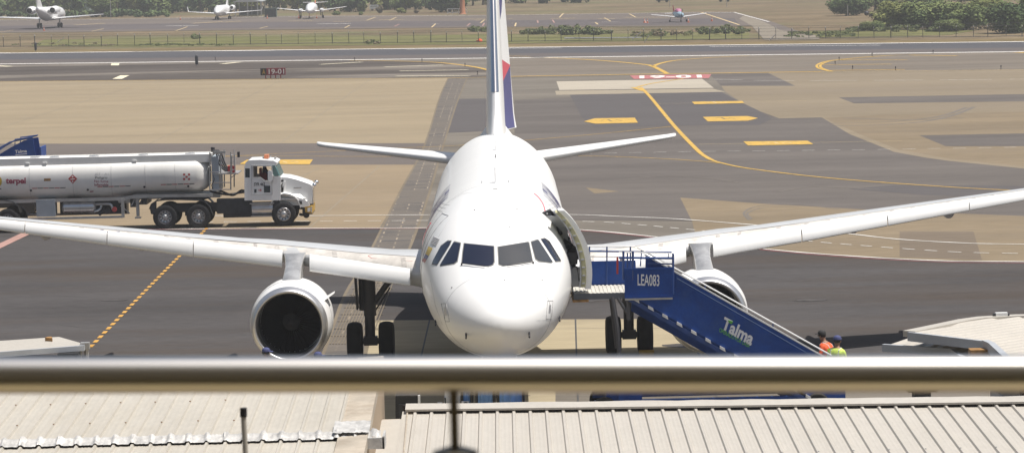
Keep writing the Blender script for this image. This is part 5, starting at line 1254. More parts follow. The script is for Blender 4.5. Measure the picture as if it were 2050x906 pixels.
person(gp(627, 706.5, 1.78), R(-10), 'person in a blue cap bending near the right rim of the left engine', M['navy'], M['navy'], M['lime'], M['cap_blue'], lean=.12)
person((T(514, 0).x + .05, YT + 1.15, T(515, 364).z - .42), 0, 'person driving the fuel truck, seen through the cab door window', M['navy'], M['navy'], None, M['cap_black'], lean=-.05, seated=True, arms={1: ((.2, .25, 1.15), (.48, .18, 1.2)), -1: ((.2, .25, 1.15), (.48, .18, 1.2))})

# ------------------------------------------------------------------ baggage equipment between the roof and the nose
M['curtain'] = mat('light_blue_curtain', (.22, .40, .68), .6, var=.2, scale=3)
YB = 76.0
B = lambda u, v, d=0: PY(u, v, YB) + Vector((0, d, 0))
def gx(u): return B(u, 800).x
def cart(u0, u1, label):
    x0, x1 = gx(u0), gx(u1); t = thing('baggage_cart', label, 'baggage cart', ((x0 + x1) / 2, YB + .75, 0), 'baggage carts in a row below the nose')
    mb = MB(); mb.box(x0, x1, YB, YB + 1.5, .42, .78); mb.build('bed', M['blue'], t)
    mb = MB(); rr = []
    n = 10
    for i in range(n + 1):
        x = x0 + .06 + (x1 - x0 - .12) * i / n; o = .02 * math.sin(i * 2.1)
        rr.append([(x, YB + .03 + o, .80), (x, YB + .03 + o, 1.55), (x, YB + .2, 1.66), (x, YB + 1.3, 1.66), (x, YB + 1.47, 1.55), (x, YB + 1.47, .80)])
    mb.loft(rr); mb.build('curtain', M['curtain'], t)
    mb = MB()
    for x in (x0 + .02, x1 - .02):
        for y in (YB + .02, YB + 1.48): mb.box(x - .025, x + .025, y - .025, y + .025, .78, 1.68)
    mb.each('post', M['dark_metal'], t)
    for x in (x0 + .25, x1 - .25):
        for y in (YB + .12, YB + 1.38):
            mb = MB(); mb.lathe([(-.06, .08), (-.06, .2), (.06, .2), (.06, .08)], (x, y, .2), 'Y', 18); mb.build('wheel', M['tyre'], t)
    mb = MB(); mb.tube([(x0, YB + .75, .4), (x0 - .3, YB + .75, .35)], .03, 6); mb.build('drawbar', M['steel'], t)
    return t
cart(923, 946, 'baggage cart with light blue curtain just right of the white tug'); cart(952, 991, 'baggage cart with light blue curtain in the middle of the row'); cart(995, 1050, 'widest baggage cart with light blue curtain at the right of the row')
t = thing('baggage_tug', 'small white baggage tug with cab at the left end of the cart row', 'tug', (gx(900), YB + .7, 0))
mb = MB(); mb.box(gx(874), gx(938), YB - .1, YB + 1.3, .3, .78); mb.build('body', M['blue'], t)
mb = MB(); mb.loft([[(x, y, z_) for x, y, z_ in ((gx(886) + s, YB, .7), (gx(886) + s + .08, YB + .05, 1.5), (gx(886) + s + .08, YB + 1.2, 1.5), (gx(886) + s, YB + 1.25, .7))] for s in (0, (gx(918) - gx(886)))]); mb.build('cab', M['ac_white'], t)
mb = MB(); mb.box(gx(890), gx(893), YB - .03, YB + .02, .95, 1.15); mb.build('cab_window', M['tint'], t)
mb = MB(); mb.prism([B(924, 801, -.12), B(939, 801, -.12), B(936, 811, -.12), B(924, 811, -.12)], (0, .06, 0)); mb.prism([B(876, 803, -.12), B(886, 803, -.12), B(884, 812, -.12), B(878, 812, -.12)], (0, .06, 0)); mb.each('lamp_panel', M['white'], t)
mb = MB(); mb.lathe([(-.03, .06), (.0, .06)], B(932.5, 807, -.13), 'Y', 16); mb.build('headlight', M['dark_metal'], t)
for u in (884, 930):
    for y in (YB - .02, YB + 1.2): mb = MB(); mb.lathe([(-.1, .1), (-.1, .28), (.1, .28), (.1, .1)], (gx(u), y, .28), 'Y', 20); mb.build('wheel', M['tyre'], t)
t = thing('low_dolly', 'low open blue dolly with a pale arched handle right of the curtained carts', 'dolly', (gx(1054), YB - .6, 0))
mb = MB(); x0, x1 = gx(1021), gx(1088); mb.box(x0, x1, YB - .9, YB - .85, .45, B(1050, 798).z + .0); mb.box(x0, x1, YB - .85, YB - .1, .42, .5); mb.box(x0, x1, YB - .15, YB - .1, .5, .85); mb.box(x0, x0 + .04, YB - .85, YB - .15, .5, .85); mb.box(x1 - .04, x1, YB - .85, YB - .15, .5, .85); mb.build('bed', M['blue'], t)
mb = MB(); c0 = Vector(((x0 + x1) / 2, YB - .93, B(1050, 812).z)); mb.tube([c0 + Vector((math.cos(a * .314) * .34, 0, math.sin(a * .314) * .13)) for a in range(11)], .018, 6); mb.build('handle', M['white'], t)
for x in (x0 + .2, x1 - .2):
    for y in (YB - .8, YB - .2): mb = MB(); mb.lathe([(-.05, .06), (-.05, .2), (.05, .2), (.05, .06)], (x, y, .2), 'Y', 16); mb.build('wheel', M['tyre'], t)
t = thing('black_wheeled_box', 'black box on wheels with a white corner post beyond the roof gap', 'machine', (PY(797, 800, 74).x, 74.6, 0))  # wheeled box standing in for an unidentified black shape
q = lambda u, v, d=0: PY(u, v, 74) + Vector((0, d, 0))
mb = MB(); mb.prism([(q(774, 0).x, 74, .25), (q(815, 0).x, 74, .25), (q(815, 0).x, 74, 1.5), (q(770, 0).x, 74, 1.5), (q(768, 0).x, 74, .6)], (0, 1.6, 0)); mb.build('housing', M['black'], t)
mb = MB(); mb.box(q(815.5, 0).x, q(820, 0).x, 73.95, 74.05, .2, 1.5); mb.build('corner_post', M['white'], t)
mb = MB(); mb.box(q(776, 0).x, q(812, 0).x, 73.97, 73.99, .9, 1.3); mb.build('front_plate', M['dark_metal'], t)
for x in (q(778, 0).x, q(810, 0).x):
    for y in (74.1, 75.5): mb = MB(); mb.lathe([(-.07, .06), (-.07, .25), (.07, .25), (.07, .06)], (x, y, .25), 'Y', 18); mb.build('wheel', M['tyre'], t)

# ------------------------------------------------------------------ small airfield objects
def edge_light(u, v, lab):
    p_ = G(u, v); h_ = .38
    t = thing('edge_light', lab, 'taxiway light', p_, 'small edge lights around the taxiway islands')
    mb = MB(); mb.tube([(0, 0, 0), (0, 0, h_ * .6)], .03, 8); mb.lathe([(0, .1), (.02, .1), (.03, .04)], (0, 0, 0), 'Z', 12); mb.build('stem', M['dark_metal'], t, world=False)
    mb = MB(); mb.lathe([(h_ * .6, .05), (h_ * .8, .06), (h_, .03)], (0, 0, 0), 'Z', 10); mb.build('lamp', M['dark_metal'], t, world=False)
for u, v, lab in ((710, 122, 'edge light nearest the dark shoulder left of the tail'), (845, 124.5, 'edge light at the top of the curve left of the tail'), (931, 133.5, 'edge light on the curve close to the tail'), (956, 149.5, 'edge light just left of the tail fin below the curve'),
                  (1746, 113, 'edge light on the yellow outline of the right island'), (1680, 121, 'edge light where the right island curve begins'), (1672, 130, 'edge light inside the bend of the right island'), (1707, 139, 'edge light on the lowest stripe of the right island, left one'), (1793, 141, 'edge light on the lowest stripe of the right island, right one'),
                  (2004, 139, 'lone edge light near the right border of the picture'), (1868, 107, 'edge light beside the runway line above the right island'), (431, 121, 'edge light by the runway line right of the dark marker post')):
    edge_light(u, v, lab)
def marker(u, v, lab, hh=1.25):
    p_ = G(u, v); t = thing('marker_post', lab, 'marker post', p_)
    mb = MB(); mb.lathe([(.15, .10), (.2, .17), (hh * .8, .19), (hh * .95, .12), (hh, .05)], (0, 0, 0), 'Z', 14); mb.build('post_body', M['dark_metal'], t, world=False)
    mb = MB(); mb.tube([(0, 0, 0), (0, 0, .2)], .06, 8); mb.build('post_foot', M['steel'], t, world=False)
marker(394, 132, 'short dark marker post between the runway line and the sign'); marker(71.5, 103, 'dark marker post in the verge in front of the fence at the left')
# taxiway sign
p0 = G(547, 157.5); t = thing('taxiway_sign', 'black and dark red taxiway sign reading A 19-01 on four short legs', 'sign', p0)
k = p0.y / F; sx = lambda u: (u - 547) * k; sh = 21 * k
mb = MB(); mb.box(sx(522), sx(534), -.15, .15, .35, sh); mb.build('sign_panel', M['black'], t, world=False)
sr = mat('dark_red_panel', (.22, .02, .04), .5); mb = MB(); mb.box(sx(534), sx(572), -.15, .15, .35, sh); mb.build('sign_panel', sr, t, world=False)
mb = MB()
for u in (532, 542, 552, 562): mb.tube([(sx(u), 0, 0), (sx(u), 0, .36)], .05, 6)
mb.each('leg', M['red'], t, world=False)
def sgn(txt, u0, u1, m):
    q_ = quad_map((sx(u0), -.16, .45), (sx(u1), -.16, .45), (sx(u0), -.16, sh - .09), (sx(u1), -.16, sh - .09))
    bm2 = text_bm(txt, bold=.015, slices=1); mbb = MB(); bm2.verts.index_update(); mbb.add([q_(v.co.x, v.co.y) for v in bm2.verts], [tuple(v.index for v in f.verts) for f in bm2.faces]); bm2.free(); mbb.build('sign_lettering', m, t, world=False, smooth=False, recalc=False)
sgn('A', 525.5, 532, M['yellow']); sgn('19-01', 538.5, 569.5, M['white'])
# fence
fp0, fp1 = G(0, 94.3, 0), G(2048, 73.4, 0); fd_ = (fp1 - fp0); 
t = thing('perimeter_fence', 'long low wire fence with pale tipped posts running along the far side of the runway', 'fence', fp0)
M['post'] = mat('fence_post', (.06, .06, .06), .7); M['tip'] = mat('pale_post_tip', (.6, .6, .58), .6)
zf = lambda u: .0
post = None
n0 = 0
for i in range(-3, 66):
    u = 6 + i * 32.9
    vb = 94.3 - (u / 2048) * 20.9; p_ = G(u, vb, 0); kk = p_.y / F; hh = 23.5 * kk
    if i == -3 or post is None:
        mb = MB(); mb.tube([(0, 0, 0), (0, 0, .85), (0, 0, .87)], .035, 6); mb2 = MB(); mb2.tube([(0, 0, .87), (.0, 0, 1)], .045, 6)
        po = mb.build('fence_post', M['post'], t, world=False); tp = mb2.build('post_tip', M['tip'], po, world=False)
        post = po
    else:
        po = post.copy(); COL.objects.link(po); po.parent = t
        tp = post.children[0].copy(); COL.objects.link(tp); tp.parent = po
    w_ = random.uniform(.8, 1.8); po.location = p_ - fp0 + Vector((random.uniform(-.15, .15), 0, 0)); po.scale = (w_, w_, hh * random.uniform(.94, 1.05)); po.rotation_euler = (0, R(random.uniform(-1.5, 1.5)), 0)
mb = MB()
for h_ in (.08, .5, 1.0, 1.4, 1.7):
    a, b = G(-100, 95.3, 0), G(2150, 72.4, 0); n = 60
    mb.tube([a.lerp(b, i / n) + Vector((0, 0, h_ + random.uniform(-.03, .03))) for i in range(n + 1)], .014 if h_ > .1 else .04, 4)
mb.build('fence_wire', M['post'], t)
mb = MB()
for u0, v0, u1, v1 in ((1290, 82, 1300, 70), (1265, 77, 1284, 64), (1540, 78, 1553, 69), (115, 81, 128, 76)):
    mb.tube([G(u0, v0 + 5, 0) + Vector((0, 0, .1)), PY(u1, v1, G(u0, v0 + 5).y)], .06, 6)
mb.build('brace', M['steel'], t)
mb = MB(); mb.tube([PY(1130, 77, G(1130, 83).y), PY(1285, 75.8, G(1130, 83).y - 2)], .12, 6); tag(mb.build('pipe', M['steel'], None), 'pale grey pipe lying on the grass along the fence right of the tail', 'pipe')
# ---------------------------------------------------------------- far aircraft
M['far_white'] = mat('far_aircraft_white', (.78, .78, .78), .3, coat=.3); M['far_grey'] = mat('far_aircraft_underside', (.45, .45, .50), .35)
def simple_body(secs, n=20, axis='Y'):
    rr = []
    for s, zc, rx, rz_ in secs: rr.append([Vector((math.cos(6.28318 * j / n) * rx, s, zc + math.sin(6.28318 * j / n) * rz_)) for j in range(n)])
    return rr
def slab(mb, a0, c0, a1, c1, th0, th1, vertical=False):   # leading-edge points a0, a1 with chords along +y
    a0, a1 = Vector(a0), Vector(a1); nrm = Vector((1, 0, 0)) if vertical else Vector((0, 0, 1))
    rr = []
    for a, c, th in ((a0, c0, th0), (a1, c1, th1)):
        rr.append([a, a + Vector((0, c * .1, 0)) + nrm * th * .4, a + Vector((0, c * .35, 0)) + nrm * th * .5, a + Vector((0, c, 0)), a + Vector((0, c * .35, 0)) - nrm * th * .5, a + Vector((0, c * .1, 0)) - nrm * th * .4])
    mb.loft(rr)
def bizjet(name, label, u, v, rz, k, winglet, fat=1.0):
    p_ = G(u, v); t = thing(name, label, 'private jet', p_, rz=rz)
    # nose at y = -9k .. tail at +9k
    secs = [(-9.2, 1.9, .05, .05), (-8.9, 1.95, .35, .3), (-8.2, 2.05, .65, .6), (-7.2, 2.25, .92, .9), (-6, 2.35, 1.08, 1.1), (-4, 2.4, 1.15, 1.18), (3, 2.4, 1.15, 1.18), (5, 2.6, 1.05, 1.02), (7, 2.95, .72, .7), (8.6, 3.2, .4, .4), (9.6, 3.35, .12, .12)]
    mb = MB(); mb.loft(simple_body([(s * k, zc * k, rx * k * fat, rz_ * k * fat) for s, zc, rx, rz_ in secs])); bd = mb.build('fuselage', M['far_white'], t, world=False, ang=60)
    mb = MB()
    for sx_ in (-.42, .42):
        mb.prism([Vector((sx_ - .36, -7.05, 2.78)) * k, Vector((sx_ + .36, -7.05, 2.78)) * k, Vector((sx_ + .3, -6.3, 3.22)) * k, Vector((sx_ - .3, -6.3, 3.22)) * k], (0, -.08 * k, .05 * k))
    for s in (-1, 1): mb.prism([Vector((s * .88, -6.95, 2.7)) * k, Vector((s * 1.03, -6.3, 2.75)) * k, Vector((s * .86, -6.2, 3.12)) * k], (s * .06 * k, 0, 0))
    mb.build('cockpit_window', M['glass'], t, world=False)
    for s in (-1, 1):
        w = MB(); slab(w, Vector((s * .8, -1.6, 1.55)) * k, 3.9 * k, Vector((s * 9.9, 3.4, 2.15)) * k, 1.1 * k, .42 * k, .12 * k); w.build('wing', M['far_white'], t, world=False)
        if winglet: w = MB(); slab(w, Vector((s * 9.85, 3.5, 2.15)) * k, 1.0 * k, Vector((s * 10.3, 4.3, 3.5)) * k, .5 * k, .1 * k, .06 * k, True); w.build('winglet', M['far_white'], t, world=False)
        e = MB(); e.lathe([(3.0, .42), (2.95, .5), (3.1, .60), (4, .70), (5.2, .68), (6.4, .5), (6.5, .45)], (0, 0, 0), 'Y', 26, cap=False)
        e.v = [Vector((x_.x + s * 1.95, x_.y, x_.z + 3.05)) * k for x_ in e.v]; en = e.build('engine', M['far_white'], t, world=False, ang=60)
        e = MB(); e.lathe([(3.3, .42), (3.35, .02)], (0, 0, 0), 'Y', 20); e.lathe([(6.2, .44), (6.15, .02)], (0, 0, 0), 'Y', 20); e.lathe([(2.99, .43), (3.5, .44)], (0, 0, 0), 'Y', 20, cap=False); e.lathe([(6.15, .44), (6.48, .455)], (0, 0, 0), 'Y', 20, cap=False); e.v = [Vector((x_.x + s * 1.95, x_.y, x_.z + 3.05)) * k for x_ in e.v]; e.each('engine_interior', M['black'], en, world=False)
        e = MB(); e.box(min(s * 1.0, s * 1.5), max(s * 1.0, s * 1.5), 3.9, 5.8, 2.98, 3.12); e.v = [x_ * k for x_ in e.v]; e.build('pylon', M['far_white'], en, world=False)
        h_ = MB(); slab(h_, Vector((0, 8.6, 6.4)) * k, 2.0 * k, Vector((s * 3.9, 9.9, 6.5)) * k, .9 * k, .2 * k, .1 * k); h_.build('tailplane', M['far_white'], t, world=False)
        g_ = MB(); g_.tube([Vector((s * 1.75, .6, .5)) * k, Vector((s * 1.75, .6, 1.6)) * k], .1 * k, 8); gl = g_.build('landing_gear', M['steel'], t, world=False)
        for o in (-.22, .22): g_ = MB(); g_.lathe([(-.13 * k, .1 * k), (-.14 * k, .38 * k), (0, .44 * k), (.14 * k, .38 * k), (.13 * k, .1 * k)], Vector((s * 1.75 + o * 1.1, .6, .44)) * k, 'X', 18); g_.build('wheel', M['tyre'], gl, world=False)
    f = MB(); slab(f, Vector((0, 5.2, 3.4)) * k, 3.9 * k, Vector((0, 8.4, 6.5)) * k, 2.2 * k, .34 * k, .22 * k, True); f.build('fin', M['far_white'], t, world=False)
    g_ = MB(); g_.tube([Vector((0, -6.4, .3)) * k, Vector((0, -6.4, 1.5)) * k], .08 * k, 8); gl = g_.build('landing_gear', M['steel'], t, world=False)
    for o in (-.14, .14): g_ = MB(); g_.lathe([(-.08 * k, .1 * k), (-.08 * k, .28 * k), (.08 * k, .28 * k), (.08 * k, .1 * k)], Vector((o, -6.4, .28)) * k, 'X', 16); g_.build('wheel', M['tyre'], gl, world=False)
    return t
bizjet('business_jet', 'white twin engine private jet seen from behind at the top left corner', 101.5, 56, R(174.5), 1.12, False)
bizjet('business_jet', 'white private jet with upturned wingtips facing the viewer on the far apron', 446, 39, R(-5), .76, True, 1.22)
# twin propeller aircraft
p_ = G(625, 37); t = thing('propeller_airplane', 'white twin propeller airplane facing the viewer in front of the far trees', 'airplane', p_, rz=R(-4))
k = .92
mb = MB(); mb.loft(simple_body([(s * k, zc * k, rx * k * 1.25, rz_ * k * 1.2) for s, zc, rx, rz_ in ((-5.6, 1.7, .05, .05), (-5.2, 1.75, .4, .4), (-4, 1.95, .68, .7), (-2.6, 2.2, .82, .95), (2, 2.2, .82, .95), (5, 2.4, .4, .5), (7, 2.6, .1, .15))])); mb.build('fuselage', M['far_white'], t, world=False, ang=60)
mb = MB(); mb.prism([Vector((-.55, -3.55, 2.45)) * k, Vector((.55, -3.55, 2.45)) * k, Vector((.45, -2.8, 2.95)) * k, Vector((-.45, -2.8, 2.95)) * k], (0, -.1, .06)); mb.build('windscreen', M['tint'], t, world=False)
for s in (-1, 1):
    mb = MB(); slab(mb, Vector((s * .6, -1.2, 1.5)) * k, 2.2 * k, Vector((s * 7.5, -.4, 2.35)) * k, 1.1 * k, .3 * k, .12 * k); mb.build('wing', M['far_white'], t, world=False)
    mb = MB(); mb.lathe([(-3.2, .12), (-3.1, .3), (-2.4, .42), (0, .42), (2, .15)], (0, 0, 0), 'Y', 18); mb.v = [Vector((x_.x + s * 2.3, x_.y, x_.z + 1.75)) * k for x_ in mb.v]; nc = mb.build('engine', M['far_white'], t, world=False)
    mb = MB()
    for a in range(3): an_ = a * 2.094 + .5; mb.bar(Vector((s * 2.3, -3.25, 1.75)) * k, Vector((s * 2.3 + math.cos(an_) * 1.1, -3.25, 1.75 + math.sin(an_) * 1.1)) * k, .12, .04)
    mb.build('propeller', M['dark_metal'], nc, world=False)
    mb = MB(); mb.tube([Vector((s * 2.3, -.8, .2)) * k, Vector((s * 2.3, -.8, 1.5)) * k], .09, 8); gl = mb.build('landing_gear', M['dark_metal'], t, world=False)
    mb = MB(); mb.lathe([(-.15, .08), (-.15, .32), (.15, .32), (.15, .08)], Vector((s * 2.3, -.8, .34)), 'X', 16); mb.build('wheel', M['tyre'], gl, world=False)
    mb = MB(); slab(mb, Vector((0, 5.6, 3.3)) * k, 1.4 * k, Vector((s * 2.7, 5.9, 3.4)) * k, .8 * k, .15, .08); mb.build('tailplane', M['far_white'], t, world=False)
mb = MB(); slab(mb, Vector((0, 4.6, 2.6)) * k, 2.2 * k, Vector((0, 6, 4.4)) * k, 1.2 * k, .2, .12, True); mb.build('fin', M['amber'], t, world=False)
mb = MB(); mb.tube([Vector((0, -4.4, .2)), Vector((0, -4.4, 1.4))], .06, 8); gl = mb.build('landing_gear', M['amber'], t, world=False)
mb = MB(); mb.lathe([(-.08, .08), (-.08, .25), (.08, .25), (.08, .08)], Vector((0, -4.4, .26)), 'X', 16); mb.build('wheel', M['tyre'], gl, world=False)
# small single-engine airplane
p_ = G(1358, 44.5); t = thing('light_airplane', 'small single engine low wing airplane with pale blue nose parked right of the tail fin', 'airplane', p_, rz=R(8))
M['pale_blue'] = mat('pale_blue_paint', (.30, .42, .50), .4); M['pinkish'] = mat('pink_cover', (.40, .14, .24), .6)
mb = MB(); mb.loft(simple_body([(-2.9, 1.15, .2, .2), (-2.6, 1.2, .45, .42), (-1.4, 1.25, .55, .5), (0, 1.3, .58, .6), (1.5, 1.3, .5, .5), (4.2, 1.35, .12, .18)])); mb.build('fuselage', M['pale_blue'], t, world=False, ang=60)
mb = MB(); mb.loft(simple_body([(-1.3, 1.7, .3, .05), (-.6, 1.85, .45, .38), (.5, 1.85, .45, .38), (1.6, 1.6, .3, .1)])); mb.build('canopy_cover', M['pinkish'], t, world=False, ang=60)
for s in (-1, 1):
    mb = MB(); slab(mb, (s * .5, -.8, .85), 1.6, (s * 4.6, -.6, 1.35), 1.1, .2, .1); mb.build('wing', M['far_white'], t, world=False)
    mb = MB(); mb.tube([(s * 1.4, .1, .2), (s * 1.2, .1, .9)], .05, 8); gl = mb.build('landing_gear', M['steel'], t, world=False)
    mb = MB(); mb.lathe([(-.08, .06), (-.08, .2), (.08, .2), (.08, .06)], (s * 1.4, .1, .2), 'X', 16); mb.build('wheel', M['tyre'], gl, world=False)
    mb = MB(); slab(mb, (0, 3.6, 1.4), .9, (s * 1.5, 3.7, 1.4), .7, .1, .06); mb.build('tailplane', M['far_white'], t, world=False)
mb = MB(); slab(mb, (0, 3.0, 1.5), 1.3, (0, 4.0, 2.7), .6, .12, .08, True); mb.build('fin', M['dark_red'], t, world=False)
mb = MB(); mb.tube([(0, -2.2, .15), (0, -2.3, .9)], .05, 8); gl = mb.build('landing_gear', M['steel'], t, world=False)
mb = MB(); mb.lathe([(-.07, .06), (-.07, .18), (.07, .18), (.07, .06)], (0, -2.2, .19), 'X', 16); mb.build('wheel', M['tyre'], gl, world=False)
mb = MB(); mb.bar((-.03, -2.98, 1.2), (.12, -2.98, 2.15), .1, .04); mb.bar((-.03, -2.98, 1.2), (-.2, -2.98, .25), .1, .04); mb.build('propeller', M['dark_metal'], t, world=False)
M['cone'] = mat('faded_cone', (.52, .15, .07), .7)
def cone(u, v, lab, hh=.75):
    p_ = G(u, v); t = thing('traffic_cone', lab, 'traffic cone', p_)
    mb = MB(); mb.lathe([(.04, .16), (hh * .95, .04), (hh, .03)], (0, 0, 0), 'Z', 16); mb.build('cone_body', M['cone'], t, world=False)
    mb = MB(); mb.box(-.2, .2, -.2, .2, 0, .04); mb.build('base', M['cone'], t, world=False)
    mb = MB(); mb.lathe([(hh * .5, .105), (hh * .65, .086)], (0, 0, 0), 'Z', 16, cap=False); mb.build('collar', M['white'], t, world=False)
for u, v, lab in ((88, 62, 'orange traffic cone beside the wheels of the jet at the top left'), (1425, 43, 'orange traffic cone right of the small single engine airplane'), (1378, 45.5, 'orange traffic cone touching the wheel of the small single engine airplane'), (1290, 46, 'left one of two orange cones left of the small airplane'), (1296, 46.8, 'right one of two orange cones left of the small airplane'), (598, 37, 'orange traffic cone at the left wheel of the twin propeller airplane'), (634, 37, 'orange traffic cone under the wing of the twin propeller airplane'), (361, 40, 'thin orange cone left of the jet with upturned wingtips'), (535, 37.5, 'thin orange cone between the jet and the twin propeller airplane')):
    cone(u, v, lab)
p_ = G(961, 84); mb = MB(); mb.lathe([(0, .34), (.15, .33), (.3, .25), (.42, .15)], p_, 'Z', 16); mb.box(p_.x - .5, p_.x - .1, p_.y - .1, p_.y + .2, 0, .25); tag(mb.build('orange_hydrant', M['orange'], None), 'small bright orange red mound on the grass just left of the tail', 'equipment')
# beacon mast, sign board, shelter, container, building
p_ = G(926, 28.5); t = thing('orange_mast', 'thick orange mast with a white railing at its foot beside the far apron', 'mast', p_)
mb = MB(); mb.lathe([(0, .75), (.3, .55), (3, .5), (14, .4)], (0, 0, 0), 'Z', 20); mb.build('mast_pole', mat('mast_orange', (.42, .17, .08), .6), t, world=False)
mb = MB(); kk = p_.y / F
for x in (-30, -20, -8, 8): mb.box(x * kk - .05, x * kk + .05, 1.0, 1.1, 0, 1.1)
mb.box(-30 * kk, 10 * kk, 1.0, 1.1, 1.0, 1.15); mb.box(-30 * kk, 10 * kk, 1.0, 1.1, .3, .42); mb.build('railing', M['white'], t, world=False)
p_ = G(749, 24.5); kk = p_.y / F; t = thing('notice_board', 'white notice board on legs in front of the far trees', 'sign', p_)
mb = MB(); mb.box(-9 * kk, 9 * kk, 0, .1, 6 * kk, 14.5 * kk); mb.build('board', M['far_white'], t, world=False)
mb = MB(); mb.box(-7 * kk, 7 * kk, -.03, 0, 11 * kk, 12.5 * kk); mb.build('board_line', M['seal'], t, world=False)
for x in (-8, 8): mb = MB(); mb.box(x * kk - .06, x * kk + .06, .02, .08, 0, 6 * kk); mb.build('leg', M['steel'], t, world=False)
p_ = G(497, 32.5); kk = p_.y / F; t = thing('open_hangar', 'open sided shelter with pale pitched roof and blue edge behind the private jet', 'shelter', p_)
mb = MB(); mb.prism([(-30 * kk, 0, 29 * kk), (-6 * kk, 0, 36 * kk), (28 * kk, 0, 29 * kk), (28 * kk, 0, 28 * kk), (-30 * kk, 0, 28 * kk)], (0, 12, 0)); rf = mb.build('roof', M['ac_grey'], t, world=False)
mb = MB(); mb.box(-36 * kk, 4 * kk, -3, -2.8, 36 * kk, 38.5 * kk); mb.build('roof_edge', M['curtain'], t, world=False)
for x in (-26, -1, 19, 26):
    for y in (0, 11): mb = MB(); mb.box(x * kk - .12, x * kk + .12, y, y + .24, 0, 28 * kk); mb.build('column', M['steel'], t, world=False)
mb = MB(); mb.box(-28 * kk, 26 * kk, 12, 12.2, 0, 18 * kk); mb.build('back_wall', M['seal'], t, world=False)
p_ = G(550, 34.5); kk = p_.y / F; t = thing('shipping_container', 'dark green grey container behind the twin propeller airplane, left side', 'container', p_)
mb = MB(); mb.box(-20 * kk, 3 * kk, 0, 3, 0, 18 * kk); mb.build('container_body', mat('container_green', (.09, .12, .10), .7, var=.1, scale=1), t, world=False)
mb = MB()
for i in range(14): x = (-19 + i * 1.6) * kk; mb.box(x, x + .06, -.05, 0, .2, 17 * kk)
mb.build('door_ribs', M['dark_metal'], t, world=False)
p_ = G(133, 34); kk = p_.y / F; t = thing('far_building', 'pale green building end behind the trees at the top left', 'building', p_ + Vector((0, 25, 0)))
mb = MB(); mb.box(-22 * kk, 18 * kk, 0, 12, 0, 60 * kk); mb.build('wall', mat('pale_green_wall', (.26, .33, .29), .8, var=.06, scale=.5), t, world=False)
mb = MB(); mb.box(-12 * kk, -6 * kk, -.05, 0, 22 * kk, 60 * kk); mb.build('downpipe', M['ac_grey'], t, world=False)
mb = MB(); mb.box(-24 * kk, 20 * kk, -.5, 12.5, 60 * kk, 62 * kk); mb.build('roof', M['steel'], t, world=False)
p_ = G(1745, 33); mb = MB(); mb.box(p_.x - .3, p_.x + 1.8, p_.y, p_.y + 1.2, 0, .6); mb.sphere(p_ + Vector((-.8, .3, .5)), .4); tag(mb.build('debris', M['dark_metal'], None), 'dark debris heap at the foot of the right trees', 'debris')
for u, v, lab, w_ in ((1327, 2, 'dark parked vehicle at the top edge above the small airplane', 26), (1450, 1, 'dark vehicle at the top edge, farther right', 24)):
    p_ = G(u, v + 3); kk = p_.y / F; t = thing('parked_car', lab, 'car', p_)
    mb = MB(); hw_ = w_ * kk / 2; mb.prism([(-hw_, 0, .4), (hw_, 0, .4), (hw_, 0, 1.0), (hw_ * .6, 0, 1.1), (hw_ * .4, 0, 1.6), (-hw_ * .5, 0, 1.6), (-hw_ * .7, 0, 1.1), (-hw_, 0, 1.0)], (0, 1.8, 0)); mb.build('body', M['navy'], t, world=False)
    for x in (-hw_ * .6, hw_ * .6): mb = MB(); mb.lathe([(-.1, .1), (-.1, .34), (.1, .34), (.1, .1)], (x, 0, .34), 'Y', 16); mb.build('wheel', M['tyre'], t, world=False)
    mb = MB(); mb.prism([(-hw_ * .55, -.02, 1.1), (hw_ * .5, -.02, 1.1), (hw_ * .36, -.02, 1.5), (-hw_ * .44, -.02, 1.5)], (0, .03, 0)); mb.build('window', M['glass2'], t, world=False)
for u, v0, lab in ((1455, 14, 'thin lean pole at the top edge near the dark vehicles'), (1341, 15, 'leaning dark pole below the left dark vehicle'), (1697, 32, 'thin pole in front of the dense dark tree at the right'), (222, 38, 'tall thin grey pole in front of the trees right of the left jet')):
    p_ = G(u, v0); mb = MB(); mb.tube([p_, p_ + Vector((0, 0, 6 if u == 222 else 2))], .07, 6); tag(mb.build('pole', M['steel'], None), lab, 'pole')
# ------------------------------------------------------------------ vegetation
def leaf_mat(name, c1, c2, sc_=.5):
    m = bpy.data.materials.new(name); m.use_nodes = True; nt = m.node_tree; N = nt.nodes; L = nt.links; b = N['Principled BSDF']
    b.inputs['Roughness'].default_value = .8; b.inputs['Specular IOR Level'].default_value = .2
    geo = N.new('ShaderNodeNewGeometry'); n1 = N.new('ShaderNodeTexNoise'); n1.inputs['Scale'].default_value = sc_; n1.inputs['Detail'].default_value = 5
    L.new(geo.outputs['Position'], n1.inputs['Vector'])
    mr = N.new('ShaderNodeMapRange'); mr.inputs['From Min'].default_value = .38; mr.inputs['From Max'].default_value = .62; L.new(n1.outputs['Fac'], mr.inputs['Value'])
    mx = N.new('ShaderNodeMix'); mx.data_type = 'RGBA'; L.new(mr.outputs[0], mx.inputs[0]); mx.inputs[6].default_value = (*c1, 1); mx.inputs[7].default_value = (*c2, 1); L.new(mx.outputs[2], b.inputs['Base Color'])
    return m
WL = [leaf_mat('weed_dark', (.09, .115, .045), (.15, .17, .07), .6), leaf_mat('weed_mid', (.10, .13, .05), (.17, .18, .08), .6), leaf_mat('weed_yellow', (.15, .16, .06), (.24, .22, .11), .6), leaf_mat('weed_dry', (.16, .13, .08), (.26, .21, .14), .6)]
LM = [leaf_mat('dark_foliage', (.060, .098, .038), (.13, .175, .062)), leaf_mat('mid_foliage', (.090, .130, .044), (.185, .22, .075)), leaf_mat('yellow_green_foliage', (.13, .155, .045), (.26, .27, .09)), leaf_mat('dry_foliage', (.08, .075, .045), (.16, .13, .08))]
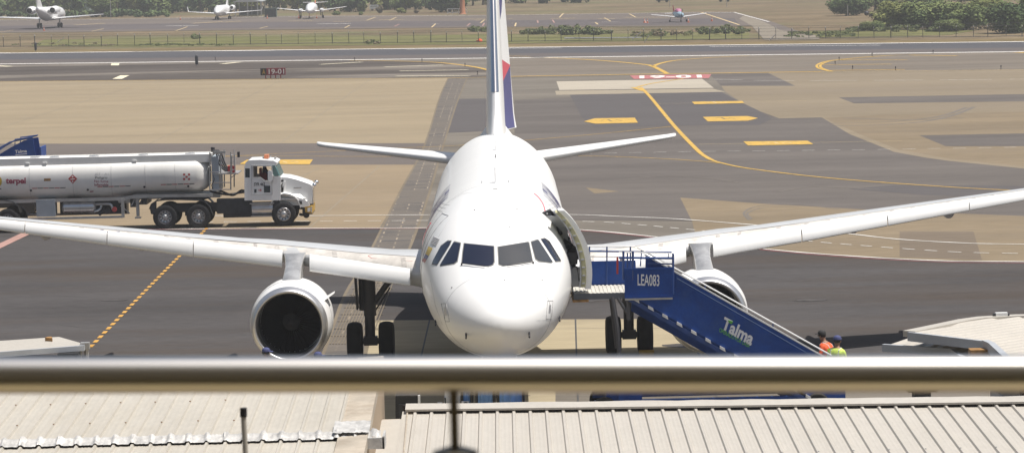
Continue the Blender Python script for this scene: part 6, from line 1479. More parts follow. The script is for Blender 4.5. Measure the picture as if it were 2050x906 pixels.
BARK = mat('bark', (.12, .09, .065), .9, var=.2, scale=3)
def crown(mb, c, rx, ry, rz_, n, leaf, rng, lumps=9):
    c = Vector(c); Lp_ = []
    for i in range(lumps):
        a = rng.uniform(0, 6.283); h_ = rng.uniform(-.7, .8); q = math.sqrt(max(.05, 1 - h_ * h_)) * rng.uniform(.35, .8)
        Lp_.append((Vector((math.cos(a) * q * rx, math.sin(a) * q * ry, h_ * rz_ * .75)), rng.uniform(.32, .58)))
    for i in range(n):
        lc, lr = rng.choice(Lp_); d = Vector((rng.gauss(0, 1), rng.gauss(0, 1), rng.gauss(0, 1))).normalized() * (rng.random() ** .35)
        p_ = c + lc + Vector((d.x * rx * lr, d.y * ry * lr, d.z * rz_ * lr))
        if p_.z < c.z - rz_ * 1.05: continue
        s = leaf * rng.uniform(.6, 1.4); nn = (d + Vector((rng.uniform(-.8, .8), rng.uniform(-.8, .8), rng.uniform(-.2, 1.0)))).normalized()
        e1 = nn.orthogonal().normalized(); e1 = (Matrix.Rotation(rng.uniform(0, 6.28), 3, nn) @ e1) * s; e2 = nn.cross(e1.normalized()) * s * .6
        mb.add([p_ - e1, p_ + e2, p_ + e1, p_ - e2], [(0, 1, 2, 3)])
def trunk_bm(h_, r_, rng, limbs=4, top=None):
    mb = MB(); mb.tube([(0, 0, -.1), (rng.uniform(-.1, .1), 0, h_ * .5), (rng.uniform(-.2, .2), 0, h_)], r_, 8, r2=r_ * .5)
    for i in range(limbs):
        a = i * 6.28 / limbs + rng.uniform(-.4, .4); z0 = h_ * rng.uniform(.5, .9); l = h_ * rng.uniform(.5, .9)
        mb.tube([(0, 0, z0), (math.cos(a) * l * .5, math.sin(a) * l * .5, z0 + l * .5), (math.cos(a) * l, math.sin(a) * l, z0 + l * .8)], r_ * .45, 6, r2=r_ * .15)
    return mb
rng = random.Random(11)
PROTO = []
for k_ in range(4):
    rg = random.Random(50 + k_); mb = MB(); crown(mb, (0, 0, 3.9), 3.7, 3.4, 4.2, 7500, .23, rg, 22)
    cm = mb.build('crown', LM[k_ % 3], None, smooth=False, origin=(0, 0, 0), recalc=False); tmb = trunk_bm(3.0, .28, rg); tm = tmb.build('trunk', BARK, None, origin=(0, 0, 0))
    PROTO.append((cm.data, tm.data)); bpy.data.objects.remove(cm); bpy.data.objects.remove(tm)
BP = []
for k_ in range(3):
    rg = random.Random(90 + k_); mb = MB(); crown(mb, (0, 0, 1.0), 1.4, 1.3, 1.1, 1500, .17, rg, 9)
    cm = mb.build('crown', LM[(1, 2, 3)[k_]], None, smooth=False, origin=(0, 0, 0), recalc=False); tmb = trunk_bm(.7, .08, rg); tm = tmb.build('trunk', BARK, None, origin=(0, 0, 0))
    BP.append((cm.data, tm.data)); bpy.data.objects.remove(cm); bpy.data.objects.remove(tm)
def tree(u, v, wpx, hpx, kind, label, group=None, bush=False, lm=None):
    p_ = G(u, v); kk = p_.y / F; P_ = (BP if bush else PROTO)[kind % (3 if bush else 4)]
    w0, h0 = (2.9, 2.1) if bush else (7.6, 8.6)
    t = thing('bush' if bush else 'tree', label, 'bush' if bush else 'tree', p_, group, rz=rng.uniform(0, 6.28))
    s = Vector((wpx * kk / w0, wpx * kk / w0, hpx * kk / h0))
    for nm, me in (('crown', P_[0]), ('trunk', P_[1])):
        o = bpy.data.objects.new(nm, me); COL.objects.link(o); o.parent = t; o.scale = s
        if nm == 'crown' and lm is not None:
            me2 = me.copy(); me2.materials.clear(); me2.materials.append(LM[lm]); o.data = me2
    return t
# the wood behind the far apron, one mass
mb = MB(); mb2 = MB()
wood = []
u = -60
while u < 1480:
    vb = 36 if u < 160 else 33 if u < 320 else 27.5 if u < 460 else 26 if u < 760 else 22 if u < 900 else 14 if u < 1010 else 9 if u < 1180 else 2
    for row in range(2):
        vv = max(-40, vb - 4 - row * 10 + rng.uniform(-2, 2)); p_ = G(u + rng.uniform(-8, 8), vv); kk = p_.y / F
        rx = rng.uniform(18, 30) * kk; rz_ = rng.uniform(20, 34) * kk * (1.0 if u < 1010 else .8)
        mb.mi = rng.choice((0, 0, 1, 1, 2) if u > 160 else (0, 0, 1))
        crown(mb, p_ + Vector((0, 0, rz_ * .82)), rx, rx * .9, rz_, 900 if row == 0 else 600, .36, rng, 9)
        mb2.tube([p_ + Vector((0, 0, -.1)), p_ + Vector((.2, 0, rz_))], .25, 6)
    u += 27
for u in range(-60, 330, 16):     # dense low hedge at the left
    p_ = G(u, 36.5 if u < 170 else 34.5); kk = p_.y / F; mb.mi = 0; crown(mb, p_ + Vector((0, 3, 7 * kk)), 12 * kk, 2.5, 8 * kk, 420, .3, rng, 6)
mb.v = mb.v; o1 = mb.build('wood', LM[:3], None, smooth=False, origin=(0, 0, 0), recalc=False); tag(o1, 'dense green wood of mixed trees filling the background behind the far apron', 'wood', kind='stuff')
o2 = mb2.build('wood_trunks', BARK, o1, world=False)
for u, v, w, h_, k_, lab in ((205, 34, 62, 50, 1, 'leafy green tree right of the left private jet, beside the thin pole'), (280, 30, 60, 46, 2, 'rounded tree between the two private jets, lighter green'), (345, 27, 50, 42, 0, 'dark tree just left of the jet with upturned wingtips'), (900, 24, 80, 52, 0, 'dark spreading tree left of the orange mast'), (812, 24, 60, 40, 1, 'green tree right of the white notice board'), (700, 24, 50, 44, 3, 'dark tree left of the white notice board')):
    tree(u, v, w, h_, k_, lab)
for u, v, w, h_, k_, lab in ((760, 27, 18, 16, 2, 'dry brownish bush in front of the notice board'), (722, 30, 12, 7, 0, 'low dark bush left of the notice board by the far apron edge'), (803, 27, 24, 11, 1, 'low bush right of the notice board'), (672, 30, 22, 8, 0, 'low bush right of the twin propeller airplane'), (836, 27, 16, 8, 2, 'low dry bush left of the orange mast')):
    tree(u, v, w, h_, k_, lab, bush=True)
# right-hand trees
for u, v, w, h_, k_, lab, lm in ((1697, 31, 92, 46, 0, 'dense dark rounded tree standing alone left of the right thicket', 0), (1795, 58, 100, 60, 2, 'yellow green leafy tree at the left end of the right thicket', 2), (1862, 58, 110, 62, 1, 'broad mid green tree in the middle of the right thicket', 1), (1930, 60, 100, 62, 3, 'tall darker green tree right of the middle of the thicket', 1), (2020, 66, 110, 66, 0, 'dark tree at the right border of the picture by the fence', 0), (1980, 52, 90, 64, 1, 'lighter green tree behind the dark one at the right border', 2), (1752, 22, 90, 40, 1, 'green tree behind the lone dark one at the right', 1), (1850, 18, 120, 50, 2, 'large tree at the back of the right thicket', 1), (1950, 14, 120, 50, 1, 'large tree at the back right of the thicket', 2), (2080, 50, 100, 70, 1, 'green tree cut by the right border', 1), (1900, 63, 60, 26, 2, 'low dark shrub like tree at the front of the right thicket', 1), (1745, 62, 60, 22, 3, 'low green shrub like tree at the thicket front left end', 1)):
    tree(u, v, w, h_, k_, lab, lm=lm)
mb = MB()
for i in range(150):
    u = rng.uniform(1765, 2110); v = rng.uniform(20, 56 if u > 1800 else 50) + (8 if u > 2000 else 0); p_ = G(u, v); kk = p_.y / F; mb.mi = 0 if u > 1985 and v > 40 else rng.choice((0, 1, 1, 2)); crown(mb, p_ + Vector((0, 0, 8 * kk)), 15 * kk, 1.6, 11 * kk, 420, .2, rng, 8)
tag(mb.build('thicket_undergrowth', LM[:3], None, smooth=False, origin=(0, 0, 0), recalc=False), 'dense green undergrowth filling the space below and between the trees at the right', 'undergrowth', kind='stuff')
# weeds along the fence
mb = MB()
def weeds(u0, u1, v0, v1, n, hmax, mi, leaf=.22):
    for i in range(n):
        u = rng.uniform(u0, u1); v = rng.uniform(v0, v1); p_ = G(u, v); e = min(1, 4 * min(u - u0, u1 - u) / (u1 - u0)); h_ = hmax * rng.uniform(.2, 1) * max(.3, e); mb.mi = mi
        s = leaf * rng.uniform(.6, 1.3); a = rng.uniform(0, 6.28); dx = Vector((math.cos(a), math.sin(a), 0)) * s; b_ = p_ + Vector((0, 0, h_ * rng.uniform(.0, .8))); tip = b_ + Vector((rng.uniform(-.3, .3), rng.uniform(-.3, .3), s * 2.2))
        mb.add([b_ - dx, b_ + dx, tip], [(0, 1, 2)])
def scrub(u0, u1, v0, v1, n, hpx, wpx, mi, leaf=.14, per=260):
    for i in range(n):
        u = rng.uniform(u0, u1); v = rng.uniform(v0, v1); p_ = G(u, v); kk = p_.y / F; e = math.sin(math.pi * min(.97, max(.03, (u - u0) / (u1 - u0)))) ** .4
        h_ = hpx * kk * rng.uniform(.6, 1.1) * e * .5; mb.mi = rng.choice(mi); crown(mb, p_ + Vector((0, 0, h_ * .75)), wpx * kk * rng.uniform(.7, 1.2), 1.2, h_, per, leaf, rng, 6)
scrub(1040, 1222, 66, 70.5, 46, 22, 10, (0, 1, 1)); scrub(1390, 1498, 62, 69, 30, 17, 9, (0, 1, 2)); scrub(1265, 1395, 66, 73, 26, 11, 9, (1, 2, 3), .12, 160)
scrub(938, 976, 60, 64, 9, 12, 8, (0, 1)); scrub(375, 402, 76, 79, 6, 12, 7, (0, 1)); scrub(733, 765, 84, 88, 7, 9, 7, (0, 3), .12, 120); scrub(275, 470, 89.5, 92, 26, 5, 8, (0, 1), .10, 70); scrub(0, 240, 88, 92, 14, 3.5, 9, (1, 3), .1, 50)
scrub(1560, 1720, 66, 75, 40, 7, 9, (0, 1, 1), .11, 120); scrub(1700, 1900, 58, 64, 40, 14, 14, (0, 1), .14, 200); scrub(1880, 2060, 52, 62, 34, 10, 16, (3, 3, 1), .13, 150)
tag(mb.build('weeds', WL, None, smooth=False, origin=(0, 0, 0), recalc=False), 'ragged green weeds and tall grass growing along the wire fence', 'weeds', kind='stuff')

# ------------------------------------------------------------------ near roofs
M['roof'] = mat('cream_roof_sheet', C(232, 225, 211), .45, var=.045, scale=.9, fine=.05, fscale=14, stretch=(1, .35, 1), dirt=((.36, .32, .25), .30, 1.6))
M['roof2'] = mat('cream_roof_sheet_right', C(235, 228, 216), .45, var=.035, scale=.9, fine=.04, fscale=14, stretch=(1, .35, 1), dirt=((.38, .34, .28), .20, 1.2))
M['flash'] = mat('silver_flashing', (.50, .49, .47), .5, .25, var=.2, scale=6, bump=.6, fine=.1, fscale=8)
M['gutter'] = mat('stained_concrete', (.37, .325, .265), .85, var=.2, scale=1.6, dirt=((.20, .15, .10), .6, 1.5))
M['stain_wall'] = mat('stained_wall', (.34, .26, .18), .9, var=.3, scale=2.5, stretch=(2, 2, .25), dirt=((.12, .09, .06), .7, 2.5))
M['dark_gap'] = mat('dark_gutter', (.06, .05, .05), .8)
M['fascia'] = mat('grey_fascia', (.36, .38, .41), .5, var=.06, scale=2)
M['screw'] = mat('rusty_screw', (.25, .16, .10), .8)
def ribbed(mb, xa, xb, Ya, Yb, za, zb, pitch, ph, hgt=.034, w=.03, shear=0.0, minor=2):
    prof = []; n0 = math.floor((xa - ph) / pitch); x = ph + n0 * pitch
    while x < xb:
        pts = [(x - w, 0), (x - w * .45, hgt), (x + w * .45, hgt), (x + w, 0)]
        for j in range(1, minor + 1): c = x + pitch * j / (minor + 1); pts += [(c - .012, 0), (c, .0022), (c + .012, 0)]
        prof += pts; x += pitch
    prof = [q for q in prof if xa <= q[0] <= xb]; prof = [(xa, 0)] + prof + [(xb, 0)]
    ring_ = lambda Y, z_, dx: [Vector((x + dx, Y, z_ + h_)) for x, h_ in prof]
    n = 6
    top = [ring_(Ya + (Yb - Ya) * i / n, za + (zb - za) * i / n, shear * i / n) for i in range(n + 1)]
    mb.loft(top, cap=False, closed=False)
    mb.add([(xa, Ya, za - .02), (xb, Ya, za - .02), (xb + shear, Yb, zb - .02), (xa + shear, Yb, zb - .02)], [(0, 1, 2, 3)])
    return prof
kL, YL, ZL = .046, 43.1, 5.37
zl = lambda Y: ZL + kL * (Y - YL)
xe = PP(700, 800, ZL, YL, kL).x
lr = thing('left_roof', 'cream ribbed metal roof at the lower left with a silver taped seam', 'roof', (-4, 40, 0))
ph = PP(457, 870, ZL, YL, kL).x
Yse = PP(300, 884, ZL, YL, kL).y
Yle = PP(300, 748, ZL, YL, kL).y
mb = MB(); ribbed(mb, -14, xe, Yse, Yle, zl(Yse) + .03, zl(Yle) + .03, .25, ph); mb.build('upper_sheet', M['roof'], lr, ang=25, recalc=False)
mb = MB(); ribbed(mb, -14, xe - .05, 20, Yse + .35, zl(20), zl(Yse + .35) - .02, .25, ph); mb.build('lower_sheet', M['roof'], lr, ang=25, recalc=False)
# taped seam following the ribs
mb = MB(); rr = []; xs = -13.8; rg = random.Random(4)
while xs < xe + .55:
    f_ = ((xs - ph) / .25) % 1.0; d_ = min(f_, 1 - f_) * .25; hb_ = .05 if d_ < .03 else .018
    j = [rg.uniform(-.008, .012) for _ in range(6)]
    rr.append([Vector((xs, Yse - .17 + rg.uniform(-.02, .02), zl(Yse - .17) + hb_ * .7)), Vector((xs, Yse - .12, zl(Yse - .12) + .012 + hb_ * .9 + j[0])), Vector((xs, Yse - .05 + j[3], zl(Yse) + .02 + hb_ + j[1])), Vector((xs, Yse + .02 + j[4], zl(Yse) + .06 + hb_ + j[2])), Vector((xs, Yse + .10, zl(Yse + .1) + .04 + hb_ + j[5] * .5)), Vector((xs, Yse + .17 + rg.uniform(-.03, .03), zl(Yse + .17) + .034 + hb_ * .75))])
    xs += .022
mb.loft(rr, cap=False, closed=False); mb.build('seam_tape', M['flash'], lr, ang=60, recalc=False)
mb = MB()
for i in range(60):
    x = ph - .25 * i
    for k_, Y in enumerate((Yse + 1.1, Yse + 2.6, Yse + 4.1)):
        if (i + k_) % 2 == 0: mb.lathe([(0, .015), (.014, .012)], (x + .02, Y + rg.uniform(-.05, .05), zl(Y) + .058), 'Z', 6)
mb.build('screws', M['screw'], lr)
# right margin: stained concrete gutter edge and side wall
def LP(u, v, dz=0): return PP(u, v, ZL + dz, YL, kL)
X0 = xe; X1 = LP(752, 800).x; X2 = LP(771, 800).x
mb = MB(); mb.box(X0 - .02, X1, 20, 48.6, 0, 0.0)
mb = MB()
for (Ya, Yb) in ((20, 48.5),):
    mb.add([(X0 - .03, Ya, zl(Ya) + .03), (X1, Ya, zl(Ya) + .05), (X1, Yb, zl(Yb) + .05), (X0 - .03, Yb, zl(Yb) + .03), (X0 - .03, Ya, zl(Ya) - .1), (X1, Ya, zl(Ya) - .1), (X1, Yb, zl(Yb) - .1), (X0 - .03, Yb, zl(Yb) - .1)], [(0, 1, 2, 3), (4, 7, 6, 5), (0, 3, 7, 4), (1, 5, 6, 2), (0, 4, 5, 1), (3, 2, 6, 7)])
mb.build('edge_gutter', M['gutter'], lr)
mb = MB(); mb.add([(X1 - .12, 20, 3.0), (X1 - .01, 20, 3.0), (X1 - .01, 48.5, 3.0), (X1 - .12, 48.5, 3.0), (X1 - .12, 20, zl(20) - .1), (X1 - .01, 20, zl(20) - .1), (X1 - .01, 48.5, zl(48.5) - .1), (X1 - .12, 48.5, zl(48.5) - .1)], [(0, 3, 2, 1), (4, 5, 6, 7), (0, 1, 5, 4), (1, 2, 6, 5), (2, 3, 7, 6), (3, 0, 4, 7)])
mb.build('side_wall', M['stain_wall'], lr)
mb = MB(); rr = []
for i in range(26):
    x = X0 - .1 + (X1 + .02 - X0 + .1) * i / 25
    rr.append([Vector((x, Yse - .1 + .45 * j / 8 + rg.uniform(-.02, .02), zl(Yse) + .075 + rg.uniform(-.004, .010) + .04 * j / 8)) for j in range(13)])
mb.loft(rr, cap=False, closed=False); mb.build('foil_patch', M['flash'], lr, ang=80, recalc=False)
mb = MB(); mb.box(X1 - .02, X1 + .22, Yse - .25, Yse - .18, zl(Yse) - .13, zl(Yse) + .02); mb.box(X1 - .02, X1 + .22, Yse - .18, Yse + .3, zl(Yse) - .13, zl(Yse) - .11); mb.box(X1 + .2, X1 + .23, Yse - .25, Yse + .3, zl(Yse) - .13, zl(Yse) + .04); mb.build('downspout', M['flash'], lr)
mb = MB(); mb.box(-13.9, X1 - .15, 20.5, 48.2, 2.9, 4.2); mb.build('ceiling_box', M['gutter'], lr)
# right roof
kR, YR, ZR = .0385, 45.5, 4.80
zr = lambda Y: ZR + kR * (Y - YR)
RPt = lambda u, v, dz=0: PP(u, v, ZR + dz, YR, kR)
rro = thing('right_roof', 'cream ribbed metal roof along the lower right with a raised white ridge strip', 'roof', (5, 42, 0))
a, b = RPt(818, 828.5), RPt(2048, 813)
slope_ = (b.y - a.y) / (b.x - a.x)
phr = RPt(1627.6, 821).x; pr_ = RPt(1627.6 + 33.55, 820.7).x - phr
# the sheet, its far end following the slightly skewed ridge
mb = MB(); prof = []; x = phr - math.ceil((phr - X1) / pr_) * pr_ + pr_
x = phr
while x > a.x - .05: x -= pr_
x += pr_
xs_ = []
while x < 13: xs_.append(x); x += pr_
top = []
w = .034; hgt = .03
pp = [(a.x - .1, 0)]
for x in xs_:
    pp += [(x - w, 0), (x - w * .5, hgt), (x + w * .5, hgt), (x + w, 0)]
    for j in (1, 2, 3): c = x + pr_ * j / 4; pp += [(c - .01, 0), (c, .002), (c + .01, 0)]
Yf = lambda x: a.y + slope_ * (x - a.x)
n = 5
for i in range(n + 1):
    t = i / n
    ring_ = []
    for x, h_ in pp:
        Y = 20 + (Yf(x) + .25 - 20) * t; ring_.append(Vector((x, Y, zr(Y) + h_)))
    top.append(ring_)
mb.loft(top, cap=False, closed=False); mb.build('ribbed_sheet', M['roof2'], rro, ang=25, recalc=False)
# flat sheet left of the first rib
mb = MB(); rr = []
for i in range(6):
    Y = 20 + (Yf(a.x) - .35 - 20) * i / 5; rr.append([Vector((X1 - .3, Y, zr(Y) - .03)), Vector((X1 + .05, Y, zr(Y) - .012)), Vector((X1 + .3, Y, zr(Y) - .008)), Vector((a.x - .08, Y, zr(Y) + .004)), Vector((a.x + .02, Y, zr(Y) + .012))])
mb.loft(rr, cap=False, closed=False); mb.build('flat_flashing', M['roof2'], rro, ang=25, recalc=False)
mb = MB(); mb.tube([(a.x - .02, 20, zr(20) + .02), (a.x - .01, 41, zr(41) + .02), (a.x + .02, 44, zr(44) + .02), (a.x - .02, Yf(a.x), zr(Yf(a.x)) + .02)], .012, 5); mb.build('sealant_bead', M['gutter'], rro)
# raised ridge strip
mb = MB(); rr = []; N_ = 40
for i in range(N_ + 1):
    x = a.x - .05 + (13.5 - a.x) * i / N_; Y = Yf(x); wv = rg.uniform(-.006, .006); z0 = zr(Y)
    rr.append([Vector((x, Y, z0 + .045)), Vector((x, Y, z0 + .075)), Vector((x, Y + .16, z0 + .085 + wv)), Vector((x, Y + .42, z0 + .10 + wv)), Vector((x, Y + .44, z0 + .10 + wv)), Vector((x, Y + .44, z0 + .0))])
mb.loft(rr, cap=False, closed=False); mb.build('ridge_strip', M['roof2'], rro, ang=40, recalc=False)
mb = MB()
for i in range(len(xs_) - 1):
    x = xs_[i]; Y = Yf(x) + .12; mb.add([(x + w, Y, zr(Y)), (xs_[i + 1] - w, Yf(xs_[i + 1]) + .12, zr(Y)), (xs_[i + 1] - w, Yf(xs_[i + 1]) + .12, zr(Y) + .07), (x + w, Y, zr(Y) + .07)], [(0, 1, 2, 3)])
mb.build('eave_filler', M['dark_gap'], rro, smooth=False, recalc=False)
mb = MB(); rr = []
for i in range(N_ + 1):
    x = a.x - .1 + (13.5 - a.x) * i / N_; Y = Yf(x) + .46; z0 = zr(Y) + .06 + rg.uniform(-.01, .012); rr.append([Vector((x, Y, z0)), Vector((x, Y + .03, z0)), Vector((x, Y + .03, z0 - .5)), Vector((x, Y, z0 - .5))])
mb.loft(rr); mb.build('gutter', M['dark_gap'], rro)
mb = MB(); mb.box(X1 + .02, 13.4, 20.2, 45.2, 2.9, 3.9); mb.box(X1 + .02, 13.4, 44.6, 45.4, 0, 3.9); mb.build('wall', M['gutter'], rro)
mb = MB()
for i, x in enumerate(xs_):
    for k_, Y in enumerate((39, 40.6, 42.2, 43.8)):
        if (i + k_) % 2 == 0: mb.lathe([(0, .016), (.014, .012)], (x + rg.uniform(-.01, .01), Y, zr(Y) + hgt - .004), 'Z', 6)
mb.build('screws', M['steel'], rro)
mb = MB(); mb.box(a.x - .42, a.x + .02, Yf(a.x) - .45, Yf(a.x) - .05, zr(44) - .05, zr(44) + .08); mb.build('corner_block', M['gutter'], rro)
# left walkway canopy
zc_ = 3.2
lc = thing('walkway_canopy', 'flat pale roofed canopy end with dark steel post at the left border', 'canopy', G(90, 700, zc_))
C1 = [G(-160, 691, zc_), G(0, 681.5, zc_), G(118, 673.5, zc_), G(168, 687.5, zc_), G(165, 690, zc_), G(0, 703, zc_), G(-160, 716, zc_)]
mb = MB(); mb.prism(C1, (0, 0, -.02)); mb.build('roof_sheet', M['roof2'], lc)
mb = MB(); mb.prism([C1[3], C1[4], C1[5], C1[6], C1[6] + Vector((0, -.08, 0)), C1[5] + Vector((0, -.08, 0)), C1[4] + Vector((.05, -.08, 0)), C1[3] + Vector((.08, 0, 0))], (0, 0, -.12)); mb.build('fascia', M['fascia'], lc)
mb = MB(); p_ = G(172, 689, zc_); mb.box(p_.x - .12, p_.x + .08, p_.y - .1, p_.y + .1, zc_ - .1, zc_ + .05); mb.tube([p_ + Vector((0, 0, 0)), (p_.x + .05, p_.y, 0)], .06, 8); mb.tube([p_ + Vector((-.45, 0, -.12)), (p_.x - .05, p_.y, zc_ - .6)], .035, 6); mb.tube([(p_.x - .12, p_.y, zc_), (p_.x - .12, p_.y, 0)], .03, 8); mb.build('steel_post', M['steel'], lc)
mb = MB(); q_ = G(138, 696, zc_); mb.box(q_.x - .27, q_.x + .20, q_.y, q_.y + .4, 0, zc_ - .13); mb.build('pillar', M['black'], lc)
mb = MB(); mb.prism([G(90, 675, zc_ + .08), G(96, 673.2, zc_ + .08), G(103, 673, zc_ + .08), G(105, 676, zc_ + .08)], (0, 0, -.08)); mb.build('roof_debris', M['rust'], lc)
# right covered walkway: two stepped roofs
zu, zlw = 3.55, 3.2
rc = thing('walkway_canopy', 'stepped corrugated canopy with grey gutters at the right border above the rail', 'canopy', G(1950, 690, zu))
Lw = [G(1768, 693.5, zlw), G(1822, 675, zlw), G(2000, 690, zlw), G(2140, 740, zlw), G(2140, 760, zlw), G(1950, 735, zlw), G(1906, 702.5, zlw)]
Up = [G(1820, 666.5, zu), G(1930, 643.5, zu), G(1965, 638.5, zu), G(2035, 634.5, zu), G(2150, 633, zu), G(2150, 790, zu), G(2045, 745, zu), G(1985, 690, zu), G(1972, 684.5, zu)]
def corr(poly, z_, name, parent, m, d=Vector((1, 0, 0)), pitch=.3, h_=.03):
    # ribs run along d inside the polygon; built as a clipped grid
    bm = bmesh.new(); vs = [bm.verts.new((p_.x, p_.y, 0)) for p_ in poly]; bm.faces.new(vs)
    nrm = Vector((-d.y, d.x, 0)); lo = min(p_.dot(nrm) for p_ in poly); hi = max(p_.dot(nrm) for p_ in poly); t = math.floor(lo / pitch) * pitch
    cuts = []
    while t < hi:
        for o in (0, .05, .10, .15): cuts.append(t + o)
        t += pitch
    for c in cuts: bmesh.ops.bisect_plane(bm, geom=list(bm.verts) + list(bm.edges) + list(bm.faces), plane_co=nrm * c, plane_no=nrm)
    for v in bm.verts:
        f_ = (v.co.dot(nrm) / pitch) % 1.0 * pitch
        hh = h_ if .045 < f_ < .105 else 0; v.co.z = z_ + hh
    bm.verts.index_update(); mb = MB(); mb.add([v.co.copy() for v in bm.verts], [tuple(v.index for v in f.verts) for f in bm.faces]); bm.free()
    return mb.build(name, m, parent, ang=20)
dU = (G(2040, 640, zu) - G(1880, 664, zu)); dU.z = 0; dU.normalize()
corr(Up, zu, 'upper_sheet', rc, M['roof2'], dU, .30); 
dL = (G(1822, 675, zlw) - G(1768, 693.5, zlw)); dL.z = 0; dL.normalize()
corr(Lw, zlw, 'lower_sheet', rc, M['roof2'], dL, .30)
def strip(path, name, m, w_=.12, h0=-.12, h1=.05, parent=rc, zz=zu):
    mb = MB(); P = [Vector(p_) for p_ in path]; rr = []
    for i, p_ in enumerate(P):
        t = (P[min(i + 1, len(P) - 1)] - P[max(i - 1, 0)]).normalized(); n_ = Vector((-t.y, t.x, 0)) * w_ / 2
        rr.append([p_ + n_ + Vector((0, 0, h1)), p_ - n_ + Vector((0, 0, h1)), p_ - n_ + Vector((0, 0, h0)), p_ + n_ + Vector((0, 0, h0))])
    mb.loft(rr); return mb.build(name, m, parent)
strip([Up[8], Up[0]], 'gutter', M['fascia'], .10, -.16, .03); strip([Up[0], Up[1], Up[2], Up[3], Up[4]], 'gutter', M['roof2'], .30, -.08, .05); strip([Up[8], Up[7], Up[6], Up[5]], 'gutter', M['fascia'], .14, -.16, .05)
strip([Lw[0], Lw[6], Lw[5]], 'gutter', M['fascia'], .10, -.10, .06, zz=zlw)
mb = MB(); p_ = G(1975, 688, zu); mb.box(p_.x - .35, p_.x + .05, p_.y - .15, p_.y + .2, zlw + .03, zlw + .25); mb.build('debris', M['rust'], rc)
mb = MB()
for u in (1847,): p_ = G(u, 800, 1.0); mb.box(p_.x - .2, p_.x + .2, p_.y, p_.y + .4, 0, 1.9); mb.box(p_.x - .35, p_.x + .35, p_.y - .1, p_.y + .5, 1.2, 1.3)
p_ = G(2060, 720, zu); mb.box(p_.x - .15, p_.x + .15, p_.y, p_.y + .3, 0, zu - .1); mb.each('column', M['chassis'], rc)
rc2 = thing('canopy_end', 'small pale roof corner with grey side showing under the rail at the right border', 'canopy', G(2000, 790, 2.6))
z3 = 2.7; E3 = [G(1989, 778, z3), G(2012, 799, z3), G(2035, 840, z3), G(2200, 840, z3), G(2200, 770, z3), G(1985, 770, z3)]
mb = MB(); mb.prism(E3, (0, 0, -.03)); mb.build('roof_sheet', M['roof2'], rc2)
strip([E3[5], E3[0], E3[1], E3[2]], 'fascia', M['fascia'], .06, -.45, .03, rc2)
mb = MB(); p_ = G(2060, 800, z3); mb.box(p_.x, p_.x + .3, p_.y, p_.y + .3, 0, z3 - .05); mb.build('column', M['steel'], rc2)
p_ = G(2005, 636, zu); t = thing('floodlight', 'small white floodlight box on the back gutter of the right canopy', 'lamp', p_)
mb = MB(); mb.box(-.13, .13, -.05, .1, .04, .12); mb.build('housing', M['white'], t, world=False)
mb = MB(); mb.box(-.18, -.135, -.05, .1, .0, .10); mb.box(.135, .17, -.05, .1, .0, .09); mb.build('bracket', M['dark_metal'], t, world=False)
# ------------------------------------------------------------------ balcony rail, thin pole
M['rail'] = mat('polished_rail_steel', (.80, .78, .74), .30, 1.0)
M['rod'] = mat('rod_metal', (.16, .14, .10), .4, .7)
YRl = 4.15
a_, b_ = PY(0, 750.5, YRl), PY(2050, 746.5, YRl); dv = (b_ - a_).normalized()
t = thing('balcony_rail', 'blurred shiny metal handrail crossing the whole foreground', 'handrail', (0, YRl, H - 1.6))
mb = MB(); mb.tube([a_ - dv * 1.6, b_ + dv * 1.6], .0245, 48); mb.build('rail_tube', M['rail'], t)
mb = MB()
c = PY(908, 780, YRl)
for dx in (-1.9, 0, 1.9):
    mb = MB()
    cc = c + Vector((dx, 0, 0)); q_ = a_ + dv * ((cc.x - a_.x) / dv.x)
    mb.tube([q_, (cc.x, YRl, 11.775 - (897 + 91) / F * YRl)], .0058, 14); zb_ = 11.775 - (897 + 91) / F * YRl
    mb.lathe([(-.02, .030), (-.006, .030), (.0, .012)], (cc.x, YRl, zb_), 'Z', 24)
    mb.tube([(cc.x, YRl, zb_ - .01), (cc.x, YRl, H - 1.6)], .02, 16)
    mb.build('baluster', M['rod'], t)
mb = MB(); mb.box(-3, 3, -2.5, YRl + .15, H - 1.75, H - 1.6); tag(mb.build('balcony_floor', mat('olive_tiles', (.20, .155, .075), .6, var=.1, scale=2), None, smooth=False), kind='structure')
mb = MB(); mb.box(-12, 12, -6, 3.3, H + 1.3, H + 1.5); tag(mb.build('terrace_ceiling', mat('ceiling_paint', (.30, .29, .27), .8), None, smooth=False), kind='structure')
mb = MB(); mb.box(-12, 12, -6.2, -6, H - 1.6, H + 1.5); tag(mb.build('terrace_wall', mat('terrace_wall_paint', (.20, .19, .17), .7), None, smooth=False), kind='structure')
p_ = PY(490, 850, 12.0)
t = thing('thin_pole', 'thin cream pole with a black cap sticking up in front of the left roof', 'pole', (p_.x + .045, 12, 3.9))
w0 = PY(487.5, 832, 12.0); w1 = PY(491.5, 906, 12.0); dd = (w1 - w0).normalized()
mb = MB(); mb.tube([w0, w0 + dd * ((w0.z - 3.9) / -dd.z)], .0105, 14); mb.build('pole_tube', M['roof'], t)
mb = MB(); top_ = PY(487.3, 815.5, 12.0); mb.tube([top_, top_ + Vector((0, 0, -.002)), w0 + Vector((0, 0, -.002))], .0135, 16); mb.build('cap', M['black'], t)
mb = MB(); mb.box(p_.x - 1, p_.x + 1, 11.5, 20.3, 3.8, 3.9); mb.build('base', M['gutter'], t)

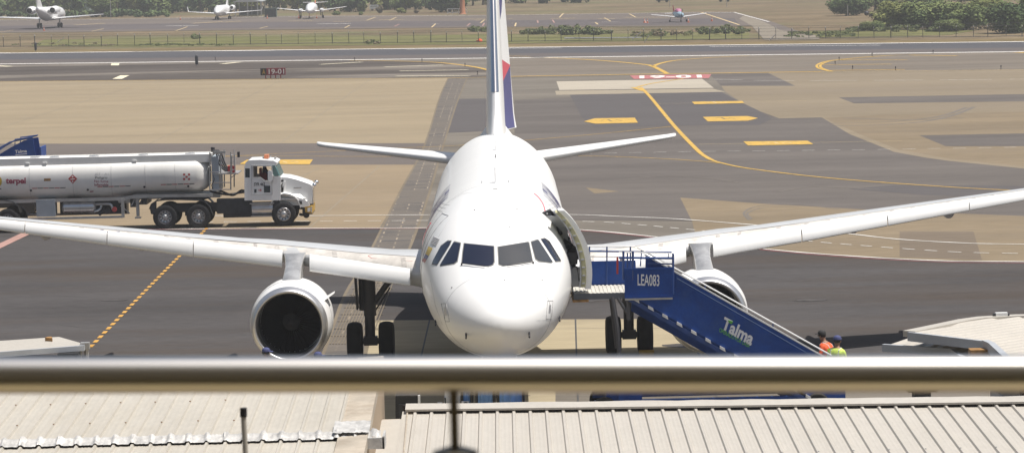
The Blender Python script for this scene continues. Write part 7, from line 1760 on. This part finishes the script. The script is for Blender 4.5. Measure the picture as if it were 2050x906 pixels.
# ------------------------------------------------------------------ light, air, camera
to_sun = Vector((.36, -.03, 1.0)).normalized()      # right, beyond the airliner, high
elev = math.asin(to_sun.z); az = math.atan2(to_sun.x, to_sun.y)   # azimuth from +Y towards +X
sd = bpy.data.lights.new('sun', 'SUN'); sd.energy = 5.0; sd.angle = R(.53); sd.color = (1, .955, .89)
so = bpy.data.objects.new('sun', sd); COL.objects.link(so); so.rotation_euler = (-to_sun).to_track_quat('-Z', 'Y').to_euler(); so.location = (40, 60, 120)
w = bpy.data.worlds.new('World'); sc.world = w; w.use_nodes = True; nt = w.node_tree; bg = nt.nodes['Background']
sky = nt.nodes.new('ShaderNodeTexSky'); sky.sky_type = 'NISHITA'; sky.sun_disc = False; sky.sun_elevation = elev; sky.sun_rotation = az; sky.dust_density = 3.5; sky.air_density = 1.2
nt.links.new(sky.outputs[0], bg.inputs[0]); bg.inputs[1].default_value = .065
HAZE = True
if HAZE:
    mb = MB(); mb.box(-700, 700, -120, 1150, -1.2, 60); hz = mb.build('haze', bpy.data.materials.new('haze_air'), None, smooth=False, origin=(0, 0, 0))
    hm = hz.data.materials[0]; hm.use_nodes = True; n_ = hm.node_tree; n_.nodes.clear(); out = n_.nodes.new('ShaderNodeOutputMaterial'); pv = n_.nodes.new('ShaderNodeVolumePrincipled')
    pv.inputs['Color'].default_value = (.92, .93, .95, 1); pv.inputs['Density'].default_value = .00034; pv.inputs['Anisotropy'].default_value = .2; n_.links.new(pv.outputs[0], out.inputs['Volume']); tag(hz, kind='stuff')
cam = bpy.data.cameras.new('camera'); co = bpy.data.objects.new('camera', cam); COL.objects.link(co); sc.camera = co
cam.sensor_width = 36; cam.lens = 36 * F / 2050; cam.clip_end = 6000; cam.clip_start = .1
co.matrix_world = Matrix(((rt.x, up.x, -fwd.x, 0), (rt.y, up.y, -fwd.y, 0), (rt.z, up.z, -fwd.z, H), (0, 0, 0, 1)))
cam.dof.use_dof = True; cam.dof.focus_distance = 88; cam.dof.aperture_fstop = 11.5
sc.view_settings.view_transform = 'Standard'; sc.view_settings.look = 'None'; sc.view_settings.exposure = .25; sc.view_settings.gamma = 1; sc.view_settings.use_curve_mapping = False
sc.cycles.max_bounces = 6; sc.cycles.volume_bounces = 0; sc.cycles.volume_step_rate = 4; sc.cycles.use_denoising = True
